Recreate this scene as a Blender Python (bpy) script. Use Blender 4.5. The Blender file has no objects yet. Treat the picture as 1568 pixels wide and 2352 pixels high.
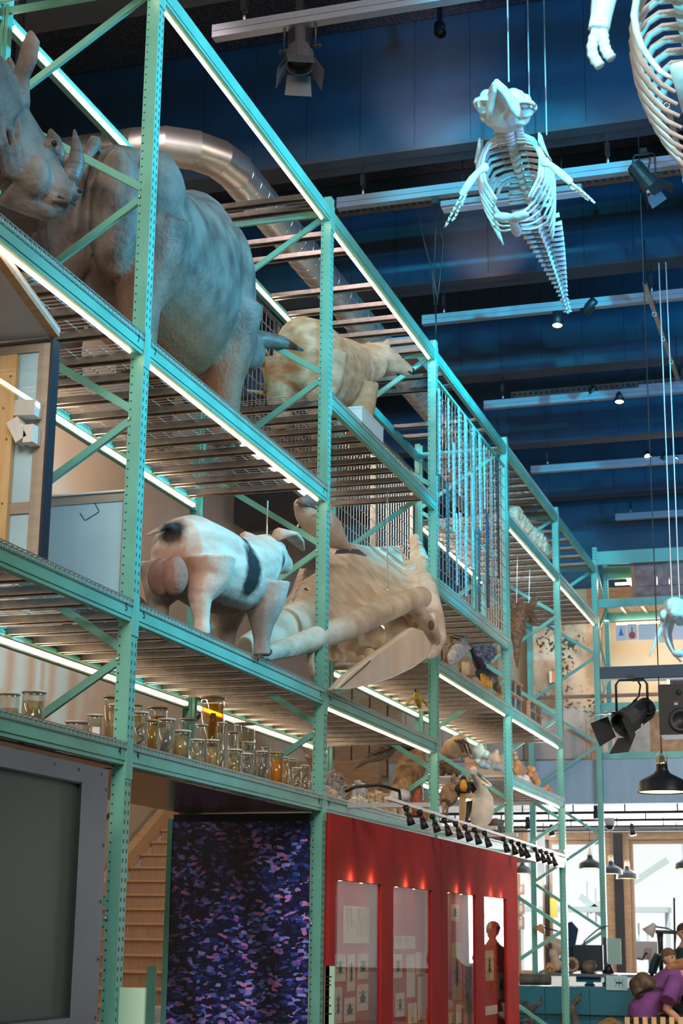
import bpy, bmesh, math, random
from mathutils import Vector, Matrix, Euler
random.seed(7)
pi = math.pi
S = bpy.context.scene
COL = S.collection
D = bpy.data

# ------------------------------------------------------------------ camera
F_PX, CAM = 3741.85, Vector((3.73283, 0.0, 1.6))
AX_R = Vector((0.95356093, 0.30097274, 0.01170296))
AX_U = Vector((0.06470503, -0.24264038, 0.96795604))
AX_F = Vector((-0.29416799, 0.92224783, 0.25084684))
cam_d = D.cameras.new('camera')
cam = D.objects.new('camera', cam_d)
COL.objects.link(cam)
cam_d.sensor_fit = 'HORIZONTAL'
cam_d.sensor_width = 36.0
cam_d.lens = F_PX / 1568 * 36.0
cam_d.clip_end = 200
m3 = Matrix((AX_R, AX_U, -AX_F)).transposed()
cam.matrix_world = Matrix.Translation(CAM) @ m3.to_4x4()
cam_d.dof.use_dof = True
cam_d.dof.focus_distance = 11.0
cam_d.dof.aperture_fstop = 6.3
S.camera = cam

# ------------------------------------------------------------------ exposure, sky, lamps
S.view_settings.view_transform = 'Standard'
S.view_settings.look = 'None'
S.view_settings.exposure = 0.15
S.view_settings.gamma = 1.0
S.view_settings.use_curve_mapping = False
try:
    S.cycles.use_denoising = True
    S.cycles.max_bounces = 8
    S.cycles.transparent_max_bounces = 12
    S.cycles.caustics_reflective = False
    S.cycles.caustics_refractive = False
    S.cycles.sample_clamp_indirect = 4.0
except Exception:
    pass
W = D.worlds.new('sky'); S.world = W; W.use_nodes = True
wn = W.node_tree.nodes; wl_ = W.node_tree.links
bg = wn['Background']
sky = wn.new('ShaderNodeTexSky'); sky.sky_type = 'HOSEK_WILKIE'; sky.turbidity = 4
sky.sun_direction = (0.3, 0.6, 0.7)
wl_.new(sky.outputs[0], bg.inputs[0])
bg.inputs[1].default_value = 3.0
sun = D.lights.new('sun', 'SUN'); sun.energy = 4.3; sun.angle = .02; sun.color = (1, .97, .92)
so = D.objects.new('sun', sun); COL.objects.link(so); so.rotation_euler = (math.radians(38), 0, math.radians(18))

def look(loc, tgt):
    return (Vector(tgt) - Vector(loc)).to_track_quat('-Z', 'Y').to_euler()
def spot(name, loc, tgt, energy, color, angle, blend=0.5, size=0.1):
    l = D.lights.new(name, 'SPOT'); l.energy = energy; l.color = color
    l.spot_size = math.radians(angle); l.spot_blend = blend; l.shadow_soft_size = size
    o = D.objects.new(name, l); o.location = loc; o.rotation_euler = look(loc, tgt); COL.objects.link(o)
def area(name, loc, tgt, energy, color, sx, sy):
    l = D.lights.new(name, 'AREA'); l.energy = energy; l.color = color; l.shape = 'RECTANGLE'
    l.size = sx; l.size_y = sy
    o = D.objects.new(name, l); o.location = loc; o.rotation_euler = look(loc, tgt); COL.objects.link(o)
CYAN = (0.0, 0.62, 1.0)
# stage spots of the hall (they hang among the ceiling beams to the right of and behind the camera)
spot('stage_spot', (9.5, 10.5, 8.6), (-0.2, 9.3, 5.7), 8500, CYAN, 36, 0.8, 0.15)
spot('stage_spot', (9.5, 15.5, 8.6), (0.0, 15.6, 6.3), 9500, CYAN, 20, 0.8, 0.15)
spot('stage_spot', (4.6, 1.0, 7.9), (1.2, 13.0, 7.9), 14000, (0.0, 0.74, 1.0), 13, 0.5, 0.1)
spot('stage_spot', (4.6, -1.0, 5.0), (2.6, 6.8, 6.1), 3500, (0.0, 0.72, 1.0), 20, 0.5, 0.1)
spot('stage_spot', (7.5, 8.0, 7.5), (2.05, 16.0, 4.6), 5000, (0.0, 0.72, 1.0), 7, 0.3, 0.1)
spot('blue_flood', (9.0, 4.0, 5.5), (5.0, 15.5, 9.8), 9000, (0.0, 0.34, 0.80), 70, 0.9, 0.5)
spot('blue_flood', (9.0, 13.0, 5.5), (4.5, 23.0, 10.3), 6000, (0.0, 0.34, 0.80), 52, 0.9, 0.5)
for x, y in ((0.15, 12.75), (-0.05, 16.0)):
    spot('track_spot', (x + .1, y + .35, 8.75), (x + .05, y + 1.15, 9.45), 60, (1.0, 0.58, 0.55), 75, 0.9, 0.05)
spot('track_spot', (-1.2, 9.6, 8.6), (-1.0, 11.4, 8.0), 120, (1.0, 0.8, 0.8), 60, 0.9, 0.05)
spot('warm_spot', (6.5, 10.0, 8.2), (0.3, 14.0, 4.2), 420, (1.0, 0.72, 0.42), 22, 0.8, 0.1)
spot('warm_spot', (5.0, 12.0, 5.5), (2.0, 27.0, 4.9), 1300, (1.0, 0.8, 0.55), 16, 0.5, 0.05)
area('hall_fill', (2.6, -5.0, 8.0), (0.0, 10.0, 4.5), 900, (1.0, 0.84, 0.66), 4.0, 2.0)  # added soft fill from behind the camera, not a fitting of the hall
area('hall_fill', (6.0, -3.0, 8.5), (0.0, 12.0, 2.6), 620, (0.95, 0.93, 0.90), 4.0, 3.0)  # added overall fill, stands for no particular lamp
area('hall_fill', (7.5, 10.0, 8.5), (0.5, 16.0, 3.0), 260, (1.0, 0.84, 0.70), 4.0, 3.0)  # added fill from the right-hand side of the hall
area('stair_lamp', (-2.6, 15.0, 7.6), (-5.2, 17.5, 2.5), 200, (1.0, 0.78, 0.6), 3.0, 3.0)
area('stair_lamp', (-2.4, 12.0, 4.4), (-5.2, 14.5, 3.0), 50, (1.0, 0.78, 0.6), 2.0, 4.0)
area('daylight', (0.6, 31.2, 2.2), (0.4, 22.0, 1.6), 700, (0.92, 0.96, 1.0), 6.0, 2.2)
area('hall_fill', (3.5, 17.5, 3.4), (0.2, 24.0, 0.9), 120, (1.0, 0.9, 0.8), 2.0, 1.0)  # added front fill for the backlit desks
area('upper_floor_lamp', (0.5, 26.4, 6.7), (0.2, 28.0, 4.5), 45, (1.0, 0.85, 0.65), 4.0, 0.4)

# ------------------------------------------------------------------ helpers
def ray(px, py):
    return AX_F + AX_R * ((px - 784) / F_PX) - AX_U * ((py - 1176) / F_PX)
def at(px, py, **k):
    """the point of the hall on the plane X=, Y= or Z= that the photograph shows at a pixel"""
    (a, v), = k.items()
    i = 'XYZ'.index(a); d = ray(px, py)
    return CAM + d * ((v - CAM[i]) / d[i])
def scl(P):
    return (Vector(P) - CAM).dot(AX_F) / F_PX      # metres per pixel at a point

_mats = {}
def mat(name, col, rough=0.5, metal=0.0, var=0.0, scale=4.0, col2=None, bump=0.0, bscale=None, stretch=(1, 1, 1), spec=0.5,
        emit=None, estr=0.0, alpha=1.0, trans=0.0, ior=1.45, detail=4.0, ramp=(0.35, 0.65)):
    if name in _mats: return _mats[name]
    m = D.materials.new(name); m.use_nodes = True
    nt = m.node_tree; n = nt.nodes; l = nt.links; b = n['Principled BSDF']
    b.inputs['Base Color'].default_value = (*col, 1)
    b.inputs['Roughness'].default_value = rough; b.inputs['Metallic'].default_value = metal
    b.inputs['Specular IOR Level'].default_value = spec
    b.inputs['Transmission Weight'].default_value = trans; b.inputs['IOR'].default_value = ior
    b.inputs['Alpha'].default_value = alpha
    if emit:
        b.inputs['Emission Color'].default_value = (*emit, 1); b.inputs['Emission Strength'].default_value = estr
    if var > 0 or col2 or bump > 0:
        tc = n.new('ShaderNodeTexCoord'); mp = n.new('ShaderNodeMapping'); mp.inputs['Scale'].default_value = stretch
        l.new(tc.outputs['Object'], mp.inputs['Vector'])
        nz = n.new('ShaderNodeTexNoise'); nz.inputs['Scale'].default_value = scale; nz.inputs['Detail'].default_value = detail
        l.new(mp.outputs[0], nz.inputs['Vector'])
        if var > 0 or col2:
            cr = n.new('ShaderNodeValToRGB'); l.new(nz.outputs['Fac'], cr.inputs[0])
            c2 = col2 or tuple(min(1, c * (1 + var)) for c in col)
            c1 = col if col2 else tuple(c * (1 - var) for c in col)
            cr.color_ramp.elements[0].position = ramp[0]; cr.color_ramp.elements[1].position = ramp[1]
            cr.color_ramp.elements[0].color = (*c1, 1); cr.color_ramp.elements[1].color = (*c2, 1)
            l.new(cr.outputs[0], b.inputs['Base Color'])
        if bump > 0:
            nb = nz
            if bscale:
                nb = n.new('ShaderNodeTexNoise'); nb.inputs['Scale'].default_value = bscale; nb.inputs['Detail'].default_value = 5
                l.new(mp.outputs[0], nb.inputs['Vector'])
            bp = n.new('ShaderNodeBump'); bp.inputs['Strength'].default_value = bump; bp.inputs['Distance'].default_value = 0.02
            l.new(nb.outputs['Fac'], bp.inputs['Height']); l.new(bp.outputs[0], b.inputs['Normal'])
    _mats[name] = m
    return m

class G:
    """collects faces for ONE mesh object"""
    def __init__(s): s.v = []; s.f = []
    def quadbox(s, c8):
        n = len(s.v); s.v += [tuple(p) for p in c8]
        s.f += [tuple(n + i for i in q) for q in ((0, 3, 2, 1), (4, 5, 6, 7), (0, 1, 5, 4), (1, 2, 6, 5), (2, 3, 7, 6), (3, 0, 4, 7))]
        return s
    def box(s, x0, x1, y0, y1, z0, z1):
        return s.quadbox(((x0, y0, z0), (x1, y0, z0), (x1, y1, z0), (x0, y1, z0), (x0, y0, z1), (x1, y0, z1), (x1, y1, z1), (x0, y1, z1)))
    def bar(s, p, q, w, h, up=(0, 0, 1)):
        p = Vector(p); q = Vector(q); d = (q - p).normalized(); u = Vector(up)
        if abs(d.dot(u)) > .98: u = Vector((0, 1, 0))
        a = d.cross(u).normalized(); b = a.cross(d)
        a = a * w / 2; b = b * h / 2
        return s.quadbox((p - a - b, p + a - b, q + a - b, q - a - b, p - a + b, p + a + b, q + a + b, q - a + b))
    def wire(s, p, q, w):
        p = Vector(p); q = Vector(q); d = (q - p).normalized(); u = Vector((0, 0, 1)) if abs(d.z) < .9 else Vector((0, 1, 0))
        a = d.cross(u).normalized() * w / 2; b = a.cross(d).normalized() * w / 2
        n = len(s.v)
        s.v += [tuple(x) for x in (p - a - b, p + a - b, p + a + b, p - a + b, q - a - b, q + a - b, q + a + b, q - a + b)]
        s.f += [(n, n + 1, n + 5, n + 4), (n + 1, n + 2, n + 6, n + 5), (n + 2, n + 3, n + 7, n + 6), (n + 3, n, n + 4, n + 7)]
        return s
    def tube(s, pts, r, n=10, cap=True, flat=1.0, up=None):
        pts = [Vector(p) for p in pts]; k = len(pts)
        rs = r if isinstance(r, (list, tuple)) else [r] * k
        base = len(s.v); pu = None
        for i, p in enumerate(pts):
            d = (pts[min(i + 1, k - 1)] - pts[max(i - 1, 0)])
            d = d.normalized() if d.length > 1e-9 else Vector((0, 0, 1))
            if pu is None:
                u = Vector(up) if up else (Vector((0, 0, 1)) if abs(d.z) < .9 else Vector((0, 1, 0)))
            else: u = pu
            a = d.cross(u)
            if a.length < 1e-6: a = d.cross(Vector((1, 0, 0)))
            a.normalize(); b = a.cross(d).normalized(); pu = b
            ra, rb = rs[i] if isinstance(rs[i], (list, tuple)) else (rs[i], rs[i] * flat)
            for j in range(n):
                t = 2 * pi * j / n
                s.v.append(tuple(p + a * (ra * math.cos(t)) + b * (rb * math.sin(t))))
        for i in range(k - 1):
            for j in range(n):
                j2 = (j + 1) % n
                s.f.append((base + i * n + j, base + i * n + j2, base + (i + 1) * n + j2, base + (i + 1) * n + j))
        if cap:
            s.f.append(tuple(base + j for j in range(n))[::-1]); s.f.append(tuple(base + (k - 1) * n + j for j in range(n)))
        return s
    def lathe(s, prof, c=(0, 0, 0), n=20, close=False):
        base = len(s.v); k = len(prof)
        for r, z in prof:
            for j in range(n):
                t = 2 * pi * j / n; s.v.append((c[0] + r * math.cos(t), c[1] + r * math.sin(t), c[2] + z))
        for i in range(k - 1 + (1 if close else 0)):
            i2 = (i + 1) % k
            for j in range(n):
                j2 = (j + 1) % n
                s.f.append((base + i * n + j, base + i * n + j2, base + i2 * n + j2, base + i2 * n + j))
        if not close:
            if prof[0][0] > 1e-5: s.f.append(tuple(base + j for j in range(n))[::-1])
            if prof[-1][0] > 1e-5: s.f.append(tuple(base + (k - 1) * n + j for j in range(n)))
        return s
    def ell(s, c, r, rot=None, nu=12, nv=8):
        c = Vector(c); r = (r, r, r) if not isinstance(r, (list, tuple)) else r
        R = Euler(rot).to_matrix() if rot else Matrix.Identity(3)
        base = len(s.v)
        for i in range(1, nv):
            ph = pi * i / nv
            for j in range(nu):
                t = 2 * pi * j / nu
                s.v.append(tuple(c + R @ Vector((r[0] * math.sin(ph) * math.cos(t), r[1] * math.sin(ph) * math.sin(t), r[2] * math.cos(ph)))))
        top = len(s.v); s.v.append(tuple(c + R @ Vector((0, 0, r[2])))); bot = len(s.v); s.v.append(tuple(c - R @ Vector((0, 0, r[2]))))
        for i in range(nv - 2):
            for j in range(nu):
                j2 = (j + 1) % nu
                s.f.append((base + i * nu + j, base + (i + 1) * nu + j, base + (i + 1) * nu + j2, base + i * nu + j2))
        for j in range(nu):
            j2 = (j + 1) % nu
            s.f.append((top, base + j, base + j2)); s.f.append((bot, base + (nv - 2) * nu + j2, base + (nv - 2) * nu + j))
        return s
    def plate(s, poly, nrm):
        """a polygon (list of points) given thickness along nrm"""
        nrm = Vector(nrm); k = len(poly); base = len(s.v)
        s.v += [tuple(Vector(p)) for p in poly] + [tuple(Vector(p) + nrm) for p in poly]
        s.f.append(tuple(base + i for i in range(k))[::-1]); s.f.append(tuple(base + k + i for i in range(k)))
        for i in range(k):
            i2 = (i + 1) % k; s.f.append((base + i, base + i2, base + k + i2, base + k + i))
        return s
    def face(s, *pts):
        n = len(s.v); s.v += [tuple(p) for p in pts]; s.f.append(tuple(range(n, n + len(pts)))); return s
    def loft(s, rings, closed_ends=True):
        base = len(s.v); n = len(rings[0]); k = len(rings)
        for r in rings: s.v += [tuple(p) for p in r]
        for i in range(k - 1):
            for j in range(n):
                j2 = (j + 1) % n
                s.f.append((base + i * n + j, base + i * n + j2, base + (i + 1) * n + j2, base + (i + 1) * n + j))
        if closed_ends:
            s.f.append(tuple(base + j for j in range(n))[::-1]); s.f.append(tuple(base + (k - 1) * n + j for j in range(n)))
        return s

def wpos(o):
    p = Vector((0, 0, 0))
    while o is not None:
        p += o.location; o = o.parent
    return p
def turned(o):
    while o is not None:
        if any(abs(a) > 1e-6 for a in o.rotation_euler) or any(abs(a - 1) > 1e-6 for a in o.scale): return True
        o = o.parent
    return False
def wmat(o):
    m = Matrix.LocRotScale(o.location, o.rotation_euler, o.scale)
    return (wmat(o.parent) @ o.matrix_parent_inverse @ m) if o.parent is not None else m
def mesh(name, g, m, smooth=False):
    me = D.meshes.new(name); me.from_pydata(g.v, [], g.f); me.update()
    if m: me.materials.append(m)
    if smooth:
        me.polygons.foreach_set('use_smooth', [True] * len(me.polygons))
    return me
def obj(name, g, m, parent=None, smooth=False, local=False, kind=None):
    """links the collected faces as one object; world coordinates unless local"""
    me = g if isinstance(g, bpy.types.Mesh) else mesh(name, g, m, smooth)
    o = D.objects.new(name, me); COL.objects.link(o)
    if parent is not None:
        o.parent = parent
        if not local:
            if turned(parent): o.matrix_parent_inverse = wmat(parent).inverted()
            else: o.location = -wpos(parent)
    if kind: o['kind'] = kind
    return o
def tag(o, label, cat=None, group=None, kind=None):
    o['label'] = label
    if cat: o['category'] = cat
    if group: o['group'] = group
    if kind: o['kind'] = kind
    return o
def thing(name, label, cat, loc=(0, 0, 0), rz=0.0, group=None):
    o = D.objects.new(name, None); COL.objects.link(o); o.location = loc; o.rotation_euler = (0, 0, rz)
    o.empty_display_size = .1
    return tag(o, label, cat, group)
def struct(name, g, m, label, parent=None, smooth=False):
    o = obj(name, g, m, parent, smooth)
    if parent is None: o['kind'] = 'structure'
    if label: o['label'] = label
    return o
def dup(o, loc=None, rz=None, label=None, parent=None):
    c = o.copy(); COL.objects.link(c)
    if parent is not None: c.parent = parent
    if loc is not None: c.location = loc
    if rz is not None: c.rotation_euler = (0, 0, rz)
    if label: c['label'] = label
    for ch in list(o.children): dup(ch, parent=c)
    return c
def remesh(name, g, m, voxel=0.02, smooth=6, fac=0.6):
    """fuses overlapping closed shapes into one continuous skin"""
    o = D.objects.new('tmp', mesh('tmp', g, None)); COL.objects.link(o)
    r = o.modifiers.new('r', 'REMESH'); r.mode = 'VOXEL'; r.voxel_size = voxel
    s = o.modifiers.new('s', 'SMOOTH'); s.factor = fac; s.iterations = smooth
    dg = bpy.context.evaluated_depsgraph_get()
    me = D.meshes.new_from_object(o.evaluated_get(dg)); me.name = name
    D.objects.remove(o)
    me.materials.clear(); me.materials.append(m)
    me.polygons.foreach_set('use_smooth', [True] * len(me.polygons))
    return me
def text(name, body, size, loc, rot, m, parent=None, ext=0.0008):
    c = D.curves.new(name, 'FONT'); c.body = body; c.size = size; c.extrude = ext; c.align_x = 'CENTER'; c.align_y = 'CENTER'
    t = D.objects.new('tmp', c); COL.objects.link(t)
    dg = bpy.context.evaluated_depsgraph_get(); me = D.meshes.new_from_object(t.evaluated_get(dg)); D.objects.remove(t)
    me.materials.clear(); me.materials.append(m)
    o = D.objects.new(name, me); COL.objects.link(o); o.rotation_euler = rot
    if parent is not None: o.parent = parent; o.location = Vector(loc) - wpos(parent)
    else: o.location = loc
    return o

# ------------------------------------------------------------------ materials
M_RACK = mat('rack_green', (0.14, 0.42, 0.35), 0.38, 0.0, var=0.10, scale=3, spec=0.5)
M_SLOT = mat('slot_dark', (0.01, 0.03, 0.03), 0.8)
M_GALV = mat('galvanised', (0.27, 0.24, 0.22), 0.36, 0.9, var=0.18, scale=14)
M_WIRE = mat('wire_steel', (0.55, 0.55, 0.55), 0.35, 0.85)
M_LED = mat('led', (1, 1, 1), 0.5, emit=(1.0, 0.74, 0.48), estr=24)
M_LEDF = mat('led_soft', (1, 1, 1), 0.5, emit=(1.0, 0.74, 0.48), estr=26)
M_BLACK = mat('black_metal', (0.012, 0.014, 0.018), 0.45)
M_INK = mat('ink', (0.01, 0.012, 0.015), 0.6)
M_BOLT = mat('bolt', (0.75, 0.75, 0.75), 0.3, 0.9)
M_BEAM = mat('dark_panel', (0.032, 0.068, 0.105), 0.55, 0.0, var=0.12, scale=2.2, spec=0.3)
M_SOFF = mat('dark_soffit', (0.05, 0.062, 0.08), 0.6, spec=0.25)
M_CEIL = mat('speckled_ceiling', (0.012, 0.018, 0.03), 0.9, var=0.0, col2=(0.06, 0.08, 0.11), scale=60, ramp=(0.45, 0.7))
M_RAIL = mat('grey_rail', (0.26, 0.27, 0.32), 0.45, 0.3)
M_BEIGE = mat('beige_plaster', (0.42, 0.34, 0.27), 0.85, var=0.05, scale=1.5)
M_CREAM = mat('cream_plaster', (0.62, 0.50, 0.34), 0.85, var=0.04, scale=1.5)
M_WOOD = mat('oak', (0.30, 0.17, 0.09), 0.55, var=0.0, col2=(0.42, 0.26, 0.15), scale=6, stretch=(1, 1, 9))
M_WOODH = mat('oak_lying', (0.33, 0.20, 0.115), 0.55, col2=(0.45, 0.29, 0.17), scale=6, stretch=(1, 9, 9))
M_PINE = mat('pine', (0.62, 0.38, 0.17), 0.5, col2=(0.72, 0.48, 0.25), scale=5, stretch=(6, 6, 1))
M_GLASS = mat('clear_glass', (0.95, 0.98, 0.97), 0.02, trans=1.0, ior=1.02)
M_FLOOR = mat('concrete_floor', (0.24, 0.23, 0.22), 0.35, var=0.12, scale=2)
M_FASC = mat('blue_grey_fascia', (0.30, 0.43, 0.52), 0.6, var=0.10, scale=1.3, stretch=(2.5, 1, .3))
M_WHITE = mat('white_paint', (0.75, 0.75, 0.74), 0.6)

# ------------------------------------------------------------------ the hall
XL, XR, YF, YB, ZC = -5.2, 11.0, -9.0, 31.5, 10.36
struct('floor', G().box(XL - .2, XR + .2, YF, 31.75, -.2, 0), M_FLOOR, 'grey polished concrete floor of the hall')
struct('ceiling', G().box(XL - .2, XR + .2, YF, 31.75, ZC, ZC + .2), M_CEIL, 'dark speckled acoustic ceiling between the deep beams')
struct('wall_left', G().box(XL - .2, XL, YF, 31.75, 0, ZC), M_BEIGE, 'beige plaster wall behind the storage rack and the stairs')
struct('wall_right', G().box(XR, XR + .2, YF, 31.75, 0, ZC), M_SOFF, 'dark side wall of the hall')
struct('wall_front', G().box(XL, XR, YF - .2, YF, 0, ZC), M_SOFF, 'dark wall at the near end of the hall')
pan_me = mesh('panel', G().box(.002, .553, 0, .03, 0, 1.35), M_BEAM)
for k in range(7):
    y = 10.63 + 3.275 * k
    b = struct('trim_%d' % (k + 1), G().box(XL, XR, y + .03, y + .34, 9.0, ZC), M_SOFF,
               ['deep dark blue ceiling beam %s' % t for t in ('nearest, above the theatre lamp', 'behind the long whale skeleton', 'behind the tail of the whale skeleton',
                'above the lit round spotlight', 'above the two lit downlights', 'second from the far end', 'at the far end')][k])
    for i in range(31):
        p = D.objects.new('panel', pan_me); COL.objects.link(p); p.parent = b; p.location = (XL + .2 + .555 * i, y, 9.0)
    obj('lower_edge', G().box(XL, XR, y - .005, y + .16, 8.955, 8.999).box(XL, XR, y + .17, y + .35, 8.965, 8.999), M_SOFF, b)

# ------------------------------------------------------------------ storage rack
BY = [4.695 + 3.36 * i for i in range(7)]        # far face of each upright frame
DEP = 1.115
def zig():
    out = []
    zf = [7.16 - 1.365 * i for i in range(6)]
    return zf
def make_frame():
    t = thing('rack_upright', '', 'rack frame', (0, 0, 0))
    g = G().box(-.06, 0, -.08, 0, 0, 7.29).box(-.085, -.0605, -.068, -.012, 0, 7.27)
    post = obj('post', g, M_RACK, t)
    s = G()
    for i in range(143):
        z = .1 + .05 * i
        s.box(-.0005, .0008, -.066, -.057, z, z + .022).box(-.0005, .0008, -.024, -.015, z, z + .022)
        s.box(-.077, -.068, -.0688, -.0675, z, z + .009)
    sl = obj('slots', s, M_SLOT, post, kind='stuff')
    foot = obj('foot_plate', G().box(-.1, .02, -.1, .02, 0, .008), M_RACK, t)
    p2 = dup(post, parent=t); p2.location = (-DEP, 0, 0); p2.rotation_euler = (0, 0, pi); p2.location = (-DEP - .0, -.08, 0)
    xf, xb = -.072, -DEP + .07
    zf = [7.16 - 1.365 * i for i in range(6)]
    def brace(p, q):
        p = Vector(p); q = Vector(q); d = (q - p).normalized(); u = Vector((0, 1, 0)).cross(d)
        g = G().bar(p, q, .004, .04, up=u)
        # open C profile: a web and two flanges
        for sg in (1, -1): g.bar(p + u * (.02 * sg) + Vector((0, .012, 0)), q + u * (.02 * sg) + Vector((0, .012, 0)), .026, .004, up=u)
        obj('brace', g, M_RACK, t)
    brace((xf, -.062, 7.16), (xb, -.062, 7.16))
    bolts = []
    for i, z in enumerate(zf):
        zb = z - .682
        brace((xf, -.055, z - .03), (xb, -.055, zb + .03))
        bolts += [(xf - .005, z - .02), (xb, zb)]
        if i < 5: brace((xb, -.055, zb - .03), (xf, -.055, z - 1.365 + .03))
    for x, z in bolts:
        obj('bolt', G().ell((x, -.075, z - .012), (.011, .008, .011), nu=8, nv=6), M_BOLT, t, True)
    return t
frame = make_frame()
FL = ['teal rack frame beyond the left edge beside the big screen', 'tall teal rack frame in front of the rhino body, first from the left',
      'teal rack frame between the bear and the whale skull, beside the crystal picture', 'teal rack frame right of the whale skull, at the mesh with the sawfish saws',
      'teal rack frame between the hung mesh and the otters', 'slim teal rack frame left of the relief map, fifth from the left', 'teal rack frame at the far end of the rack']
for i in range(7):
    f = frame if i == 0 else dup(frame)
    f.location = (0, BY[i], 0); f['label'] = FL[i]; f['group'] = 'upright frames of the storage rack'

L = 3.36 - .08
def beam_g(sg=1):
    """front beam seen along +X, local: y 0..L, top face edge at z 0"""
    def X(a, b): return (a, b) if sg > 0 else (-b, -a)
    g = G()
    g.box(*X(-.036, -.002), 0, L, -.09, 0).box(*X(-.05, -.036), 0, L, -.112, -.022).box(*X(-.036, -.008), 0, L, -.112, -.0905)
    return g
def conn_g(y0, y1, sg=1):
    def X(a, b): return (a, b) if sg > 0 else (-b, -a)
    g = G(); g.box(*X(.0005, .005), y0, y1, -.185, .035)
    return g
def deck_wires():
    g = G()
    n = 66
    for i in range(n + 1):
        y = .02 + (L - .04) * i / n
        g.wire((-DEP + .0, y, .006), (.003, y, .006), .0045)
        g.wire((.004, y, .008), (.004, y, -.03), .0045)
    for j in range(11):
        x = -DEP + .04 + j * .105
        g.wire((x, .01, .010), (x, L - .01, .010), .0045)
    g.wire((.006, 0, .006), (.006, L, .006), .0045); g.wire((.006, 0, -.026), (.006, L, -.026), .0045)
    return g
def bar_g():
    g = G()
    x0, x1 = -DEP + .045, -.045
    g.box(x0, x1, -.028, .028, -.004, -.0005).box(x0, x1, -.030, -.026, -.045, -.003).box(x0, x1, .026, .030, -.045, -.003)
    g.box(x0, x1, -.042, -.0305, -.045, -.041).box(x0, x1, .0305, .042, -.045, -.041)
    # flared ends that sit on the beams
    for sx, xx in ((1, x1), (-1, x0)):
        g.plate([(xx, -.03, -.045), (xx, .03, -.045), (xx + sx * .03, .045, -.001), (xx + sx * .03, -.045, -.001)], (0, 0, .003))
    return g
P_BEAM = mesh('front_beam', beam_g(), M_RACK); P_BEAMR = mesh('rear_beam', beam_g(-1), M_RACK)
P_CON = [mesh('connector', conn_g(-.042, .002), M_RACK), mesh('connector', conn_g(L - .002, L + .036), M_RACK)]
P_CONR = [mesh('connector', conn_g(-.042, .002, -1), M_RACK), mesh('connector', conn_g(L - .002, L + .036, -1), M_RACK)]
P_BAR = mesh('support_bar', bar_g(), M_GALV); P_WIRES = mesh('wire_deck', deck_wires(), M_WIRE)
P_LEDF = mesh('light_strip', G().box(-.062, -.053, .05, L - .06, -.1205, -.1125), M_LEDF)
P_LEDR = mesh('light_strip', G().box(-DEP + .052, -DEP + .062, .05, L - .06, -.096, -.072), M_LED)
P_HOUS = mesh('strip_housing', G().box(-DEP + .040, -DEP + .0515, .03, L - .03, -.108, -.058), M_GALV)
def inst(name, me, parent, loc=(0, 0, 0), rz=0):
    o = D.objects.new(name, me); COL.objects.link(o); o.parent = parent; o.location = loc; o.rotation_euler = (0, 0, rz); return o
def shelf(i, z, label, num=None, bars=10, deck=True, ledf=True, ledr=True):
    t = thing('rack_shelf', label, 'shelf', (0, BY[i], z), 0, 'shelf levels of the storage rack')
    for nm, me, cs, x in (('front_beam', P_BEAM, P_CON, 0), ('rear_beam', P_BEAMR, P_CONR, -DEP)):
        b = inst(nm, me, t, (x, 0, 0))
        for c in cs: inst('connector', c, b)
        if x == 0 and num:
            for yy in (.075, L - .075):
                text('level_number', num, .062, (.0, BY[i] + yy, z - .048), (pi / 2, 0, pi / 2), M_INK, b)
    if ledf: inst('light_strip', P_LEDF, t)
    if ledr:
        inst('strip_housing', P_HOUS, t); inst('light_strip', P_LEDR, t)
    ys = bars if isinstance(bars, (list, tuple)) else [L * (k + .5) / bars for k in range(bars)]
    for y in ys: inst('support_bar', P_BAR, t, (0, y, 0))
    if deck:
        w = inst('wire_deck', P_WIRES, t); w['kind'] = 'stuff'
    return t
ZT, Z7, Z5, Z4 = 7.19, 4.885, 3.345, 2.572
shelf(0, ZT, 'topmost rack shelf above the rhino head, with open wire deck', bars=9)
shelf(0, Z7, 'rack shelf under the rhino head, front beam marked 7', '7')
shelf(0, Z5, 'rack shelf under the pale framed panels, front beam marked 5', '5', ledf=False)
shelf(0, Z4, 'lowest rack shelf above the big screen, front beam marked 4', '4', ledf=False, ledr=False)
shelf(1, ZT, 'topmost rack level above the rhino back, beams and two bare cross bars', bars=[3.0, 3.18], deck=False)
shelf(1, Z7, 'rack shelf carrying the rhino body, front beam marked 7', '7')
shelf(1, Z5, 'rack shelf carrying the spotted pig, front beam marked 5', '5', ledf=False)
shelf(1, Z4, 'rack shelf full of specimen jars, front beam marked 4', '4', ledf=False, ledr=False, bars=4)
shelf(2, ZT, 'topmost rack level above the polar bear, bare bars and a wire deck', bars=[.35, .7, 1.5, 1.95, 2.3, 2.65, 2.95, 3.2], deck=False)
shelf(2, 5.663, 'rack shelf carrying the polar bear', ledf=False)
shelf(2, Z5, 'rack shelf under the whale skull, front beam marked 5', '5', ledf=True)
shelf(2, Z4, 'rack shelf carrying corals and the vulture above the red case', '4', ledf=False, ledr=False)
shelf(3, ZT, 'topmost rack level above the mesh hung with saws', bars=[.6, 1.0, 2.2, 2.6], deck=False, ledf=False, ledr=False)
shelf(3, 4.865, 'rack shelf below the mesh hung with sawfish saws', ledf=False)
shelf(3, 4.115, 'rack shelf carrying the heron and the dark crested birds')
shelf(3, Z4, 'rack shelf carrying the pelican', ledf=False, ledr=False)
shelf(4, ZT, 'topmost rack level with the mauve crate at its near end', bars=10, ledf=False, ledr=False)
shelf(4, 6.365, 'rack shelf heaped with pale rocks above the otters')
shelf(4, 4.115, 'rack shelf carrying the wooden crates with dark windows')
shelf(4, 3.345, 'rack shelf carrying sacks and brown cardboard boxes')
shelf(4, Z4, 'white-lit lowest rack shelf right of the red case', ledf=False, ledr=False)
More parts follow.
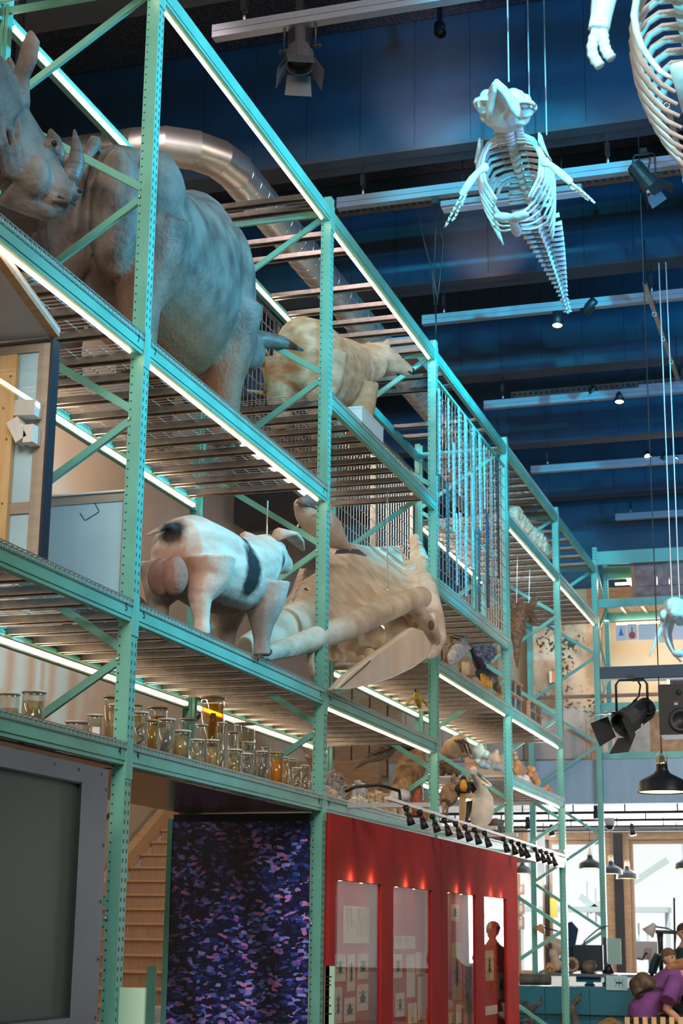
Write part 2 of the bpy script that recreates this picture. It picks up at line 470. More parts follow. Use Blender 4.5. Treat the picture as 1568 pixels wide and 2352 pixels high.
shelf(5, ZT, 'topmost rack level at the far end', bars=6, deck=False, ledf=False, ledr=False)
shelf(5, 6.365, 'rack shelf at the far end above the relief map', ledf=True, ledr=False)

# ------------------------------------------------------------------ far end: upper floor, windows
M_DOT = D.materials.new('relief_map'); M_DOT.use_nodes = True
def _relief(m):
    n = m.node_tree.nodes; l = m.node_tree.links; b = n['Principled BSDF']; b.inputs['Roughness'].default_value = .9
    tc = n.new('ShaderNodeTexCoord'); nz = n.new('ShaderNodeTexNoise'); nz.inputs['Scale'].default_value = 2.2; nz.inputs['Detail'].default_value = 8
    r1 = n.new('ShaderNodeValToRGB'); r1.color_ramp.elements[0].position = .35; r1.color_ramp.elements[1].position = .62
    r1.color_ramp.elements[0].color = (.22, .15, .10, 1); r1.color_ramp.elements[1].color = (.56, .43, .32, 1)
    n2 = n.new('ShaderNodeTexNoise'); n2.inputs['Scale'].default_value = 16; n2.inputs['Detail'].default_value = 2
    n3 = n.new('ShaderNodeTexNoise'); n3.inputs['Scale'].default_value = 1.6
    ad = n.new('ShaderNodeMath'); ad.operation = 'ADD'
    r2 = n.new('ShaderNodeValToRGB'); r2.color_ramp.elements[0].position = .62; r2.color_ramp.elements[1].position = .66
    mx = n.new('ShaderNodeMix'); mx.data_type = 'RGBA'; mx.inputs[7].default_value = (.035, .04, .028, 1)
    ml = n.new('ShaderNodeMath'); ml.operation = 'MULTIPLY'; ml.inputs[1].default_value = .55
    l.new(tc.outputs['Object'], nz.inputs['Vector']); l.new(tc.outputs['Object'], n2.inputs['Vector']); l.new(tc.outputs['Object'], n3.inputs['Vector'])
    l.new(nz.outputs['Fac'], r1.inputs[0]); l.new(n3.outputs['Fac'], ad.inputs[0]); l.new(n2.outputs['Fac'], ad.inputs[1]); l.new(ad.outputs[0], ml.inputs[0])
    l.new(ml.outputs[0], r2.inputs[0]); l.new(r2.outputs[0], mx.inputs[0]); l.new(r1.outputs[0], mx.inputs[6]); l.new(mx.outputs[2], b.inputs['Base Color'])
_relief(M_DOT)
struct('wall_mezzanine', G().box(-3.4, XR, 25.0, 25.2, 3.56, 4.22), M_FASC, 'blue-grey fascia along the edge of the upper floor')
struct('floor_upper', G().box(-3.4, XR, 25.2, 31.5, 3.62, 4.2), M_WHITE, 'upper floor slab with a white underside')
struct('wall_upper', G().box(-5.2, XR, 28.0, 28.15, 4.2, 7.05), M_CREAM, 'cream wall behind the far rack on the upper floor')
struct('trim_8', G().box(-5.2, XR, 27.9, 27.999, 6.9, 7.5), M_WOODH, 'brown wooden band above the cream wall')
struct('wall_back', G().box(-5.2, XR, 28.2, 28.4, 7.5, ZC), M_BEAM, 'dark blue wall above the upper floor')
struct('wall_stair', G().box(-5.2, -3.4, 28.3, 28.5, 0, 4.2), M_BEIGE, 'beige wall at the head of the stairs')
tile = thing('ceiling_light', 'square white ceiling light panel above the far rack', 'ceiling light', (.55, 26.9, 7.36))
obj('frame', G().box(.2, .9, 26.6, 27.2, 7.37, 7.40), M_WHITE, tile)
obj('diffuser', G().box(.22, .88, 26.62, 27.18, 7.355, 7.369), mat('lit_panel', (1, 1, 1), .5, emit=(1, .95, .86), estr=7), tile)
# windows of the ground floor
hdr = struct('trim_9', G().box(-4, XR, 31.45, 31.6, 3.39, 3.62), M_WOODH, 'oak window header under the white ceiling')
struct('baseboard_back', G().box(-4, XR, 31.45, 31.6, 0, .9), M_WHITE, 'white sill wall below the big windows')
struct('trim_10', G().box(-4.0, -2.7, 31.3, 31.6, .9, 3.39), mat('pink_wall', (.62, .43, .32), .8), 'pinkish pier with hung photographs beside the window')
wx = [(-2.7, -2.16), (-2.08, -.98), (-.53, 1.6), (1.75, 4.0), (4.15, 6.4), (6.55, 8.8), (8.95, 10.9)]
M_PANE = mat('window_pane', (1, 1, 1), .0, trans=1.0, ior=1.0, alpha=.12)
for i, (a, b_) in enumerate(wx):
    w = struct('window_%d' % (i + 1), G().box(a, b_, 31.5, 31.56, .9, .98).box(a, b_, 31.5, 31.56, 3.31, 3.389).box(a, a + .05, 31.5, 31.56, .98, 3.31).box(b_ - .05, b_, 31.5, 31.56, .98, 3.31),
               M_WOOD, 'tall window number %d of the ground floor, counted from the red case' % (i + 1))
    struct('pane', G().box(a + .05, b_ - .05, 31.52, 31.535, .98, 3.31), M_PANE, None, w)
struct('trim_11', G().box(-.975, -.82, 31.42, 31.6, .9, 3.39).box(-.66, -.535, 31.42, 31.6, .9, 3.39), M_WOOD, 'oak jambs either side of the black column')
struct('trim_12', G().box(-.815, -.665, 31.3, 31.6, 0, 3.5), M_BLACK, 'black steel column between the big windows')
struct('trim_13', G().box(-2.155, -2.085, 31.42, 31.6, .9, 3.39), M_BLACK, 'thin dark mullion left of the tall window')
for i in range(4): struct('trim_%d' % (14 + i), G().box(wx[2 + i][1] + .005, wx[3 + i][0] - .005, 31.42, 31.6, .9, 3.39), M_WOOD, 'oak mullion number %d to the right of the black column' % (i + 1))
# what stands outside: a white brick building with a stair
M_BRICK = D.materials.new('white_brick'); M_BRICK.use_nodes = True
_n = M_BRICK.node_tree.nodes; _b = _n.new('ShaderNodeTexBrick'); _b.inputs['Color1'].default_value = (.85, .86, .86, 1); _b.inputs['Color2'].default_value = (.74, .76, .77, 1)
_b.inputs['Mortar'].default_value = (.6, .62, .63, 1); _b.inputs['Scale'].default_value = 5; _b.inputs['Mortar Size'].default_value = .03
_t = _n.new('ShaderNodeTexCoord'); _m = _n.new('ShaderNodeMapping'); _m.inputs['Rotation'].default_value = (pi / 2, 0, 0)
M_BRICK.node_tree.links.new(_t.outputs['Object'], _m.inputs[0]); M_BRICK.node_tree.links.new(_m.outputs[0], _b.inputs['Vector'])
M_BRICK.node_tree.links.new(_b.outputs[0], _n['Principled BSDF'].inputs['Base Color'])
ob = thing('brick_building', 'overexposed white brick building outside the windows', 'building', (3, 41, 0))
obj('brick_wall', G().box(-.1, 14, 41, 41.3, 0, 9), M_BRICK, ob)
obj('stair_wall', G().box(-10, -.2, 43, 43.3, 0, 9), M_WHITE, ob)
M_OUT = mat('pale_green_steel', (.52, .60, .58), .6)
st = thing('outdoor_stair', 'pale green outdoor stair behind the left window', 'stairs', (-1.6, 40, 0))
obj('stringer', G().bar((-2.9, 40, 2.55), (-1.0, 40, 1.0), .08, .16).bar((-2.7, 40, 2.2), (-.8, 40, 3.4), .08, .14), M_OUT, st)
obj('landing', G().box(-4.5, -.8, 39.6, 40.4, 2.18, 2.3), M_OUT, st)
for x in (-4.4, -.9): obj('stair_post', G().box(x, x + .1, 39.9, 40.0, -.2, 2.18), M_OUT, st)
for k in range(8): obj('baluster', G().box(-2.75 + .2 * k, -2.72 + .2 * k, 39.98, 40.02, 2.0 - .16 * k, 2.9 - .16 * k), M_OUT, st)
struct('ground_outside', G().box(-20, 30, 40.0, 60, -.3, -.2), M_WHITE, 'pale ground outside the windows')

# rails with spots under the white ceiling
for k, y in enumerate((25.6, 27.3, 28.9, 30.0)):
    t = thing('light_rail', 'black lighting rail under the white ceiling, %s' % ['first behind the fascia', 'second behind the fascia', 'third behind the fascia', 'last before the windows'][k], 'rail', (0, y, 3.48), 0, 'black rails under the white ceiling')
    obj('rail', G().tube([(-3.4, y, 3.47), (8, y, 3.47)], .022, 8), M_BLACK, t)
    for j in range(14): obj('hanger', G().box(-3 + .8 * j + .1 * k, -2.98 + .8 * j + .1 * k, y - .01, y + .01, 3.485, 3.62), M_BLACK, t)
def small_spot(px, py, Y, label, big=1.0):
    p = at(px, py, Y=Y)
    t = thing('ceiling_spot', label, 'spotlight', p, 0, 'small black spots under the white ceiling')
    s = big
    obj('clamp', G().box(-.03 * s, .03 * s, -.03, .03, .04, .12), M_BLACK, t, local=True)
    obj('lamp_body', G().tube([(0, 0, .04), (.02, -.02, -.08 * s)], [.045 * s, .06 * s], 10), M_BLACK, t, True, True)
for a in ((1368, 1868, 25.6, 'small black ceiling spot beside the pendant wire, on the first rail'), (1212, 1893, 27.3, 'small black ceiling spot left of the slim frame'),
          (1266, 1909, 28.9, 'small black ceiling spot just left of the slim frame foot, on a lower rail'), (1451, 1908, 28.9, 'small black ceiling spot above the right window jamb')): small_spot(*a)
p = at(1400, 1893, Y=27.3)
t = thing('dome_camera', 'grey dome camera hanging under the white ceiling', 'camera', p)
obj('housing', G().lathe([(.09, .1), (.085, .0), (.075, -.02)], n=16), mat('grey_plastic', (.5, .52, .55), .4), t, True, True)
obj('dome', G().ell((0, 0, -.03), .072), M_BLACK, t, True, True)

# pendant lamps
M_SHADE = mat('pendant_black', (.012, .016, .02), .32)
M_SHIN = mat('pendant_inside', (.9, .8, .6), .6, emit=(1.0, .80, .42), estr=2.2)
M_BRASS = mat('brass', (.75, .62, .4), .3, .9)
SHP = [(.045, .19), (.05, .13), (.07, .10), (.15, .06), (.195, .03), (.21, -.055), (.214, -.06)]
shade_me = mesh('shade', G().lathe(SHP + [(.208, -.052), (.19, .025), (.14, .052), (.05, .09), (.035, .12)], n=28), M_SHADE, True)
shin_me = mesh('inner_glow', G().lathe([(.001, .05), (.14, .046), (.185, .02), (.204, -.05), (.198, -.05), (.18, .015), (.001, .035)], n=28), M_SHIN, True)
def pendant(px, py, Y, top, label, s=1.0):
    p = at(px, py, Y=Y)
    t = thing('pendant_lamp', label, 'pendant lamp', p, 0, 'black pendant lamps')
    a = inst('shade', shade_me, t); a.scale = (s, s, s)
    a = inst('inner_glow', shin_me, t); a.scale = (s, s, s)
    obj('cap', G().lathe([(.02, .25 * s), (.03, .20 * s), (.048 * s, .192 * s), (.046 * s, .16 * s)], n=12), M_BRASS, t, True, True)
    for sx in (-1, 1): obj('wire_clip', G().tube([(sx * .04 * s, 0, .19 * s), (sx * .045 * s, 0, .25 * s), (sx * .02 * s, 0, .285 * s), (0, 0, .28 * s)], .005 * s, 6), M_BRASS, t, True, True)
    obj('cable', G().tube([(0, 0, .26 * s), (0, 0, top - p.z)], .005, 6), M_BLACK, t, False, True)
    l = D.lights.new('pendant_bulb', 'POINT'); l.energy = 6; l.color = (1, .75, .4); l.shadow_soft_size = .04
    o = D.objects.new('pendant_bulb', l); COL.objects.link(o); o.location = p + Vector((0, 0, -.06))
pendant(1521, 1804, 14.0, 9.0, 'large black pendant lamp in front of the blue-grey fascia')
pendant(1355, 1987, 28.0, 3.62, 'black pendant lamp hanging highest of the three near the black column', .93)
pendant(1403, 2000, 29.0, 3.62, 'middle black pendant lamp in front of the black column', .93)
pendant(1440, 2011, 30.0, 3.62, 'lowest black pendant lamp of the three near the black column', .93)
pendant(1200, 2000, 30.5, 3.62, 'black pendant lamp close to the right end of the red case', .9)
pendant(1576, 1988, 28.0, 3.62, 'black pendant lamp at the right edge of the picture by the windows', .93)

# far rack on the upper floor (its beams run across)
def far_rack():
    Y0, Y1 = 25.05, 26.15
    t = thing('far_rack', 'teal rack on the upper floor at right holding the stone slab panel', 'rack', (0, Y0, 4.22))
    for x in (-.03, 2.75):
        for y in (Y0, Y1):
            g = G().box(x - .07, x, y, y + .08, 4.22, 7.56)
            s = G()
            for i in range(66):
                s.box(x - .058, x - .049, y - .001, y, 4.3 + .05 * i, 4.322 + .05 * i).box(x - .022, x - .013, y - .001, y, 4.3 + .05 * i, 4.322 + .05 * i)
            p = obj('post', g, M_RACK, t); obj('slots', s, M_SLOT, p, kind='stuff')
        zf = [7.3 - 1.1 * i for i in range(4)]
        for i, z in enumerate(zf[:-1]):
            obj('brace', G().bar((x - .035, Y0 + .09, z), (x - .035, Y1 - .01, z - .55), .03, .04), M_RACK, t)
            obj('brace', G().bar((x - .035, Y1 - .01, z - .55), (x - .035, Y0 + .09, z - 1.1), .03, .04), M_RACK, t)
    for y in (Y0 - .012, Y1 - .01):
        for z0, z1 in ((7.27, 7.48), (6.58, 6.71), (4.97, 5.09), (4.23, 4.33)):
            obj('beam', G().box(-.03, 2.68, y, y + .05, z0, z1), M_RACK, t)
    for k in range(8): obj('support_bar', G().box(.25 + .33 * k, .29 + .33 * k, Y0 + .06, Y1 - .02, 6.66, 6.70), M_GALV, t)
    g = G()
    for k in range(45): g.wire((.0 + .06 * k, Y0 + .04, 6.715), (.0 + .06 * k, Y1, 6.715), .005)
    for k in range(11): g.wire((0, Y0 + .04 + .1 * k, 6.72), (2.68, Y0 + .04 + .1 * k, 6.72), .005)
    obj('wire_deck', g, M_WIRE, t, kind='stuff')
    obj('light_strip', G().box(.1, 2.6, Y1 - .05, Y1 - .02, 7.16, 7.19), M_LED, t)
    obj('light_strip', G().box(.1, 2.6, Y1 - .05, Y1 - .02, 6.50, 6.53), M_LED, t)
    return t
far_rack()
M_SLATE = mat('stone_slab', (.22, .13, .11), .8, col2=(.36, .24, .21), scale=7, bump=.5)
sl = thing('slab_panel', 'wood-framed panel of reddish stone slabs on the far rack', 'panel', (1.2, 25.3, 6.73))
for a, b_, c, d in ((.47, .53, 6.72, 7.36), (2.2, 2.26, 6.72, 7.36), (.531, 2.199, 6.72, 6.78), (.531, 2.199, 7.30, 7.36)): obj('frame_rail', G().box(a, b_, 25.25, 25.33, c, d), mat('red_oak', (.40, .18, .09), .5), sl)
for (a, b_) in ((.535, .86), (.87, 1.05), (1.06, 1.5), (1.51, 2.19)):
    for (c, d) in ((6.785, 6.93), (6.94, 7.295)): obj('slab', G().box(a, b_, 25.27 + random.uniform(0, .01), 25.32, c, d), M_SLATE, sl)
M_PAP = mat('drawing_paper', (.72, .70, .68), .8)
for k, (a, b_, dz, lb) in enumerate(((.10, .27, 0, 'child drawing with a blue figure pinned below the far rack light'), (.28, .44, .01, 'child drawing of a red animal beside a palm'), (.46, .76, 0, 'blank wide drawing sheet on the string, third from the left'), (.78, .98, -.06, 'tilted child drawing with an orange shell'), (1.0, 1.25, -.02, 'drawing sheet behind the small skeleton'))):
    t = thing('child_drawing', lb, 'drawing', (a, 26.0, 6.48 + dz), 0, 'drawings hung on the far rack')
    obj('sheet', G().box(a, b_, 26.0, 26.004, 6.22 + dz, 6.48 + dz), M_PAP, t)
    cx = (a + b_) / 2
    if k == 0: obj('drawn_figure', G().plate([(cx - .04, 25.999, 6.30), (cx + .04, 25.999, 6.30), (cx, 25.999, 6.44)], (0, -.001, 0)), mat('crayon_blue', (.05, .2, .6), .8), t)
    if k == 1: obj('drawn_animal', G().ell((cx, 25.999, 6.30), (.055, .001, .06)).box(cx - .01, cx + .01, 25.998, 25.999, 6.33, 6.44), mat('crayon_red', (.5, .12, .1), .8), t)
    if k == 3: obj('drawn_shell', G().ell((cx, 25.999, 6.28), (.06, .001, .05)), mat('crayon_orange', (.8, .45, .15), .8), t)
t = thing('dark_case', 'dark shelf case behind the lighting beam at right', 'case', (1.6, 26.6, 4.97))
obj('body', G().box(.85, 2.6, 26.4, 26.8, 5.1, 5.75), mat('dark_brown_wood', (.05, .035, .04), .5), t)
for k in range(3): obj('divider', G().box(.95 + .5 * k, .97 + .5 * k, 26.38, 26.399, 5.12, 5.73), M_BLACK, t)
t = thing('stone_relief', 'tan marbled stone relief leaning on the far rack behind the speaker', 'relief', (1.6, 25.5, 4.34))
obj('slab', G().box(.15, 2.5, 25.5, 25.56, 4.335, 4.93), mat('tan_stone', (.34, .19, .10), .8, col2=(.5, .31, .19), scale=9, bump=.4), t)
obj('edge_frame', G().box(.10, .149, 25.48, 25.58, 4.335, 4.96).box(.10, 2.55, 25.48, 25.58, 4.931, 4.96), mat('orange_wood', (.62, .27, .05), .5), t)

t = thing('relief_map', 'large sandy relief map panel with dark bushes behind the glass railing', 'relief map', (-1, 27.5, 5.0))
obj('board', G().box(-1.66, -.36, 27.5, 27.58, 4.95, 6.83), mat('map_edge', (.02, .05, .06), .6), t)
obj('relief', G().box(-1.60, -.36, 27.485, 27.4995, 4.97, 6.80), M_DOT, t)
obj('stand', G().box(-1.5, -1.4, 27.51, 27.57, 4.2, 4.95).box(-.6, -.5, 27.51, 27.57, 4.2, 4.95), M_WOOD, t)
c = at(1270, 1555, Y=27.45)
obj('model_house', G().box(c.x - .06, c.x + .06, 27.44, 27.484, c.z - .09, c.z + .09), mat('house_red', (.6, .25, .14), .7), t)
obj('model_roof', G().box(c.x - .065, c.x - .02, 27.43, 27.4399, c.z - .1, c.z + .1), M_WHITE, t)
t = thing('glass_railing', 'glass railing with a brown handrail along the upper floor', 'railing', (-1.2, 25.1, 4.22))
obj('handrail', G().box(-3.2, 2.6, 24.99, 25.04, 5.17, 5.22), mat('brown_rail', (.30, .16, .12), .5), t)
for k in range(4): obj('glass_panel', G().box(-3.2 + .98 * k, -2.24 + .98 * k, 25.06, 25.07, 4.25, 5.03), mat('rail_glass', (.8, .9, .9), .03, alpha=.18, spec=.8), t)
t = thing('plywood_counter', 'brown plywood counter with an orange end strip behind the railing', 'counter', (-.9, 25.25, 4.22))
obj('panel', G().box(-2.4, -.30, 25.12, 25.2, 4.22, 4.71), mat('plywood_brown', (.27, .14, .08), .55, var=.1, scale=3), t)
obj('end_strip', G().box(-.299, -.22, 25.11, 25.21, 4.22, 4.72), mat('orange_wood', (.62, .27, .05), .5), t)
# dim wood-clad and dark things seen through the rack behind the animals
struct('trim_18', G().box(-5.19, -3.45, 24.6, 24.8, 3.6, 4.25), M_WOODH, 'oak stair landing edge behind the rack')
for k in range(9):
    struct('trim_%d' % (19 + k), G().box(-5.15 + .33 * k, -4.85 + .33 * k, 27.6, 27.7, 4.3, 6.6), M_WOOD, 'brown wooden cladding board number %d behind the rack, counted from the left wall' % (k + 1))
t = thing('hanging_screen', 'black box-shaped screen hanging behind the pig', 'screen', (-4.4, 22.2, 7.5))
a0, a1 = at(538, 1132, Y=22), at(662, 1193, Y=22)
obj('housing', G().box(a0.x, a1.x + .8, 22, 22.6, a1.z, 8.9), M_BLACK, t); obj('suspension', G().box(a0.x + .2, a0.x + .26, 22.2, 22.26, 8.9, ZC), M_BLACK, t)

# stairs
t = thing('staircase', 'pale wooden stairs rising behind the teal rack', 'stairs', (-4.2, 16, 0))
M_STEP = mat('stair_wood', (.25, .16, .10), .6, col2=(.32, .21, .135), scale=5, stretch=(9, 1, 1))
M_NOSE = mat('stair_nosing', (.40, .25, .14), .5)
for k in range(22):
    y = 15.0 + .30 * k; z = .17 * (k + 1)
    s = obj('step', G().box(-4.98, -3.45, y, y + .34, z - .17, z - .025), M_STEP, t)
    obj('nosing', G().box(-4.98, -3.45, y - .02, y + .34, z - .0249, z), M_NOSE, s)
obj('stringer', G().plate([(-5.12, 14.8, .05), (-5.12, 14.8, .22), (-5.12, 21.8, 4.2), (-5.12, 21.8, 3.9)], (.12, 0, 0)), M_WOODH, t)
hr = obj('handrail', G().tube([(-4.98, 14.5, .86), (-4.98, 22.0, 5.1)], .025, 10), M_BLACK, t)
for k in range(5): obj('rail_bracket', G().tube([(-5.2, 15 + 1.6 * k, 1.05 + .905 * k), (-4.98, 15 + 1.6 * k, 1.13 + .905 * k)], .012, 6), M_BLACK, t)

# ------------------------------------------------------------------ ceiling equipment
for k in range(6):
    y = 10.74 + 3.275 * k
    x0 = -.82 if k < 5 else 0.0
    t = thing('lighting_bar', ['grey lighting bar carrying the big theatre lamp at the top', 'grey lighting bar crossing behind the long whale skeleton', 'grey lighting bar behind the whale tail with the lit spot',
              'grey lighting bar above the single bright spot at right', 'grey lighting bar with three tiny lamps near the right edge', 'shortest pale lighting bar just above the far rack'][k], 'lighting bar', (x0, y, 8.55), 0, 'lighting bars across the hall')
    obj('rail', G().box(x0, 8.5, y, y + .09, 8.505, 8.555).box(x0, 8.5, y, y + .09, 8.56, 8.615).box(x0 + .01, 8.5, y + .01, y + .08, 8.54, 8.575), M_RAIL, t)
    obj('end_plate', G().box(x0 - .006, x0 - .0005, y - .002, y + .092, 8.502, 8.617), M_RAIL, t)
    for j in range(4):
        x = x0 + .25 + 2.4 * j
        h = obj('hanger', G().tube([(x, y + .045, 8.62), (x, y + .045, 8.99)], .008, 6).box(x - .022, x + .022, y + .01, y + .08, 8.72, 8.83), M_BLACK, t)
        obj('turnbuckle', G().ell((x, y + .045, 8.66), (.015, .015, .03), nu=8, nv=6).ell((x, y + .045, 8.79), (.018, .018, .018), nu=8, nv=6), M_BOLT, h)
for k, (y, x0) in enumerate(((14.75, -1.9), (21.3, -.6))):
    t = thing('cable_tray', ['perforated brown cable tray behind the long whale skeleton', 'perforated brown cable tray above the bright single spot'][k], 'cable tray', (x0, y, 8.9))
    obj('tray', G().box(x0, 8, y, y + .22, 8.86, 8.875).box(x0, 8, y, y + .012, 8.876, 8.96).box(x0, 8, y + .208, y + .22, 8.876, 8.96), mat('rusty_tray', (.10, .07, .06), .5, .5, var=.3, scale=9), t)
    g = G()
    for j in range(120): g.box(x0 + .03 + .075 * j, x0 + .075 + .075 * j, y - .001, y + .0005, 8.895, 8.935).box(x0 + .03 + .075 * j, x0 + .075 + .075 * j, y + .05, y + .15, 8.8585, 8.8595)
    obj('perforations', g, M_INK, t, kind='stuff')
t = thing('linear_light', 'unlit white linear ceiling light behind the whale flippers', 'ceiling light', (.8, 14.6, 8.66))
obj('housing', G().box(.09, 1.5, 14.55, 14.68, 8.63, 8.70), M_RAIL, t); obj('diffuser', G().box(.1, 1.49, 14.56, 14.67, 8.615, 8.6299), M_WHITE, t)
for x in (.3, 1.3): obj('suspension', G().tube([(x, 14.61, 8.70), (x, 14.61, ZC)], .005, 6), M_BLACK, t)
for k, (x0, x1, dz, lb) in enumerate(((.3, 1.15, .0, 'left of the two pale linear lights above the bright spot'), (1.2, 2.4, .04, 'right of the two pale linear lights above the bright spot'))):
    t = thing('linear_light', lb, 'ceiling light', (x0, 21.1, 8.7))
    obj('housing', G().box(x0, x1, 21.05, 21.16, 8.72 + dz, 8.78 + dz), M_RAIL, t); obj('diffuser', G().box(x0 + .01, x1 - .01, 21.06, 21.15, 8.70 + dz, 8.7199 + dz), M_WHITE, t)
    for x in (x0 + .1, x1 - .1): obj('suspension', G().tube([(x, 21.1, 8.78 + dz), (x, 21.1, ZC)], .005, 6), M_BLACK, t)
for k, (a, b_, lb) in enumerate((((1480, 650), (1570, 870), 'steel strut channel with hooks near the right edge, lower one'), ((1505, 130), (1575, 480), 'steel strut channel below the whale ribs at top right'))):
    p, q = at(*a, Z=8.45), at(*b_, Z=8.45); q.x = p.x
    t = thing('strut_channel', lb, 'channel', p)
    obj('channel', G().box(p.x - .02, p.x + .02, p.y, q.y, 8.43, 8.435).box(p.x - .024, p.x - .0201, p.y, q.y, 8.43, 8.47).box(p.x + .0201, p.x + .024, p.y, q.y, 8.43, 8.47), M_GALV, t)
    for j in range(3):
        y = p.y + (q.y - p.y) * (.25 + .25 * j)
        obj('hook', G().tube([(p.x + .025 * math.cos(u), y, 8.40 + .025 * math.sin(u)) for u in [i * 2 * pi / 12 for i in range(13)]], .006, 6), M_BOLT, t, True)
    for j in range(2): obj('drop_rod', G().tube([(p.x, p.y + .1 + (q.y - p.y - .2) * j, 8.47), (p.x, p.y + .1 + (q.y - p.y - .2) * j, 9.0)], .006, 6), M_BLACK, t)

# theatre lamps with barn doors
M_LAMPG = mat('lamp_grey', (.05, .055, .06), .45, var=.1)
def stage_lamp(name, label, loc, rot, s=1.0, m=M_LAMPG, stem=.3, lens_on=None):
    """local: optical axis -z, yoke along x"""
    t = thing(name, label, 'stage lamp', loc)
    r = D.objects.new('lamp_body', mesh('lamp_body', G().lathe([(.075 * s, .24 * s), (.095 * s, .23 * s), (.10 * s, .10 * s), (.10 * s, -.02 * s), (.12 * s, -.03 * s), (.125 * s, -.16 * s), (.11 * s, -.17 * s), (.105 * s, -.165 * s), (.10 * s, -.05 * s)], n=14), m))
    COL.objects.link(r); r.parent = t; r.rotation_euler = rot
    def sub(nm, g, mm, sm=False):
        o = obj(nm, g, mm, r, sm, True); return o
    for k in range(4):
        a = k * pi / 2 + pi / 4
        c, s_ = math.cos(a), math.sin(a)
        g = G(); w = .035 * s
        P = lambda u, z, rr=.1005 * s: (c * rr - s_ * u, s_ * rr + c * u, z)
        sub('vent', g.plate([P(-w, .03 * s), P(w, .03 * s), P(w, .2 * s), P(-w, .2 * s)], (c * .003, s_ * .003, 0)), M_INK)
        g = G(); w = .10 * s; zz = -.17 * s
        Q = lambda u, o_, z: (math.cos(a - pi / 4) * o_ - math.sin(a - pi / 4) * u, math.sin(a - pi / 4) * o_ + math.cos(a - pi / 4) * u, z)
        n2 = Vector((math.cos(a - pi / 4), math.sin(a - pi / 4), .5)) * .004
        sub('barn_door', g.plate([Q(-w, .115 * s, zz), Q(w, .115 * s, zz), Q(w * 1.15, .19 * s, zz - .16 * s), Q(-w * 1.15, .19 * s, zz - .16 * s)], n2), m)
    sub('lens', G().ell((0, 0, -.10 * s), (.098 * s, .098 * s, .03 * s)), lens_on or mat('lens_dark', (.02, .025, .03), .08), True)
    y = G().tube([(-.14 * s, 0, .02 * s), (-.14 * s, 0, .30 * s), (-.11 * s, 0, .34 * s), (.11 * s, 0, .34 * s), (.14 * s, 0, .30 * s), (.14 * s, 0, .02 * s)], .011 * s, 8)
    obj('yoke', y, M_BLACK, t, True, True)
    for sx in (-1, 1): obj('knob', G().tube([(sx * .10 * s, 0, .03 * s), (sx * .17 * s, 0, .03 * s)], .014 * s, 8).ell((sx * .175 * s, 0, .03 * s), .02 * s, nu=8, nv=6), M_BLACK, t, True, True)
    obj('clamp', G().box(-.03, .03, -.03, .03, .34 * s, .34 * s + stem), M_BLACK, t, local=True)
    obj('cable', G().tube([(.03, .04, .34 * s + stem), (.07 * s, .08 * s, .3 * s), (.05 * s, .10 * s, .2 * s), (0, .07 * s, .15 * s)], .008, 6), M_BLACK, t, True, True)
    return t
stage_lamp('theatre_lamp', 'big grey theatre lamp with barn doors hanging at the top', at(688, 118, Y=10.78), look((0, 0, 0), (.12, -.28, -1)), .92, mat('lamp_mid', (.06, .055, .06), .5), .12)
stage_lamp('theatre_lamp', 'dark theatre lamp with barn doors hung left of the loudspeaker', at(1452, 1648, Y=14.0), look((0, 0, 0), (-.50, -.72, -.50)), .95, M_LAMPG, .04)
M_ON = mat('lamp_on', (1, .95, .85), .4, emit=(1, .86, .66), estr=14)
stage_lamp('theatre_lamp', 'glossy black lamp with barn doors right of the whale skeleton', at(1480, 410, Y=13.9), look((0, 0, 0), (.55, .1, -.8)), .72, M_BLACK, .05, M_ON)
def track_spot(px, py, Y, label, on=True, ang=(0.5, 0, 0), s=1.0):
    p = at(px, py, Y=Y)
    t = thing('track_spot', label, 'spotlight', p, 0, 'small spotlights of the hall')
    top = (8.503 if p.x > -.8 and Y > 13.6 else ZC) - p.z
    obj('arm', G().box(-.022, .022, -.02, .02, .02, top), M_BLACK, t, local=True)
    b = D.objects.new('barrel', mesh('barrel', G().lathe([(.03 * s, .1 * s), (.05 * s, .08 * s), (.055 * s, -.07 * s), (.048 * s, -.07 * s), (.045 * s, -.03 * s)], n=14), M_BLACK, True))
    COL.objects.link(b); b.parent = t; b.rotation_euler = ang
    obj('lens', G().lathe([(.0001, -.045 * s), (.047 * s, -.055 * s), (.0001, -.06 * s)], n=14), M_ON if on else M_INK, b, True, True)
for a in ((1010, 68, 13.2, 'black spotlight glowing dimly left of the skeleton wires', False, (-.6, 0, .3), 1.1), (1280, 735, 17.335, 'lit round spotlight under the bar beside the whale tail tip', True, (-.25, 0, 0), 1.2),
          (1352, 706, 17.335, 'unlit black spotlight right of the whale tail tip', False, (.3, .9, 0), 1.2), (1422, 912, 20.61, 'single bright spotlight right of the hall centre', True, (-.25, 0, 0), 1.2),
          (1358, 902, 20.61, 'dim black spotlight left of the single bright spotlight', False, (.2, .6, 0), 1.0), (1488, 1046, 23.885, 'tiny bright spotlight on the second last bar', True, (-.9, 0, 0), 1.0),
          (1525, 1050, 23.885, 'tiny brass spotlight right of the tiny bright one', False, (-.2, .6, 0), 1.0), (1555, 1050, 23.885, 'tiny lamp at the right edge on the second last bar', True, (-.6, .4, 0), .8),
          (36, 238, 10.6, 'round lit spotlight behind the rhino neck', True, (-1.0, -.3, 0), 1.0)): track_spot(*a)

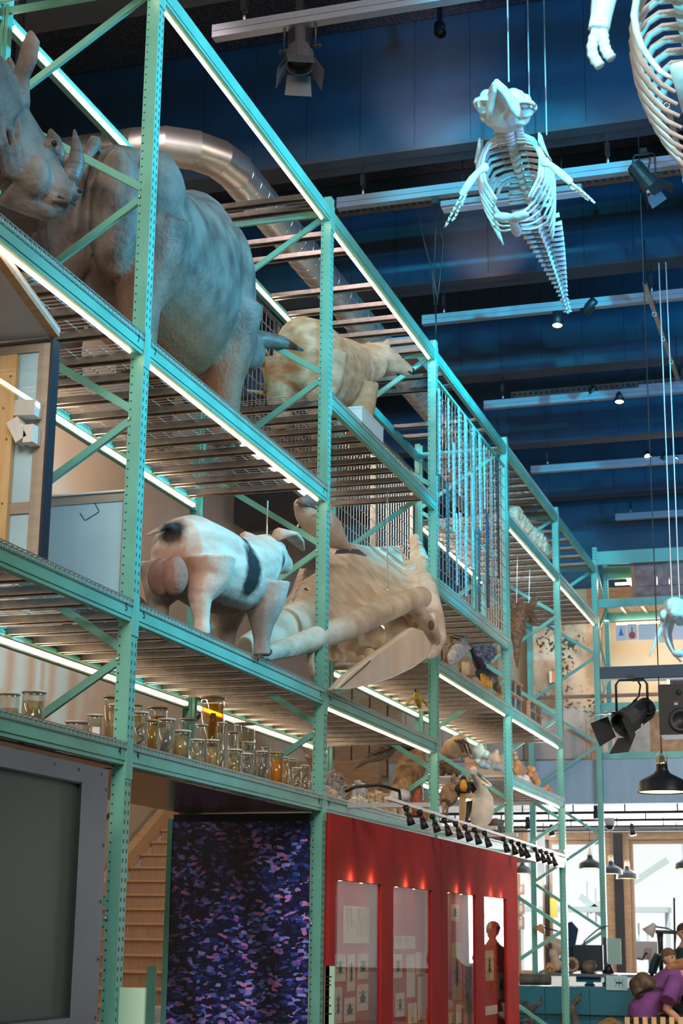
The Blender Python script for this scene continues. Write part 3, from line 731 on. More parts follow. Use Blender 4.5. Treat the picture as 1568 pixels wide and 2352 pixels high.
# ventilation duct
M_DUCT = mat('spiral_duct', (.62, .60, .58), .36, .92, var=.1, scale=3)
t = thing('ventilation_duct', 'shiny spiral ventilation duct bending above the rack', 'duct', (-1.1, 12, 8.0))
R = .165
c0 = [(-5.15, 11.40, 8.0), (-1.75, 11.40, 8.0)]; c1 = [(-1.12, 12.03, 8.0), (-1.12, 27.0, 8.0)]
obj('cross_run', G().tube(c0, R, 28, False), M_DUCT, t, True)
el = [(-1.75 + .63 * math.sin(a), 12.03 - .63 * math.cos(a), 8.0) for a in [i * pi / 8 for i in range(5)]]
el = [Vector(e) for e in el]
for i in range(4): d_ = (el[i + 1] - el[i]) * .14; obj('elbow_segment', G().tube([el[i] - d_, el[i + 1] + d_], R + .002 * (i % 2), 28, False), M_DUCT, t, True)
obj('long_run', G().tube(c1, R, 28, False), M_DUCT, t, True)
for k in range(16): obj('seam', G().tube([(-1.80 - .21 * k, 11.40, 8.0), (-1.812 - .21 * k, 11.40, 8.0)], R + .003, 28), mat('seam_bright', (.85, .85, .85), .2, .9), t, True)
for k in range(72): obj('seam', G().tube([(-1.12, 12.08 + .205 * k, 8.0), (-1.12, 12.092 + .205 * k, 8.0)], R + .003, 28), mat('seam_bright', (.85, .85, .85), .2, .9), t, True)
for y in (14.0, 17.4, 20.6): obj('hanger_rod', G().tube([(-1.12, y, 8.16), (-1.12, y, ZC)], .006, 6), M_BLACK, t)

# lighting beam with loudspeaker at right
t = thing('lighting_beam', 'dark blue lighting beam above the loudspeaker at right', 'beam', (2.5, 14, 3.8))
obj('box_beam', G().box(1.63, 7.5, 13.98, 14.08, 3.755, 3.86), mat('navy_paint', (.02, .06, .11), .5), t)
obj('white_track', G().box(1.9, 7.5, 14.0, 14.06, 3.735, 3.7549), M_WHITE, t)
for x in (2.6, 6.5): obj('suspension', G().tube([(x, 14.03, 3.86), (x, 14.03, 9)], .008, 6), M_BLACK, t)
t = thing('loudspeaker', 'black loudspeaker hanging under the dark blue lighting beam', 'loudspeaker', (2.35, 14, 3.3))
sa, sb = at(1510, 1572, Y=13.85), at(1510, 1688, Y=13.85)
sx = sa.x
obj('cabinet', G().box(sx, sx + .36, 13.86, 14.2, sb.z, sa.z), mat('speaker_black', (.008, .011, .014), .5), t)
obj('woofer', G().lathe([(.001, -.01), (.07, .0), (.10, .012), (.105, .004), (.105, .0)], n=20), M_BLACK, t, True, True).rotation_euler = (pi / 2, 0, 0)
t.children[-1].location = Vector((sx + .18, 13.855, sb.z + .12)) - t.location
obj('tweeter', G().ell((sx + .17, 13.858, sa.z - .07), (.025, .008, .025)), M_INK, t, True)
obj('red_badge', G().box(sx + .125, sx + .165, 13.857, 13.8595, sa.z - .155, sa.z - .150), mat('badge_red', (.7, .1, .1), .5), t)
obj('white_badge', G().box(sx + .13, sx + .16, 13.857, 13.8595, sa.z - .175, sa.z - .162), M_WHITE, t)
for k in range(2): obj('bracket', G().box(sx + .06 + .16 * k, sx + .085 + .16 * k, 14.0, 14.04, sa.z, 3.735), M_BOLT, t)

# loose cables hanging from the second bar to the rack
p = at(1000, 470, Y=14.1)
t = thing('cable_bundle', 'loose black cables dropping from the bar left of the whale flipper', 'cable', p)
for k, pts in enumerate(([(1004, 470), (1000, 540), (996, 640), (1004, 690)], [(996, 466), (1018, 560), (1010, 640), (1003, 700)], [(958, 480), (975, 560), (992, 620), (998, 700)], [(1000, 700), (1001, 740), (1000, 778)])):
    obj('cable', G().tube([at(x, y, Y=14.1 + .03 * k) for x, y in pts], .008, 6), M_BLACK, t, True)
obj('hook', G().box(p.x - .03, p.x + .03, 14.06, 14.12, p.z, 8.505), M_BLACK, t)

# ------------------------------------------------------------------ animals
def hide(name, base, col2, scale=6, patches=(), rough=.75, bump=.35, bscale=26, stretch=(1, 1, 1), sss=0.0):
    """fur or skin: mottled colour plus soft-edged patches that the animal itself has (object coordinates)"""
    m = mat(name, base, rough, col2=col2, scale=scale, bump=bump, bscale=bscale, stretch=stretch, spec=.3)
    nt = m.node_tree; n = nt.nodes; l = nt.links; b = n['Principled BSDF']
    src = b.inputs['Base Color'].links[0].from_socket
    if patches:
        tc = n.new('ShaderNodeTexCoord')
        nz = n.new('ShaderNodeTexNoise'); nz.inputs['Scale'].default_value = 14; nz.inputs['Detail'].default_value = 4
        l.new(tc.outputs['Object'], nz.inputs['Vector'])
        for c, r, col, soft in patches:
            mp = n.new('ShaderNodeMapping'); mp.vector_type = 'POINT'
            mp.inputs['Scale'].default_value = [1 / k for k in r]; mp.inputs['Location'].default_value = [-c[i] / r[i] for i in range(3)]
            l.new(tc.outputs['Object'], mp.inputs[0])
            ln = n.new('ShaderNodeVectorMath'); ln.operation = 'LENGTH'; l.new(mp.outputs[0], ln.inputs[0])
            ad = n.new('ShaderNodeMath'); ad.operation = 'MULTIPLY_ADD'; ad.inputs[1].default_value = .8; l.new(nz.outputs['Fac'], ad.inputs[0])
            l.new(ln.outputs['Value'], ad.inputs[2])
            rp = n.new('ShaderNodeMapRange'); rp.inputs['From Min'].default_value = 1.4 - soft; rp.inputs['From Max'].default_value = 1.4 + soft
            rp.inputs['To Min'].default_value = 1; rp.inputs['To Max'].default_value = 0; l.new(ad.outputs[0], rp.inputs['Value'])
            mx = n.new('ShaderNodeMix'); mx.data_type = 'RGBA'; l.new(rp.outputs[0], mx.inputs[0]); l.new(src, mx.inputs[6]); mx.inputs[7].default_value = (*col, 1)
            src = mx.outputs[2]
        l.new(src, b.inputs['Base Color'])
    return m
def trunk(g, st, n=18):
    """st: (x, z, rz, ry[, y]) stations of a body along +x"""
    rings = []
    for s in st:
        x, z, rz, ry = s[:4]; y = s[4] if len(s) > 4 else 0
        rings.append([(x, y + ry * math.cos(2 * pi * j / n), z + rz * math.sin(2 * pi * j / n)) for j in range(n)])
    g.loft(rings); return g
def limb(g, pts, rs, n=10, flat=1.0): return g.tube(pts, rs, n, True, flat)

M_EYE = mat('eye_black', (.01, .01, .012), .08)
M_RHINO = hide('rhino_skin', (.075, .06, .054), (.185, .155, .14), 5, rough=.58, bump=.5, bscale=34,
               patches=[((1.2, 0, .35), (1.6, .7, .35), (.20, .10, .055), .5)])
def rhino(name, label, loc, rz, head=None, s=1.0):
    t = thing(name, label, 'rhinoceros', loc, rz)
    g = G()
    trunk(g, [(-.02, 1.08, .22, .18), (.05, 1.05, .38, .34), (.25, 1.01, .50, .48), (.6, .97, .56, .53), (1.0, .93, .58, .58), (1.4, .97, .64, .58), (1.8, 1.07, .69, .54), (2.1, 1.10, .66, .48), (2.35, 1.06, .55, .40), (2.55, 1.0, .42, .30)], 26)
    for y in (-1, 1):
        limb(g, [(.30, .30 * y, .95), (.34, .31 * y, .70), (.18, .30 * y, .42), (.20, .30 * y, .16), (.22, .30 * y, .0)], [.34, .29, .17, .145, .16], 14)
        limb(g, [(2.05, .30 * y, .95), (2.08, .31 * y, .65), (2.04, .30 * y, .40), (2.06, .30 * y, .15), (2.08, .30 * y, .0)], [.33, .25, .17, .145, .16], 14)
        g.ell((.36, .36 * y, 1.0), (.36, .22, .46)); g.ell((2.0, .36 * y, 1.05), (.32, .21, .48))
        g.ell((.0, .17 * y, .95), (.22, .20, .42))
    # skin folds
    for x, r, z in ((2.34, .03, 1.0), (1.72, .022, 1.0)):
        pass
    limb(g, [(-.05, 0, 1.42), (-.16, .02, 1.28), (-.20, .05, 1.02), (-.17, .08, .78)], [.06, .045, .035, .025], 10)
    hx = None
    if head is None:      # head carried low in front of the chest, horn forward
        trunk(g, [(2.4, 1.0, .44, .32), (2.7, 1.02, .32, .24, -.0), (2.95, 1.03, .23, .19, -.03), (3.2, 1.02, .18, .16, -.05), (3.4, 1.0, .14, .14, -.08), (3.48, .99, .10, .10, -.09)], 16)
        for y in (-1, 1): limb(g, [(2.72, .16 * y, 1.2), (2.70, .22 * y, 1.36), (2.72, .24 * y, 1.44)], [.05, .065, .02], 8)
    else:
        head(g)
    me = remesh('body', g, M_RHINO, .021, 5)
    body = obj('body', me, None, t, True, True)
    me.materials[0] = M_RHINO
    for x in (.22, 2.08):
        for y in (-.3, .3):
            for k in range(3): obj('toenail', G().ell((x + .13, y + (k - 1) * .09, .05), (.045, .04, .05), nu=10, nv=6), mat('nail', (.16, .13, .10), .5), t, True, True)
    if head is None:
        obj('horn', G().tube([(3.30, -.06, 1.06), (3.45, -.16, 1.12), (3.65, -.30, 1.14), (3.85, -.44, 1.12)], [.09, .07, .05, .008], 12), M_HORN, t, True, True)
        obj('horn', G().tube([(3.10, -.04, 1.14), (3.14, -.04, 1.24), (3.17, -.05, 1.30)], [.07, .05, .01], 12), M_HORN, t, True, True)
        for y in (-1, 1): obj('eye', G().ell((3.05, -.04 + .17 * y, 1.08), .022), M_EYE, t, True, True)
    t.scale = s
    return t
M_HORN = mat('horn', (.09, .08, .075), .5, var=.3, scale=10, stretch=(1, 1, 4), bump=.3)
rhino('rhinoceros', 'big grey rhino seen from behind, its horn poking out at the right', (-.58, 8.42, Z7 + .014), pi / 2 + .02, s=(.80, .84, 1.05))

# the other rhino: only its lowered head reaches into the picture
rl = thing('rhinoceros', 'grey rhino at the left edge lowering its two-horned head', 'rhinoceros', (0, 0, Z7 + .014))
def rhino_head():
    nose = at(166, 462, X=-.12); hd = Vector((.66, .75, 0)); lat = Vector((-.75, .66, 0))
    P = lambda h, z, y=0.0: tuple(nose + hd * h + Vector((0, 0, z)) + lat * y)
    g = G()
    # face axis from the nose back to the neck
    g.tube([P(-.005, .015), P(-.05, .0), P(-.12, .03), P(-.20, .08), P(-.30, .155), P(-.42, .225), P(-.56, .30)],
           [(.045, .07), (.098, .10), (.125, .118), (.165, .13), (.205, .15), (.26, .18), (.33, .24)], 20, True, 1.0, up=lat)
    g.tube([P(-.05, -.045), P(-.14, -.085), P(-.24, -.06), P(-.36, .0)], [.055, .065, .08, .12], 14)      # lower jaw
    for y in (-1, 1):
        g.ell(P(-.015, .01, .075 * y), .040); g.ell(P(-.180, .235, .115 * y), .034)          # nostril and eye bulges
        g.ell(P(-.26, .04, .09 * y), (.10, .10, .12))
        g.tube([P(-.37, .42, .10 * y), P(-.375, .56, .13 * y), P(-.355, .66, .16 * y), P(-.345, .76, .17 * y), P(-.35, .84, .16 * y)], [(.07, .06), (.05, .04), (.06, .035), (.055, .03), (.012, .012)], 12)
    # neck and the body out of the picture
    g.tube([P(-.44, .24), P(-.58, .32), P(-.82, .42), P(-1.1, .50)], [.24, .34, .44, .52], 20)
    b0 = nose + hd * -1.1
    zb = Z7 + .014
    g.tube([(b0.x, b0.y, zb + .98), (-.56, b0.y - .4, zb + 1.05), (-.58, b0.y - 1.2, zb + .98), (-.58, b0.y - 2.0, zb + 1.02), (-.58, b0.y - 2.3, zb + 1.05)], [.50, .58, .58, .52, .2], 22)
    for dy in (-.5, -2.0):
        for sx in (-1, 1): g.tube([(-.58 + .28 * sx, b0.y + dy, zb + .8), (-.58 + .28 * sx, b0.y + dy, zb + .35), (-.58 + .28 * sx, b0.y + dy + .02, zb)], [.26, .16, .16], 12)
    # folds on the neck
    for k in range(4): g.tube([P(-.40 - .07 * k, .46 + .03 * k, -.12), P(-.40 - .07 * k, .30 + .02 * k, -.185 - .03 * k), P(-.35 - .06 * k, .12, -.175 - .03 * k), P(-.3 - .04 * k, -.02, -.12)], .020, 8)
    for k in range(5): g.tube([P(-.03 - .022 * k, .05 + .02 * k, -.118), P(-.05 - .025 * k, -.02 + .01 * k, -.122), P(-.045 - .03 * k, -.075, -.09)], .007, 6)
    b = obj('body', remesh('body', g, M_RHINO, .014, 3), None, rl)
    h1 = obj('horn', G().tube([P(-.055, .10), P(-.010, .16), P(.012, .24), P(.006, .33), P(-.012, .42)], [.075, .058, .045, .03, .006], 14), M_HORN, rl, True)
    h2 = obj('horn', G().tube([P(-.145, .19), P(-.125, .26), P(-.132, .33), P(-.148, .385)], [(.085, .06), (.07, .05), (.045, .03), (.008, .008)], 14), M_HORN, rl, True)
    for y in (-1, 1):
        obj('eye', G().ell(P(-.172, .232, .141 * y), .017, nu=12, nv=8), M_EYE, rl, True)
        obj('nostril', G().ell(P(.0, .015, .108 * y), (.018, .018, .012)), M_INK, rl, True)
        obj('mouth_line', G().tube([P(-.01, -.055, .075 * y), P(-.06, -.05, .098 * y), P(-.12, -.045, .108 * y)], .007, 6), M_INK, rl, True)
rhino_head()

# polar bear
M_BEAR = hide('bear_fur', (.42, .30, .18), (.60, .49, .36), 7, rough=.9, bump=.3, bscale=60, stretch=(1, 1, 2.2),
              patches=[((-.02, 0, .55), (.14, .10, .16), (.30, .17, .08), .5), ((1.25, .2, .3), (.2, .2, .3), (.42, .24, .11), .6), ((1.25, -.2, .3), (.2, .2, .3), (.42, .24, .11), .6)])
t = thing('polar_bear', 'stuffed cream polar bear standing on the rack, head to the right', 'bear', (-.53, 12.05, 5.663 + .014), pi / 2 - .08)
g = G()
trunk(g, [(-.03, .62, .16, .14), (.06, .63, .29, .25), (.3, .62, .35, .33), (.65, .60, .36, .36), (1.0, .65, .35, .33), (1.25, .72, .34, .29), (1.42, .80, .26, .22, -.05), (1.6, .88, .19, .16, -.14), (1.72, .92, .16, .13, -.22)], 22)
for y in (-1, 1):
    limb(g, [(.22, .18 * y, .58), (.22, .20 * y, .38), (.14, .20 * y, .2), (.20, .20 * y, .06), (.27, .20 * y, .035)], [.26, .19, .125, .105, .06], 12)
    limb(g, [(1.25, .18 * y, .60), (1.27, .19 * y, .40), (1.26, .19 * y, .2), (1.29, .19 * y, .06), (1.36, .19 * y, .035)], [.22, .165, .12, .105, .06], 12)
    g.ell((1.74, -.22 + .10 * y, 1.10), (.03, .045, .05))
trunk(g, [(1.6, .94, .15, .14, -.14), (1.74, .99, .14, .14, -.22), (1.86, .98, .115, .115, -.30), (1.98, .95, .078, .075, -.38), (2.08, .925, .062, .055, -.44), (2.11, .92, .03, .03, -.455)], 14)
g.ell((.0, 0, .76), (.05, .05, .06))
obj('body', remesh('body', g, M_BEAR, .016, 4), None, t, True, True)
obj('nose', G().ell((2.115, -.465, .937), (.022, .033, .024)), M_EYE, t, True, True)
for y in (-1, 1): obj('eye', G().ell((1.93, -.345 + .08 * y, 1.015), .012), M_EYE, t, True, True)
obj('mouth_line', G().tube([(2.09, -.50, .885), (2.0, -.47, .895)], .007, 6), M_EYE, t, True, True)
for x in (.31, 1.40):
    for y in (-.2, .2):
        for k in range(4): obj('claw', G().tube([(x, y + (k - 1.5) * .04, .04), (x + .05, y + (k - 1.5) * .04, .012)], [.011, .004], 6), M_EYE, t, True, True)
t.scale = (.80, .9, 1.02)
t = thing('pale_box', 'small pale blue box beside the front paw of the bear', 'box', (-.1, 13.0, 5.677))
pb = at(838, 975, X=-.08)
g = G().box(-.16, -.0, pb.y - .35, pb.y + .28, 5.677, 5.80)
obj('carton', g, mat('pale_blue_box', (.55, .68, .72), .5), t); obj('lid', G().box(-.162, .002, pb.y - .352, pb.y + .282, 5.801, 5.82), mat('pale_blue_box', (.5, .6, .6), .5), t)

# spotted pig
M_PIG = hide('pig_skin', (.46, .34, .27), (.66, .55, .47), 6, rough=.75, bump=.22, bscale=90, stretch=(.5, 1, 1.6),
             patches=[((.60, -.25, .50), (.11, .12, .21), (.018, .02, .022), .22), ((.62, -.10, .74), (.06, .13, .09), (.03, .02, .022), .2), ((-.02, 0, .66), (.10, .09, .09), (.02, .022, .025), .3),
                      ((-.02, -.05, .40), (.12, .16, .16), (.36, .17, .11), .5), ((.45, 0, .26), (.40, .3, .08), (.24, .15, .12), .4), ((.98, -.16, .22), (.16, .14, .3), (.22, .19, .17), .5), ((1.22, -.13, .70), (.06, .06, .07), (.05, .04, .04), .3)])
t = thing('pig', 'stuffed pink pig with black patches standing on the rack', 'pig', (-.22, 9.0, Z5 + .014), pi / 2 - .15)
g = G()
trunk(g, [(-.03, .56, .12, .10), (.03, .55, .22, .19), (.18, .54, .285, .245), (.45, .52, .295, .265), (.75, .52, .28, .26), (.98, .58, .265, .22), (1.12, .66, .23, .19), (1.24, .74, .185, .165), (1.36, .78, .14, .125), (1.46, .775, .10, .09), (1.54, .765, .075, .07), (1.58, .76, .068, .066)], 22)
for y in (-1, 1):
    limb(g, [(.16, .14 * y, .50), (.17, .15 * y, .35), (.09, .15 * y, .22), (.12, .15 * y, .10), (.13, .15 * y, .0)], [.20, .15, .075, .052, .055], 12)
    limb(g, [(.98, .13 * y, .50), (1.0, .135 * y, .34), (.98, .135 * y, .2), (.98, .135 * y, .10), (.99, .135 * y, .0)], [.19, .135, .078, .056, .058], 12)
limb(g, [(.0, 0, .68), (-.06, .02, .70), (-.10, .07, .66), (-.13, .13, .63)], [.04, .028, .02, .012], 8)
obj('body', remesh('body', g, M_PIG, .011, 4), None, t, True, True)
M_EAR = hide('pig_ear', (.46, .32, .26), (.55, .42, .36), 9, rough=.7)
for y in (-1, 1):
    ear = G().loft([[(1.20 + .0, .13 * y + .05 * math.cos(a), .90 + .05 * math.sin(a)) for a in [k * pi / 4 for k in range(8)]],
                    [(1.33, .15 * y + .075 * math.cos(a), .925 + .02 * math.sin(a)) for a in [k * pi / 4 for k in range(8)]],
                    [(1.46, .15 * y + .055 * math.cos(a), .90 + .015 * math.sin(a)) for a in [k * pi / 4 for k in range(8)]],
                    [(1.58, .14 * y + .012 * math.cos(a), .86 + .008 * math.sin(a)) for a in [k * pi / 4 for k in range(8)]]])
    obj('ear', ear, M_EAR, t, True, True)
    obj('nostril', G().ell((1.588, .025 * y, .765), (.012, .014, .02)), M_EYE, t, True, True)
    obj('eye', G().ell((1.36, .122 * y, .835), .011), M_EYE, t, True, True)
for x in (.14, 1.0):
    for y in (-.15, .15): obj('hoof', G().ell((x + .03, y * .93, .028), (.055, .045, .032)), mat('hoof', (.05, .045, .04), .5), t, True, True)
obj('scrotum', remesh('scrotum', G().ell((-.055, -.05, .36), (.09, .085, .13)).ell((-.055, .05, .36), (.09, .085, .13)), hide('pig_dark', (.25, .12, .09), (.33, .18, .14), 8), .01, 4), None, t, True, True)

t.scale = (.92, 1, .95)
# hairy brown boar behind the pig
M_BOAR = hide('boar_fur', (.10, .06, .035), (.28, .19, .12), 26, rough=.95, bump=.9, bscale=90, stretch=(.6, 1, 1.2))
t = thing('wild_boar', 'low brown hairy boar standing behind the pig', 'boar', (-.80, 9.15, Z5 + .014), pi / 2 + .1)
g = G()
trunk(g, [(-.02, .22, .08, .08), (.08, .24, .15, .13), (.35, .26, .17, .15), (.65, .27, .165, .14), (.82, .28, .12, .11), (.95, .26, .08, .07), (1.05, .23, .05, .045)], 14)
for x in (.12, .66):
    for y in (-1, 1): limb(g, [(x, .08 * y, .2), (x, .08 * y, .1), (x, .08 * y, 0)], [.08, .045, .035], 8)
obj('body', remesh('body', g, M_BOAR, .012, 3), None, t, True, True)
for y in (-1, 1): obj('ear', G().tube([(.84, .07 * y, .36), (.83, .09 * y, .43), (.84, .10 * y, .47)], [.03, .03, .004], 8), M_BOAR, t, True, True)
t = thing('brown_animal', 'brown hairy piglet with pricked ear behind the pig legs at the rack post', 'animal', (-.78, 9.05, Z5 + .014), pi / 2)
g = G()
trunk(g, [(-.3, .2, .06, .06), (-.2, .24, .13, .11), (0, .30, .14, .11), (.12, .38, .11, .09), (.22, .42, .08, .07), (.32, .40, .04, .04)], 12)
for x in (-.2, .05):
    for y in (-1, 1): limb(g, [(x, .06 * y, .2), (x, .06 * y, 0)], [.06, .03], 8)
obj('body', remesh('body', g, M_BOAR, .012, 3), None, t, True, True)
for y in (-1, 1): obj('ear', G().tube([(.10, .07 * y, .46), (.08, .08 * y, .56), (.09, .085 * y, .60)], [.03, .03, .004], 8), M_BOAR, t, True, True)

# ---- shapes drawn along measured points: (px, py, radius in px, X)
def PL(X): return {X[0]: X[1]} if isinstance(X, tuple) else {'X': X}
def pp(px, py, X): return at(px, py, **PL(X))
def ptube(g, pts, n=12, flat=1.0):
    P = []; R_ = []
    for px, py, r, X in pts:
        p = pp(px, py, X); P.append(p); R_.append(r * scl(p))
    g.tube(P, R_, n, True, flat); return g
def pell(g, px, py, r, X, rz=None):
    p = pp(px, py, X); k = scl(p); rr = (r * k, r * k, (rz or r) * k); g.ell(p, rr); return g
M_BONE = hide('old_bone', (.45, .36, .26), (.66, .59, .48), 5, rough=.7, bump=.5, bscale=20, patches=[])
sk = thing('whale_skull', 'huge pale whale skull slung from cables above the second rack shelf', 'skull', (-.3, 12.8, 3.36))
g = G()
rows = [[(668, 1392, -.75), (700, 1300, -.80), (745, 1258, -.75), (800, 1246, -.70), (862, 1256, -.65), (925, 1252, -.60), (950, 1224, -.52), (972, 1290, -.30)],
        [(648, 1404, -.70), (690, 1345, -.60), (740, 1312, -.52), (800, 1310, -.46), (862, 1318, -.42), (925, 1310, -.36), (955, 1296, -.26), (980, 1335, -.14)],
        [(618, 1428, -.62), (672, 1394, -.47), (735, 1380, -.36), (800, 1380, -.30), (862, 1380, -.25), (920, 1368, -.19), (960, 1362, -.12), (990, 1392, -.04)],
        [(580, 1472, -.50), (650, 1444, -.36), (730, 1444, -.22), (800, 1434, -.15), (862, 1418, -.10), (915, 1396, -.05), (960, 1402, 0), (1000, 1432, .05)]]
front = [[pp(*p) for p in r] for r in rows]
vd = Vector((-.75, .62, .1)) * .09
nv0 = len(g.v); R4, C8 = 4, 8
for r in front: g.v += [tuple(p) for p in r]
for r in front: g.v += [tuple(p + vd) for p in r]
ix = lambda s, i, j: nv0 + s * 32 + i * 8 + j
for i in range(3):
    for j in range(7):
        g.f.append((ix(0, i, j), ix(0, i + 1, j), ix(0, i + 1, j + 1), ix(0, i, j + 1)))
        g.f.append((ix(1, i, j), ix(1, i, j + 1), ix(1, i + 1, j + 1), ix(1, i + 1, j)))
for j in range(7):
    g.f.append((ix(0, 0, j), ix(0, 0, j + 1), ix(1, 0, j + 1), ix(1, 0, j))); g.f.append((ix(0, 3, j), ix(1, 3, j), ix(1, 3, j + 1), ix(0, 3, j + 1)))
for i in range(3):
    g.f.append((ix(0, i, 0), ix(1, i, 0), ix(1, i + 1, 0), ix(0, i + 1, 0))); g.f.append((ix(0, i, 7), ix(0, i + 1, 7), ix(1, i + 1, 7), ix(1, i, 7)))
ptube(g, [(560, 1485, 24, -.40), (600, 1478, 40, -.36), (640, 1452, 52, -.38), (692, 1428, 50, -.40), (740, 1420, 34, -.36)], 18)
ptube(g, [(598, 1508, 10, -.22), (640, 1492, 20, -.17), (720, 1468, 28, -.08), (800, 1440, 31, -.02), (870, 1408, 29, .03), (925, 1384, 27, .05), (968, 1372, 26, .05)], 16)
ptube(g, [(612, 1514, 7, -.2), (660, 1502, 10, -.14), (720, 1485, 14, -.08)], 10)
ptube(g, [(954, 1232, 8, -.48), (970, 1290, 17, -.25), (982, 1350, 22, -.06), (1000, 1420, 21, .04), (1006, 1466, 20, .07), (996, 1496, 15, .08), (978, 1508, 9, .08)], 14)
ptube(g, [(930, 1385, 22, .03), (958, 1400, 18, .07), (985, 1440, 20, .09), (1000, 1470, 16, .1)], 12)
ptube(g, [(988, 1412, 15, .10), (992, 1430, 12, .12)], 10)
# hollow underside
for j, (px, py, r, X) in enumerate([(750, 1480, 20, -.25), (800, 1478, 26, -.25), (860, 1460, 28, -.2), (910, 1440, 30, -.15), (945, 1425, 24, -.08)]): pell(g, px, py, r, X)
for px, py, r, X in ((765, 1505, 15, -.2), (785, 1512, 13, -.18), (805, 1508, 15, -.2), (830, 1515, 12, -.16), (848, 1502, 15, -.14), (760, 1492, 14, -.2)): pell(g, px, py, r, X)
obj('cranium', remesh('cranium', g, M_BONE, .014, 4), None, sk)
g = G()
poly = [(768, 1584), (800, 1548), (850, 1512), (905, 1472), (948, 1440), (972, 1448), (990, 1478), (984, 1508), (950, 1534), (900, 1558), (850, 1573), (800, 1584)]
g.plate([pp(x, y, .11) for x, y in poly], (-.09, .06, 0))
obj('jaw_blade', remesh('jaw_blade', g, hide('smooth_bone', (.66, .54, .42), (.74, .66, .56), 3, rough=.55, bump=.15), .012, 6), None, sk)
g = G(); ptube(g, [(715, 1490, 10, -.1), (712, 1515, 9, -.1), (716, 1545, 9, -.1), (724, 1562, 11, -.1)], 10, .5)
obj('hanging_blade', g, M_BONE, sk, True)
M_SUT = mat('suture_brown', (.10, .07, .05), .9)
def crack(pts, w=1.2):
    g = G(); ptube(g, [(x, y, w, X) for x, y, X in pts], 6); return g
obj('fissure', crack([(783, 1578, .118), (800, 1563, .118), (815, 1550, .118), (838, 1530, .118), (850, 1518, .118)], 1.5), M_SUT, sk, True)
obj('eye_hollow', G().ell(pp(990, 1436, .17), (.03, .03, .045)), M_SUT, sk, True)
obj('blow_slit', crack([(700, 1352, -.54), (716, 1370, -.48), (724, 1390, -.42)], 4), mat('slit_grey', (.08, .09, .10), .8), sk, True)
for a, b_, X in (((615, 1128), (632, 1392), -.45), ((890, 1088), (872, 1388), -.28)):
    p, q = pp(*a, X), pp(*b_, X); q.y = p.y
    q = Vector((p.x, p.y, at(*b_, Y=p.y).z))
    c = obj('hanging_cable', G().tube([q, (q.x, q.y, 4.79 if a[0] < 700 else 5.56)], .006, 6), M_WIRE, sk)
    obj('turnbuckle', G().tube([q, q + Vector((0, 0, .05)), q + Vector((0, 0, .13)), q + Vector((0, 0, .16))], [.008, .014, .014, .007], 8), M_BOLT, c, True)

# porpoise hung in front of the mesh
M_PORP = hide('porpoise_skin', (.52, .42, .34), (.62, .53, .44), 4, rough=.35, bump=.05, patches=[])
t = thing('porpoise', 'smooth cream and grey porpoise hung head-up above the whale skull', 'porpoise', (-.4, 12, 5.0))
g = G()
ptube(g, [(680, 1156, 6, -.42), (690, 1160, 18, -.42), (706, 1172, 33, -.40), (728, 1198, 43, -.38), (752, 1221, 38, -.36), (776, 1240, 22, -.34), (796, 1254, 9, -.33), (803, 1262, 5, -.33)], 20)
pell(g, 712, 1152, 20, -.40)
obj('body', remesh('body', g, M_PORP, .008, 4), None, t)
M_PDARK = mat('porpoise_dark', (.09, .07, .065), .3)
obj('head_cap', remesh('head_cap', ptube(G(), [(690, 1152, 9, -.372), (708, 1149, 14, -.35), (728, 1156, 14, -.33), (742, 1170, 9, -.31)], 12), mat('porpoise_grey', (.26, .21, .19), .35), .008, 4), None, t)
obj('mouth_line', ptube(G(), [(680, 1154, 2, -.38), (700, 1158, 2.5, -.30), (722, 1166, 2.5, -.275), (742, 1178, 2, -.26)], 8), M_PDARK, t, True)
obj('flank_slit', ptube(G(), [(756, 1204, 1.5, -.25), (774, 1214, 2, -.25), (788, 1222, 1.2, -.27)], 8), M_PDARK, t, True)
fl = G().plate([pp(x, y, -.33) for x, y in ((767, 1272), (775, 1263), (800, 1259), (825, 1262), (843, 1277), (822, 1272), (803, 1270), (785, 1271))], (-.02, .015, 0))
obj('tail_fluke', fl, M_PDARK, t)
obj('flipper', ptube(G(), [(690, 1204, 7, -.5), (678, 1222, 6, -.5), (666, 1242, 2, -.5)], 8, .4), M_PDARK, t, True)
p = pp(728, 1160, -.37)
obj('hanging_cable', G().tube([p, (p.x, p.y, 5.6)], .004, 6), M_WIRE, t)

# antlers and mesh at the back of the second level
M_ANT = hide('antler', (.30, .16, .08), (.52, .35, .22), 8, rough=.6)
t = thing('antlers', 'branching brown antlers standing left of the bear', 'antlers', (-.9, 11.9, 5.68))
for pts in ([(655, 925, 9, -.85), (650, 880, 9, -.85), (630, 845, 10, -.85), (606, 815, 12, -.85), (602, 795, 8, -.85)], [(606, 818, 10, -.85), (590, 806, 6, -.85), (573, 802, 2, -.85)],
            [(612, 838, 8, -.85), (585, 835, 6, -.85), (562, 838, 2, -.85)], [(636, 905, 8, -.85), (600, 902, 5, -.85), (566, 896, 2, -.85)], [(640, 892, 7, -.85), (614, 888, 4, -.85), (597, 880, 2, -.85)],
            [(656, 905, 7, -.82), (662, 870, 6, -.82), (659, 848, 2, -.82)], [(655, 890, 6, -.82), (648, 882, 4, -.82), (642, 880, 2, -.82)]):
    obj('tine', ptube(G(), pts, 10), M_ANT, t, True)
g = G().ell((at(655, 930, X=-.85)), .06); obj('base', g, M_ANT, t, True)
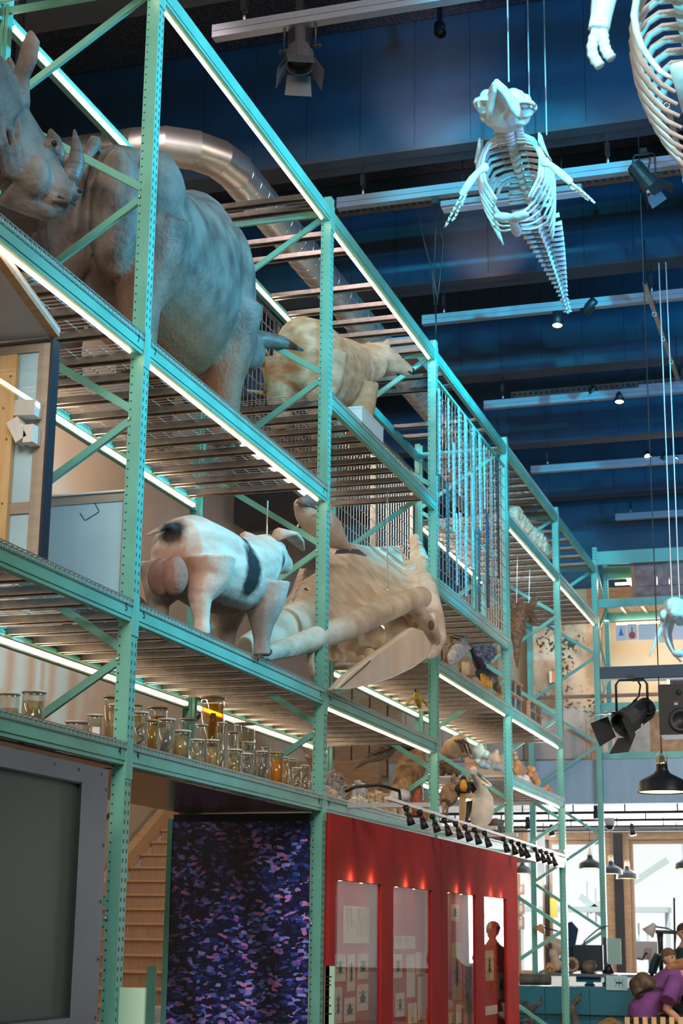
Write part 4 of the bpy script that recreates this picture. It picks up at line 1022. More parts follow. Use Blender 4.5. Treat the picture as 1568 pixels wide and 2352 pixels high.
def mesh_panel(name, label, x, y0, y1, z0, z1, frame_col=None, dy=.10, dz=.10, post_at=None):
    t = thing(name, label, 'mesh panel', (x, y0, z0), 0, 'wire mesh panels of the rack')
    fm = frame_col or M_GALV
    for a in ((y0, y0 + .03, z0, z1), (y1 - .03, y1, z0, z1), (y0 + .0301, y1 - .0301, z0, z0 + .03), (y0 + .0301, y1 - .0301, z1 - .03, z1)):
        obj('frame_bar', G().box(x - .015, x + .015, *a), fm, t)
    g = G()
    n = int((y1 - y0) / dy)
    for i in range(1, n): g.wire((x, y0 + (y1 - y0) * i / n, z0), (x, y0 + (y1 - y0) * i / n, z1), .006)
    n = int((z1 - z0) / dz)
    for i in range(1, n): g.wire((x + .006, y0, z0 + (z1 - z0) * i / n), (x + .006, y1, z0 + (z1 - z0) * i / n), .006)
    obj('wire_mesh', g, M_WIRE, t, kind='stuff')
    if post_at: obj('post', G().box(x - .03, x + .03, post_at - .03, post_at + .03, z0, z1), M_GALV, t)
    return t
mesh_panel('mesh_panel', 'wire mesh panel left of the bear with a galvanised post', -1.13, 11.5, 13.25, 5.69, 7.06, None, .10, .14)
mesh_panel('mesh_panel', 'wire mesh panel behind the bear', -1.13, 13.28, 14.7, 5.69, 7.06, None, .10, .14)
mesh_panel('mesh_panel', 'wire mesh panel at the back of the third bay, behind the porpoise', -1.13, 14.85, 18.0, 4.90, 6.95, None, .10, .14, 16.4)
mesh_panel('mesh_panel', 'left half of the front mesh hung with sawfish saws', -.03, 14.80, 16.43, 4.885, 6.93, M_RACK, .13, .13)
mesh_panel('mesh_panel', 'right half of the front mesh hung with sawfish saws', -.03, 16.45, 18.03, 4.885, 6.93, M_RACK, .13, .13)
# sawfish rostra: (top px, bottom px, width px, side of the teeth seen)
M_SAW = mat('rostrum', (.34, .36, .36), .5, var=.2, scale=9)
M_SAWD = mat('rostrum_dark', (.07, .08, .10), .5, var=.2, scale=9)
SAWS = [((1010, 894), (1007, 1090), 6, 0, 'left-hand post, highest'), ((1030, 915), (1029, 1085), 4, 1, 'thin pair near the left post'), ((1052, 935), (1056, 1140), 6, 1, 'tall one left of the panel joint'),
        ((1042, 1018), (1041, 1222), 7, 0, 'round-topped one in the left panel'), ((1028, 1110), (1027, 1320), 8, 2, 'broad dark one low in the left panel'), ((1068, 955), (1070, 1220), 9, 0, 'at the panel joint'),
        ((1048, 1180), (1049, 1345), 4, 0, 'thin low one, first'), ((1056, 1178), (1056, 1290), 4, 0, 'thin low one, second'), ((1085, 1090), (1086, 1310), 9, 0, 'brightest broad one right of the joint'),
        ((1086, 980), (1086, 1100), 3, 1, 'short thin one above the brightest'), ((1100, 1000), (1103, 1220), 7, 1, 'long one in the right panel'), ((1112, 1025), (1112, 1170), 5, 1, 'short one in the right panel'),
        ((1127, 1052), (1130, 1270), 6, 0, 'pale upper one near the right post'), ((1118, 1178), (1120, 1395), 11, 2, 'widest dark one in the right panel'), ((1100, 1215), (1100, 1405), 7, 2, 'narrow dark one low in the right panel'),
        ((1143, 1044), (1144, 1330), 6, 2, 'long dark one beside the right post'), ((1131, 1270), (1133, 1400), 4, 1, 'short low one near the right post'), ((1069, 1210), (1070, 1370), 8, 1, 'white low strip at the panel joint')]
for (a, b_, w, k, lb) in SAWS:
    p, q = at(*a, X=.03), at(*b_, X=.03); q.y = (p.y + q.y) / 2; p.y = q.y
    q = Vector((.03, q.y, at(*b_, Y=q.y).z)); p = Vector((.03, p.y, at(*a, Y=p.y).z))
    kk = scl(p); W = w * kk * 3.0; hgt = p.z - q.z
    t = thing('sawfish_saw', 'toothed sawfish saw hung on the front mesh: ' + lb, 'saw', (.03, p.y, q.z), 0, 'sawfish saws on the mesh')
    g = G(); n = 7
    g.loft([[(.0 + .010 * math.cos(a2), p.y + W * (.32 + .18 * i / n) * math.sin(a2), q.z + hgt * i / n) for a2 in [j * pi / 4 for j in range(8)]] for i in range(n + 1)])
    for v in range(len(g.v)): g.v[v] = (g.v[v][0] + .03, g.v[v][1], g.v[v][2])
    mm = M_SAWD if k == 2 else M_SAW
    obj('blade', g, mm, t)
    s = G(); nt_ = int(hgt / .055)
    for i in range(nt_):
        z = q.z + .03 + hgt * .95 * i / nt_
        ww = W * (.32 + .18 * i / nt_)
        for sg in (-1, 1): s.tube([(.03, p.y + sg * ww * .9, z), (.03, p.y + sg * (ww + .045), z - .012)], [.009, .002], 5)
    obj('teeth', s, mm, t, True, kind='stuff')
    obj('tie', G().box(.0, .022, p.y - .008, p.y + .008, p.z - .05, p.z - .04), M_BLACK, t)

# ------------------------------------------------------------------ whale skeletons
M_BN = mat('white_bone', (.78, .78, .76), .6, var=.1, scale=12, bump=.2)
M_CAB = mat('steel_cable', (.6, .6, .6), .4, .6)
def interp(P, n):
    """n points spaced along a polyline"""
    P = [Vector(p) for p in P]; ls = [0]
    for a, b_ in zip(P, P[1:]): ls.append(ls[-1] + (b_ - a).length)
    out = []
    for i in range(n):
        s_ = ls[-1] * i / (n - 1); k = 0
        while k < len(P) - 2 and ls[k + 1] < s_: k += 1
        u = (s_ - ls[k]) / max(1e-6, ls[k + 1] - ls[k]); out.append(P[k].lerp(P[k + 1], u))
    return out
Zs = 8.05
wk = thing('whale_skeleton', 'long whale skeleton hung level under the ceiling, skull towards us', 'skeleton', at(1170, 300, Z=Zs))
spx = [(1168, 298), (1175, 330), (1185, 375), (1200, 420), (1218, 465), (1236, 510), (1254, 555), (1271, 605), (1287, 655), (1299, 698), (1306, 722)]
sp = interp([at(x, y, Z=Zs + (.12 if 300 < y < 500 else 0)) for x, y in spx], 38)
for i, p in enumerate(sp[:-1]):
    d = (sp[i + 1] - p).normalized(); lat = d.cross(Vector((0, 0, 1))).normalized(); up = lat.cross(d)
    u = i / 36
    r = .052 * (1 - .72 * u)
    g = G().tube([p, p + (sp[i + 1] - p) * .66], [r, r * .9], 8)
    w = (.05 + .13 * math.sin(min(1, max(0, (u - .28) / .18)) * pi / 2)) * (1 if u < .46 else max(.10, 1 - (u - .46) / .5)) if u > .24 else .07
    h = .16 * (1 - .85 * u)
    for sg in (-1, 1):
        g.tube([p + lat * sg * r * .7, p + lat * sg * (r + w * .55) - up * .006, p + lat * sg * (r + w)], [(.012, .022), (.010, .018), (.013, .026)], 6)
    g.tube([p, p + up * (r + h * .6), p + up * (r + h) - d * .02], [.016, .012, .018], 6)
    if u > .45: g.tube([p, p - up * (r + .06 * (1 - u) + .02)], [.018, .01], 6)
    obj('vertebra', g, M_BN, wk, True)
def P3(px, py, Z): return at(px, py, Z=Z)
# ribs: (left knee px, left tip px, right knee px, right tip px)
for i in range(11):
    u = i / 10
    v = sp[2 + int(i * .85)]
    Zr, Zt = Zs - .10 - .16 * math.sin(pi * min(1, .25 + u * .55)), Zs - .55 + .10 * abs(u - .35) + .22 * max(0, u - .5)
    wl = .20 + .13 * math.sin(pi * (.12 + .68 * u)); back = .10 + .34 * u
    d = (sp[13] - sp[2]).normalized(); lat = d.cross(Vector((0, 0, 1))).normalized()
    for sg in (-1, 1):
        pts = [v + lat * sg * .03, v + lat * sg * wl * .62 + Vector((0, 0, .0)) + d * back * .12, v + lat * sg * wl + d * back * .4 + Vector((0, 0, -.17)),
               v + lat * sg * wl * .92 + d * back * .75 + Vector((0, 0, -.36)), v + lat * sg * wl * (.55 + .25 * u) + d * back + Vector((0, 0, -.52 + .06 * u))]
        obj('rib', G().tube(interp(pts, 9), [.020, .019, .018, .017, .016, .015, .014, .013, .010], 8), M_BN, wk, True)
        if i in (2, 3, 4, 5, 6):      # cartilage rods to the breastbone
            st_ = sp[5] + d * (-.22 + .09 * (i - 2)) + Vector((0, 0, -.70)) + lat * sg * .05
            obj('sternal_rib', G().tube(interp([pts[-1], (pts[-1] + st_) / 2 + d * -.04 + Vector((0, 0, -.05)), st_], 5), [.011] * 5, 6), M_BN, wk, True)
d = (sp[13] - sp[2]).normalized(); lat = d.cross(Vector((0, 0, 1))).normalized()
sc = sp[5] + Vector((0, 0, -.71)) + d * -.18
g = G()
for sg in (-1, 1): g.ell(sc + lat * sg * .07, (.085, .07, .03)).ell(sc + lat * sg * .10 - d * .03, (.05, .05, .025))
g.tube([sc, sc + d * .16, sc + d * .34, sc + d * .44], [(.055, .02), (.04, .02), (.05, .02), (.03, .02)], 10)
obj('breastbone', remesh('breastbone', g, M_BN, .009, 4), None, wk)
for sg in (-1, 1):
    b0 = sp[3] + lat * sg * .24 + Vector((0, 0, -.12))
    g = G().plate([b0 + d * -.16 + lat * sg * .0, b0 + d * .02 + lat * sg * .06 + Vector((0, 0, -.06)), b0 + d * .22 + lat * sg * .07 + Vector((0, 0, -.02)), b0 + d * .30 + lat * sg * .02 + Vector((0, 0, .10)), b0 + d * .05 + Vector((0, 0, .16)), b0 + d * -.14 + Vector((0, 0, .10))], lat * sg * .02)
    obj('shoulder_blade', remesh('shoulder_blade', g, M_BN, .01, 3), None, wk)
M1 = lambda pts: [at(x, y, Z=z) for x, y, z in pts]
for nm, arm, fingers in (('left', [(1112, 385, 7.72), (1097, 395, 7.68), (1083, 412, 7.62), (1070, 432, 7.56), (1060, 448, 7.52)],
                          [[(1062, 446, 7.52), (1048, 470, 7.46), (1035, 495, 7.42), (1022, 522, 7.38)], [(1066, 448, 7.52), (1056, 474, 7.46), (1045, 498, 7.42), (1037, 508, 7.4)], [(1070, 446, 7.52), (1063, 462, 7.48), (1060, 472, 7.46)]]),
                         ('right', [(1250, 372, 7.72), (1266, 380, 7.68), (1282, 394, 7.62), (1298, 408, 7.56), (1312, 420, 7.52)],
                          [[(1312, 420, 7.52), (1330, 434, 7.46), (1348, 450, 7.42), (1366, 467, 7.38)], [(1310, 424, 7.52), (1328, 441, 7.46), (1345, 455, 7.42), (1352, 460, 7.4)], [(1306, 426, 7.52), (1318, 436, 7.48)]])):
    A = M1(arm)
    f = obj('flipper', remesh('flipper', G().tube(A, [.036, .026, .034, .034, .03], 10).ell(A[0], .042), M_BN, .009, 3), None, wk)
    for fg in fingers:
        q = interp(M1(fg), 7)
        for a, b_ in zip(q, q[1:]): obj('finger_bone', G().tube([a, a.lerp(b_, .5), a.lerp(b_, .9)], [.013, .009, .012], 7), M_BN, f, True)
# skull seen from below: beak, jaws, cheek arches
T = lambda x, y, z=0: at(x, y, Z=Zs + z)
g = G()
g.tube([T(1140, 190, -.10), T(1143, 205, -.06), T(1152, 235, -.02), T(1160, 262, .0), T(1166, 285, .0)], [.035, .075, .13, .19, .14], 14, True, .6)
for x, y, r in ((1118, 222, .06), (1112, 243, .07), (1120, 264, .07), (1204, 232, .06), (1207, 252, .07), (1196, 268, .08), (1130, 276, .06), (1180, 276, .07), (1160, 225, .07), (1178, 222, .07), (1190, 222, .055)): g.ell(T(x, y, -.02), r)
sk_ = obj('skull', remesh('skull', g, M_BN, .012, 2), None, wk)
for px_ in ([(1140, 189), (1134, 215), (1126, 243), (1120, 266)], [(1140, 189), (1158, 212), (1177, 238), (1194, 262)]):
    q = [T(x, y, -.16) for x, y in px_]
    obj('jaw', G().tube(interp(q, 6), [(.022, .03), (.022, .04), (.022, .05), (.026, .07), (.03, .085), (.02, .05)], 8), M_BN, wk, True)
for cx, cy in ((1114, 240), (1206, 245)):
    c = T(cx, cy, -.04); obj('cheek_arch', G().tube([c + Vector((.075 * math.cos(a), .16 * math.sin(a), .03 * math.sin(a))) for a in [k * pi / 6 for k in range(13)]], .018, 8), M_BN, wk, True)
for x, y, i in ((1168, 188, None), (1216, 272, 3), (1255, 310, 6)):
    a = T(x, y, .05)
    if i is not None: a = sp[i] + lat * -.22 + Vector((0, 0, .1)); a = at(x, y, Y=a.y)
    obj('hanging_cable', G().tube([a, (a.x, a.y, 10.36)], .007, 6), M_CAB, wk)

def rib_cage(name, label, C, w, dpt, h, n, yaw, tilt=0, m=M_BN):
    """a hung chest of curved ribs on a short spine; C top centre, local x along the spine"""
    t = thing(name, label, 'skeleton', C, yaw)
    for i in range(n):
        u = i / (n - 1); x = dpt * u; ww = w * (.75 + .35 * math.sin(pi * (.1 + .75 * u))); 
        obj('vertebra', G().tube([(x, 0, 0), (x + dpt / n * .7, 0, 0)], [.05, .045], 8).tube([(x, 0, 0), (x, 0, .12)], [.02, .012], 6).tube([(x, -.09, 0), (x, .09, 0)], [.014, .014], 6), m, t, True, True)
        for sg in (-1, 1):
            pts = [(x, sg * .04, 0), (x + .02, sg * ww * .6, .02), (x + .07, sg * ww, -h * .28), (x + .13, sg * ww * .95, -h * .6), (x + .20, sg * ww * .6, -h * .88), (x + .22, sg * ww * .25, -h)]
            obj('rib', G().tube(interp(pts, 10), [.020, .02, .019, .018, .018, .017, .016, .015, .013, .01], 7), m, t, True, True)
    obj('breastbone', G().tube([(.1, 0, -h * 1.0), (dpt * .5, 0, -h * 1.04), (dpt * .8, 0, -h)], [(.06, .02), (.045, .02), (.03, .015)], 8), m, t, True, True)
    return t
# second skeleton, only its chest and one flipper reach into the picture (nearer to us)
C2 = at(1552, -70, Y=6.6)
w2 = rib_cage('whale_skeleton', 'blurred near whale skeleton cut off by the top right corner', C2, .24, .95, .42, 9, pi / 2)
for z0 in (C2.y + .1, C2.y + .8): obj('hanging_cable', G().tube([(C2.x, z0, C2.z + .05), (C2.x, z0, 10.36)], .007, 6), M_CAB, w2)
Yf = 6.5
def F2(pts): return [at(x, y, Y=Yf) for x, y in pts]
f = obj('flipper', remesh('flipper', G().tube(F2([(1410, -95), (1400, -40), (1386, 0), (1380, 40), (1374, 70)]), [.06, .062, .058, .05, .05], 10), M_BN, .008, 3), None, w2)
for fg in ([(1370, 68), (1360, 95), (1358, 118), (1368, 140), (1378, 152)], [(1384, 68), (1386, 95), (1390, 115), (1398, 128), (1404, 134)]):
    q = interp(F2(fg), 6)
    for a, b_ in zip(q, q[1:]): obj('finger_bone', G().tube([a, a.lerp(b_, .5), a.lerp(b_, .95)], [.027, .023, .025], 8), M_BN, f, True)
obj('humerus', G().tube([at(1410, -95, Y=Yf), C2 + Vector((-.16, .1, -.05))], [.045, .05], 8), M_BN, w2, True)
# third skeleton, far right
C3 = at(1545, 1395, Y=16.0)
w3 = rib_cage('whale_skeleton', 'small cyan whale skeleton at the right edge in front of the far rack', C3 + Vector((0, .1, -.03)), .12, .5, .38, 8, pi / 2)
g = G().ell(C3 + Vector((.03, -.1, -.02)), (.12, .16, .10)).ell(C3 + Vector((-.08, -.15, -.10)), (.04, .06, .05)).ell(C3 + Vector((.12, -.15, -.10)), (.05, .06, .05)).ell(C3 + Vector((.03, -.2, -.10)), (.05, .1, .05))
obj('skull', remesh('skull', g, M_BN, .009, 2), None, w3)
q = [at(x, y, Y=15.95) for x, y in ((1520, 1420), (1518, 1440), (1512, 1452), (1505, 1470), (1498, 1490), (1491, 1508))]
obj('flipper', G().tube(q, [.02, .022, .025, .018, .012, .006], 8), M_BN, w3, True)
for x in (1543, 1560):
    a = at(x, 1372, Y=16.0); obj('hanging_cable', G().tube([a, (a.x, a.y, 8.4)], .006, 6), M_CAB, w3)

# ------------------------------------------------------------------ jars
def tint(name, col, gl=.08, rough=.02, body=0.0, top=.75):
    m = D.materials.new(name); m.use_nodes = True; n = m.node_tree.nodes; l = m.node_tree.links; n.remove(n['Principled BSDF'])
    tr = n.new('ShaderNodeBsdfTransparent'); tr.inputs[0].default_value = (*col, 1); src = tr.outputs[0]
    if body:
        tl = n.new('ShaderNodeBsdfTranslucent'); df = n.new('ShaderNodeBsdfDiffuse')
        for x in (tl, df): x.inputs[0].default_value = (*col, 1)
        a = n.new('ShaderNodeAddShader'); l.new(tl.outputs[0], a.inputs[0]); l.new(df.outputs[0], a.inputs[1])
        mb = n.new('ShaderNodeMixShader'); mb.inputs[0].default_value = body; l.new(src, mb.inputs[1]); l.new(a.outputs[0], mb.inputs[2]); src = mb.outputs[0]
    gs = n.new('ShaderNodeBsdfGlossy'); gs.inputs['Roughness'].default_value = rough
    lw = n.new('ShaderNodeLayerWeight'); lw.inputs[0].default_value = .35
    mr = n.new('ShaderNodeMapRange'); mr.inputs['To Min'].default_value = gl; mr.inputs['To Max'].default_value = top
    mx = n.new('ShaderNodeMixShader'); l.new(lw.outputs['Facing'], mr.inputs['Value']); l.new(mr.outputs[0], mx.inputs[0]); l.new(src, mx.inputs[1]); l.new(gs.outputs[0], mx.inputs[2])
    l.new(mx.outputs[0], n['Material Output'].inputs[0]); return m
J_GL = tint('jar_glass', (.93, .95, .93)); 
J_FL = {'clear': tint('fluid_clear', (.93, .87, .74), .05, .02, .12), 'pale': tint('fluid_pale', (.90, .74, .44), .05, .02, .18), 'amber': tint('fluid_amber', (.92, .50, .06), .05, .02, .28), 'brown': tint('fluid_brown', (.70, .32, .05), .05, .02, .25)}
J_LID = mat('jar_lid', (.62, .56, .46), .3, alpha=1.0)
SPC = {'dark': mat('specimen_dark', (.045, .035, .03), .6), 'pink': mat('specimen_pink', (.5, .33, .22), .7, var=.2, scale=30), 'orange': mat('specimen_orange', (.55, .28, .08), .7), 'speck': hide('specimen_speck', (.30, .20, .07), (.42, .30, .12), 20, rough=.6)}
M_TAG = mat('paper_label', (.75, .73, .68), .8)
JARS = [ # x0, x1, y top, X, fluid, level, specimen colour, shape, label
 (150, 202, 1657, -.35, 'pale', .7, 'pink', 'lump', 'flat wide jar leftmost behind the beam, left of the first post'),
 (200, 237, 1641, -.24, 'clear', .8, 'orange', 'lump', 'small clear jar with white paper label left of the first post'),
 (238, 273, 1600, -.42, 'amber', .9, 'orange', 'lump', 'tall amber jar partly behind the first post'),
 (250, 279, 1617, -.14, 'pale', .9, 'pink', 'lump', 'clear jar with pinkish specimen left of the first post'),
 (307, 341, 1635, -.16, 'clear', .8, 'dark', 'snake', 'wide clear jar with a coiled worm right of the first post'),
 (305, 328, 1618, -.5, 'amber', .9, 'orange', 'lump', 'amber jar peeping out behind the coiled worm jar'),
 (339, 386, 1625, -.62, 'brown', .9, 'dark', 'lump', 'squat dark amber jar at the back, left part'),
 (336, 364, 1653, -.15, 'amber', .92, 'dark', 'lump', 'brown jar with bright blue reflections'),
 (362, 404, 1651, -.22, 'clear', .85, 'dark', 'lizard', 'clear jar with a dark curled lizard'),
 (392, 439, 1678, -.17, 'pale', .92, 'speck', 'ball', 'wide amber jar with a speckled ball'),
 (411, 452, 1651, -.62, 'clear', .6, 'pink', 'lump', 'clear jar with broad pale lid at the back'),
 (460, 519, 1602, -.58, 'amber', .95, 'dark', 'lizard', 'tallest amber jar holding a dark lizard'),
 (450, 478, 1664, -.45, 'clear', .7, 'pink', 'lump', 'clear jar left of the tallest amber jar'),
 (438, 471, 1698, -.16, 'clear', .85, 'pink', 'snake', 'clear front jar below the tallest amber jar'),
 (473, 504, 1699, -.16, 'pale', .85, 'orange', 'lump', 'clear front jar with an orange pale specimen'),
 (499, 521, 1659, -.30, 'clear', .85, 'dark', 'snake', 'slim tall jar with a black snake'),
 (522, 548, 1681, -.52, 'clear', .8, 'dark', 'snake', 'back jar with a coiled snake loop'),
 (521, 556, 1721, -.15, 'pale', .85, 'dark', 'snake', 'front jar with a dark bent fish'),
 (536, 588, 1661, -.60, 'clear', .9, 'dark', 'leaf', 'big back jar with dark leaves and a flat lid'),
 (557, 586, 1704, -.34, 'clear', .85, 'dark', 'lump', 'clear jar in front of the dark leaf jar'),
 (554, 580, 1730, -.13, 'clear', .8, 'dark', 'snake', 'small front jar with a thin worm'),
 (587, 616, 1725, -.18, 'clear', .9, 'dark', 'leaf', 'clear jar with bluish strands'),
 (617, 653, 1728, -.17, 'amber', .92, 'orange', 'lump', 'amber front jar near the second post'),
 (645, 664, 1738, -.30, 'pale', .9, 'orange', 'lump', 'jar with an orange specimen behind the amber front jar'),
 (661, 682, 1742, -.42, 'clear', .8, 'pink', 'lump', 'pale jar with a knobbly top near the second post'),
 (670, 692, 1763, -.12, 'clear', .85, 'dark', 'snake', 'small front jar with a black worm near the second post'),
 (690, 711, 1757, -.18, 'clear', .85, 'dark', 'snake', 'rightmost jar with a looped black worm beside the second post'),
 (-2, 47, 1592, -.45, 'pale', .7, 'pink', 'lump', 'pale jar at the very left edge above the big screen'),
 (50, 107, 1588, -.40, 'pale', .85, 'dark', 'leaf', 'jar with dark strands second from the left edge'),
 (600, 622, 1716, -.62, 'pale', .85, 'pink', 'lump', 'jar half hidden behind the bluish strands jar'),
]
zd = Z4 + .013
for x0, x1, yt, X, fl, lev, sc_, shp, lb in JARS:
    c = at((x0 + x1) / 2, yt, X=X); r = (x1 - x0) / 2 * scl(c) * .93; h = c.z - zd
    if h < .05: h = .07
    t = thing('specimen_jar', lb, 'jar', (c.x, c.y, zd), random.uniform(0, 6), 'specimen jars on the lowest shelf')
    obj('glass', G().lathe([(r * .96, 0), (r, .006), (r, h - .025), (r * 1.0, h - .012)], n=20), J_GL, t, True, True)
    obj('fluid', G().lathe([(r * .93, .006), (r * .93, h * lev - .02)], n=18), J_FL[fl], t, True, True)
    obj('lid', G().lathe([(r * 1.06, h - .011), (r * 1.10, h - .007), (r * 1.08, h - .001), (r * .6, h + .001)], n=20), J_LID if fl != 'amber' and fl != 'brown' else mat('jar_lid_amber', (.42, .27, .10), .25), t, True, True)
    g = G(); hh = h * lev
    if shp == 'snake': g.tube([(r * .5 * math.cos(a * 1.1), r * .5 * math.sin(a * 1.1), .02 + hh * .75 * a / 9) for a in [k * .5 for k in range(19)]], [r * .13 + .002] * 18 + [.002], 7)
    elif shp == 'lizard':
        g.tube([(0, 0, .02), (r * .3, 0, hh * .3), (0, r * .2, hh * .6), (-r * .2, 0, hh * .86)], [r * .12, r * .42, r * .38, r * .22], 10)
        for a in (0, 2, 4): g.tube([(0, 0, hh * .5), (r * .6 * math.cos(a), r * .6 * math.sin(a), hh * (.35 + .05 * a)), (r * .75 * math.cos(a + .4), r * .75 * math.sin(a + .4), hh * (.5 + .05 * a))], [r * .12, r * .1, r * .05], 7)
    elif shp == 'ball': g.ell((0, 0, hh * .42), (r * .84, r * .84, hh * .40))
    elif shp == 'leaf':
        for k in range(6): g.tube([(r * .2 * math.cos(k), r * .2 * math.sin(k), .012), (r * .55 * math.cos(k + .3), r * .55 * math.sin(k + .3), hh * .5), (r * .7 * math.cos(k + .8), r * .7 * math.sin(k + .8), hh * random.uniform(.7, .9))], [r * .1, r * .17, r * .04], 7)
    else:
        for k in range(3): g.ell((r * .28 * math.cos(2.1 * k), r * .28 * math.sin(2.1 * k), hh * (.22 + .2 * k)), (r * .5, r * .46, hh * .22), nu=10, nv=7)
    obj('specimen', g, SPC[sc_], t, True, True)
    if 'label' in lb or 'flat lid' in lb:
        d2 = (CAM - c); a = math.atan2(d2.y, d2.x)
        pl = obj('paper_label', G().box(-.001, .001, -r * .5, r * .5, h * .25, h * .55), M_TAG, t, local=True)
        t.rotation_euler = (0, 0, a); pl.location = (r * 1.02, r * .2, 0)

# ------------------------------------------------------------------ corals and minerals on the lowest shelf
def lumps(name, label, cat, pts, X, m, vox=.008, sm=2, jit=0, group=None, n=0, spike=0, base=None):
    c0 = at(pts[0][0], pts[0][1], X=X)
    t = thing(name, label, cat, c0, 0, group)
    g = G()
    for p in pts: pell(g, p[0], p[1], p[2], X + (p[3] if len(p) > 3 else 0))
    if base:
        for p in pts:
            q = at(p[0], p[1], X=X); rr = p[2] * scl(q)
            if q.z - rr > base: g.tube([q, (q.x, q.y, base + .003)], [rr * .8, rr * .85], 9)
    me = remesh('body', g, m, vox, sm)
    obj('body', me, None, t)
    if n:
        s = G()
        for k in range(n):
            p = random.choice(pts); c = at(p[0], p[1], X=X + (p[3] if len(p) > 3 else 0)); rr = p[2] * scl(c)
            v = Vector((random.gauss(.4, 1), random.gauss(-.5, 1), abs(random.gauss(.4, .8)))).normalized()
            s.tube([c + v * rr * .7, c + v * rr * (1 + spike * random.uniform(.6, 1))], [rr * .16, rr * .09], 6)
        obj('branch_tips', s, m, t, True, kind='stuff')
    return t
M_COG = mat('coral_grey', (.20, .19, .20), .8, col2=(.38, .35, .34), scale=30, bump=.5)
M_COP = mat('coral_pink', (.44, .33, .28), .85, col2=(.60, .48, .42), scale=22, bump=.6)
M_COW = mat('coral_white', (.62, .52, .44), .85, col2=(.74, .66, .58), scale=30, bump=.5)
M_COB = mat('coral_blue', (.28, .30, .34), .7, col2=(.46, .47, .50), scale=14, stretch=(1, 1, .3), bump=.4)
M_COT = mat('coral_tan', (.42, .30, .19), .85, col2=(.58, .44, .30), scale=26, bump=.6)
lumps('branch_coral', 'tall grey branching coral right of the second post', 'coral', [(760, 1785, 14), (776, 1795, 15), (768, 1808, 14), (788, 1812, 12), (750, 1795, 12), (790, 1828, 9)], -.42, M_COG, n=90, spike=.55, base=zd)
lumps('reef_rock', 'pinkish rough coral rock at the foot of the grey branching coral', 'coral', [(762, 1826, 14), (750, 1815, 11), (775, 1836, 10), (742, 1830, 9)], -.25, M_COP, n=30, spike=.2, base=zd)
lumps('stone_lump', 'small pinkish stone just left of the second post, beside the jars', 'stone', [(714, 1800, 8), (722, 1806, 7), (708, 1806, 6)], -.2, M_COP, n=10, spike=.2, base=zd)
t = lumps('fan_coral', 'upright blue-grey fan coral between the grey and the white corals', 'coral', [(812, 1808, 8), (822, 1800, 9), (832, 1806, 8), (838, 1818, 7), (816, 1818, 7), (828, 1822, 8), (836, 1830, 6)], -.30, M_COB, n=26, spike=.3, base=zd)
lumps('white_coral', 'small white spiky coral in front of the fan coral', 'coral', [(812, 1838, 8), (826, 1838, 9), (838, 1842, 7), (804, 1842, 5)], -.12, M_COW, n=80, spike=.5, base=zd)
lumps('tan_coral', 'bushy tan coral left of the smooth grey coral plate', 'coral', [(852, 1832, 11), (868, 1828, 12), (884, 1832, 10), (895, 1840, 8), (860, 1842, 9)], -.16, M_COT, n=110, spike=.4, base=zd)
t = thing('plate_coral', 'smooth pale grey plate coral beside the tan coral', 'coral', at(918, 1830, X=-.14))
obj('body', remesh('body', G().ell(at(918, 1828, X=-.14), (.10, .17, .05), (.3, 0, .2)).ell(at(902, 1836, X=-.14), (.06, .08, .03)), M_COB, .008, 3), None, t)
lumps('tan_coral', 'low brownish coral below the plate coral, behind the lamp track', 'coral', [(905, 1850, 8), (922, 1855, 9), (938, 1862, 8)], -.1, M_COT, n=50, spike=.3, base=zd)
t = thing('red_sponge', 'upright reddish sponge trunk beside the vulture feet', 'sponge', at(955, 1850, X=-.2))
obj('body', ptube(G(), [(956, 1875, 13, -.2), (957, 1850, 13, -.2), (960, 1825, 11, -.2), (963, 1808, 6, -.2)], 10), mat('sponge_red', (.20, .05, .025), .95, col2=(.38, .12, .06), scale=40, bump=.8), t, True)
lumps('orange_tuft', 'shaggy orange brown sponge right of the reddish trunk', 'sponge', [(978, 1862, 12), (985, 1848, 9), (975, 1845, 7), (992, 1872, 9)], -.25, mat('tuft_orange', (.35, .16, .05), .95, col2=(.55, .30, .12), scale=30, bump=.7), n=70, spike=.6, base=zd)
t = thing('sea_fan', 'tawny dry grass fan leaning left of the second post', 'plant', at(728, 1770, X=-.7))
for k in range(14): obj('stalk', ptube(G(), [(735 - k * .2, 1790, 1.2, -.7), (712 - k * 2.0 + 14, 1745 - k * .6, 1.0, -.7), (684 + 3.2 * k, 1712 - k * .5 + (k % 3) * 4, .5, -.7)], 5), mat('dry_grass', (.45, .30, .16), .8), t)

# ------------------------------------------------------------------ birds
def bird(name, label, X, body, neck, bill, legs, cols, vox=.008, head=None, extra=None, cat='bird'):
    """measured body and neck chains (px, py, radius px); bill chain; leg lines"""
    c0 = at(body[0][0], body[0][1], X=X)
    t = thing(name, label, cat, c0)
    g = G(); ptube(g, [(x, y, r, X) for x, y, r in body], 14)
    if neck: ptube(g, [(x, y, r, X) for x, y, r in neck], 10)
    if head: pell(g, head[0], head[1], head[2], X)
    obj('body', remesh('body', g, cols[0], vox, 3), None, t)
    if bill: obj('bill', ptube(G(), [(x, y, r, X) for x, y, r in bill], 8), cols[1], t, True)
    for a in legs: obj('leg', ptube(G(), [(x, y, r, X) for x, y, r in a], 7), cols[2], t, True)
    if head:
        for dx in (.012, -.02): obj('eye', G().ell(at(head[0] + 1, head[1] - 1, X=X) + Vector((dx + .01, -.9 * head[2] * scl(c0), 0)), .0075, nu=8, nv=6), M_EYE, t, True)
    for nm, chains, m, fl in (extra or []):
        for ch in chains: obj(nm, ptube(G(), [(x, y, r, X + (dx[0] if dx else 0)) for x, y, r, *dx in ch], 8, fl), m, t, True)
    return t
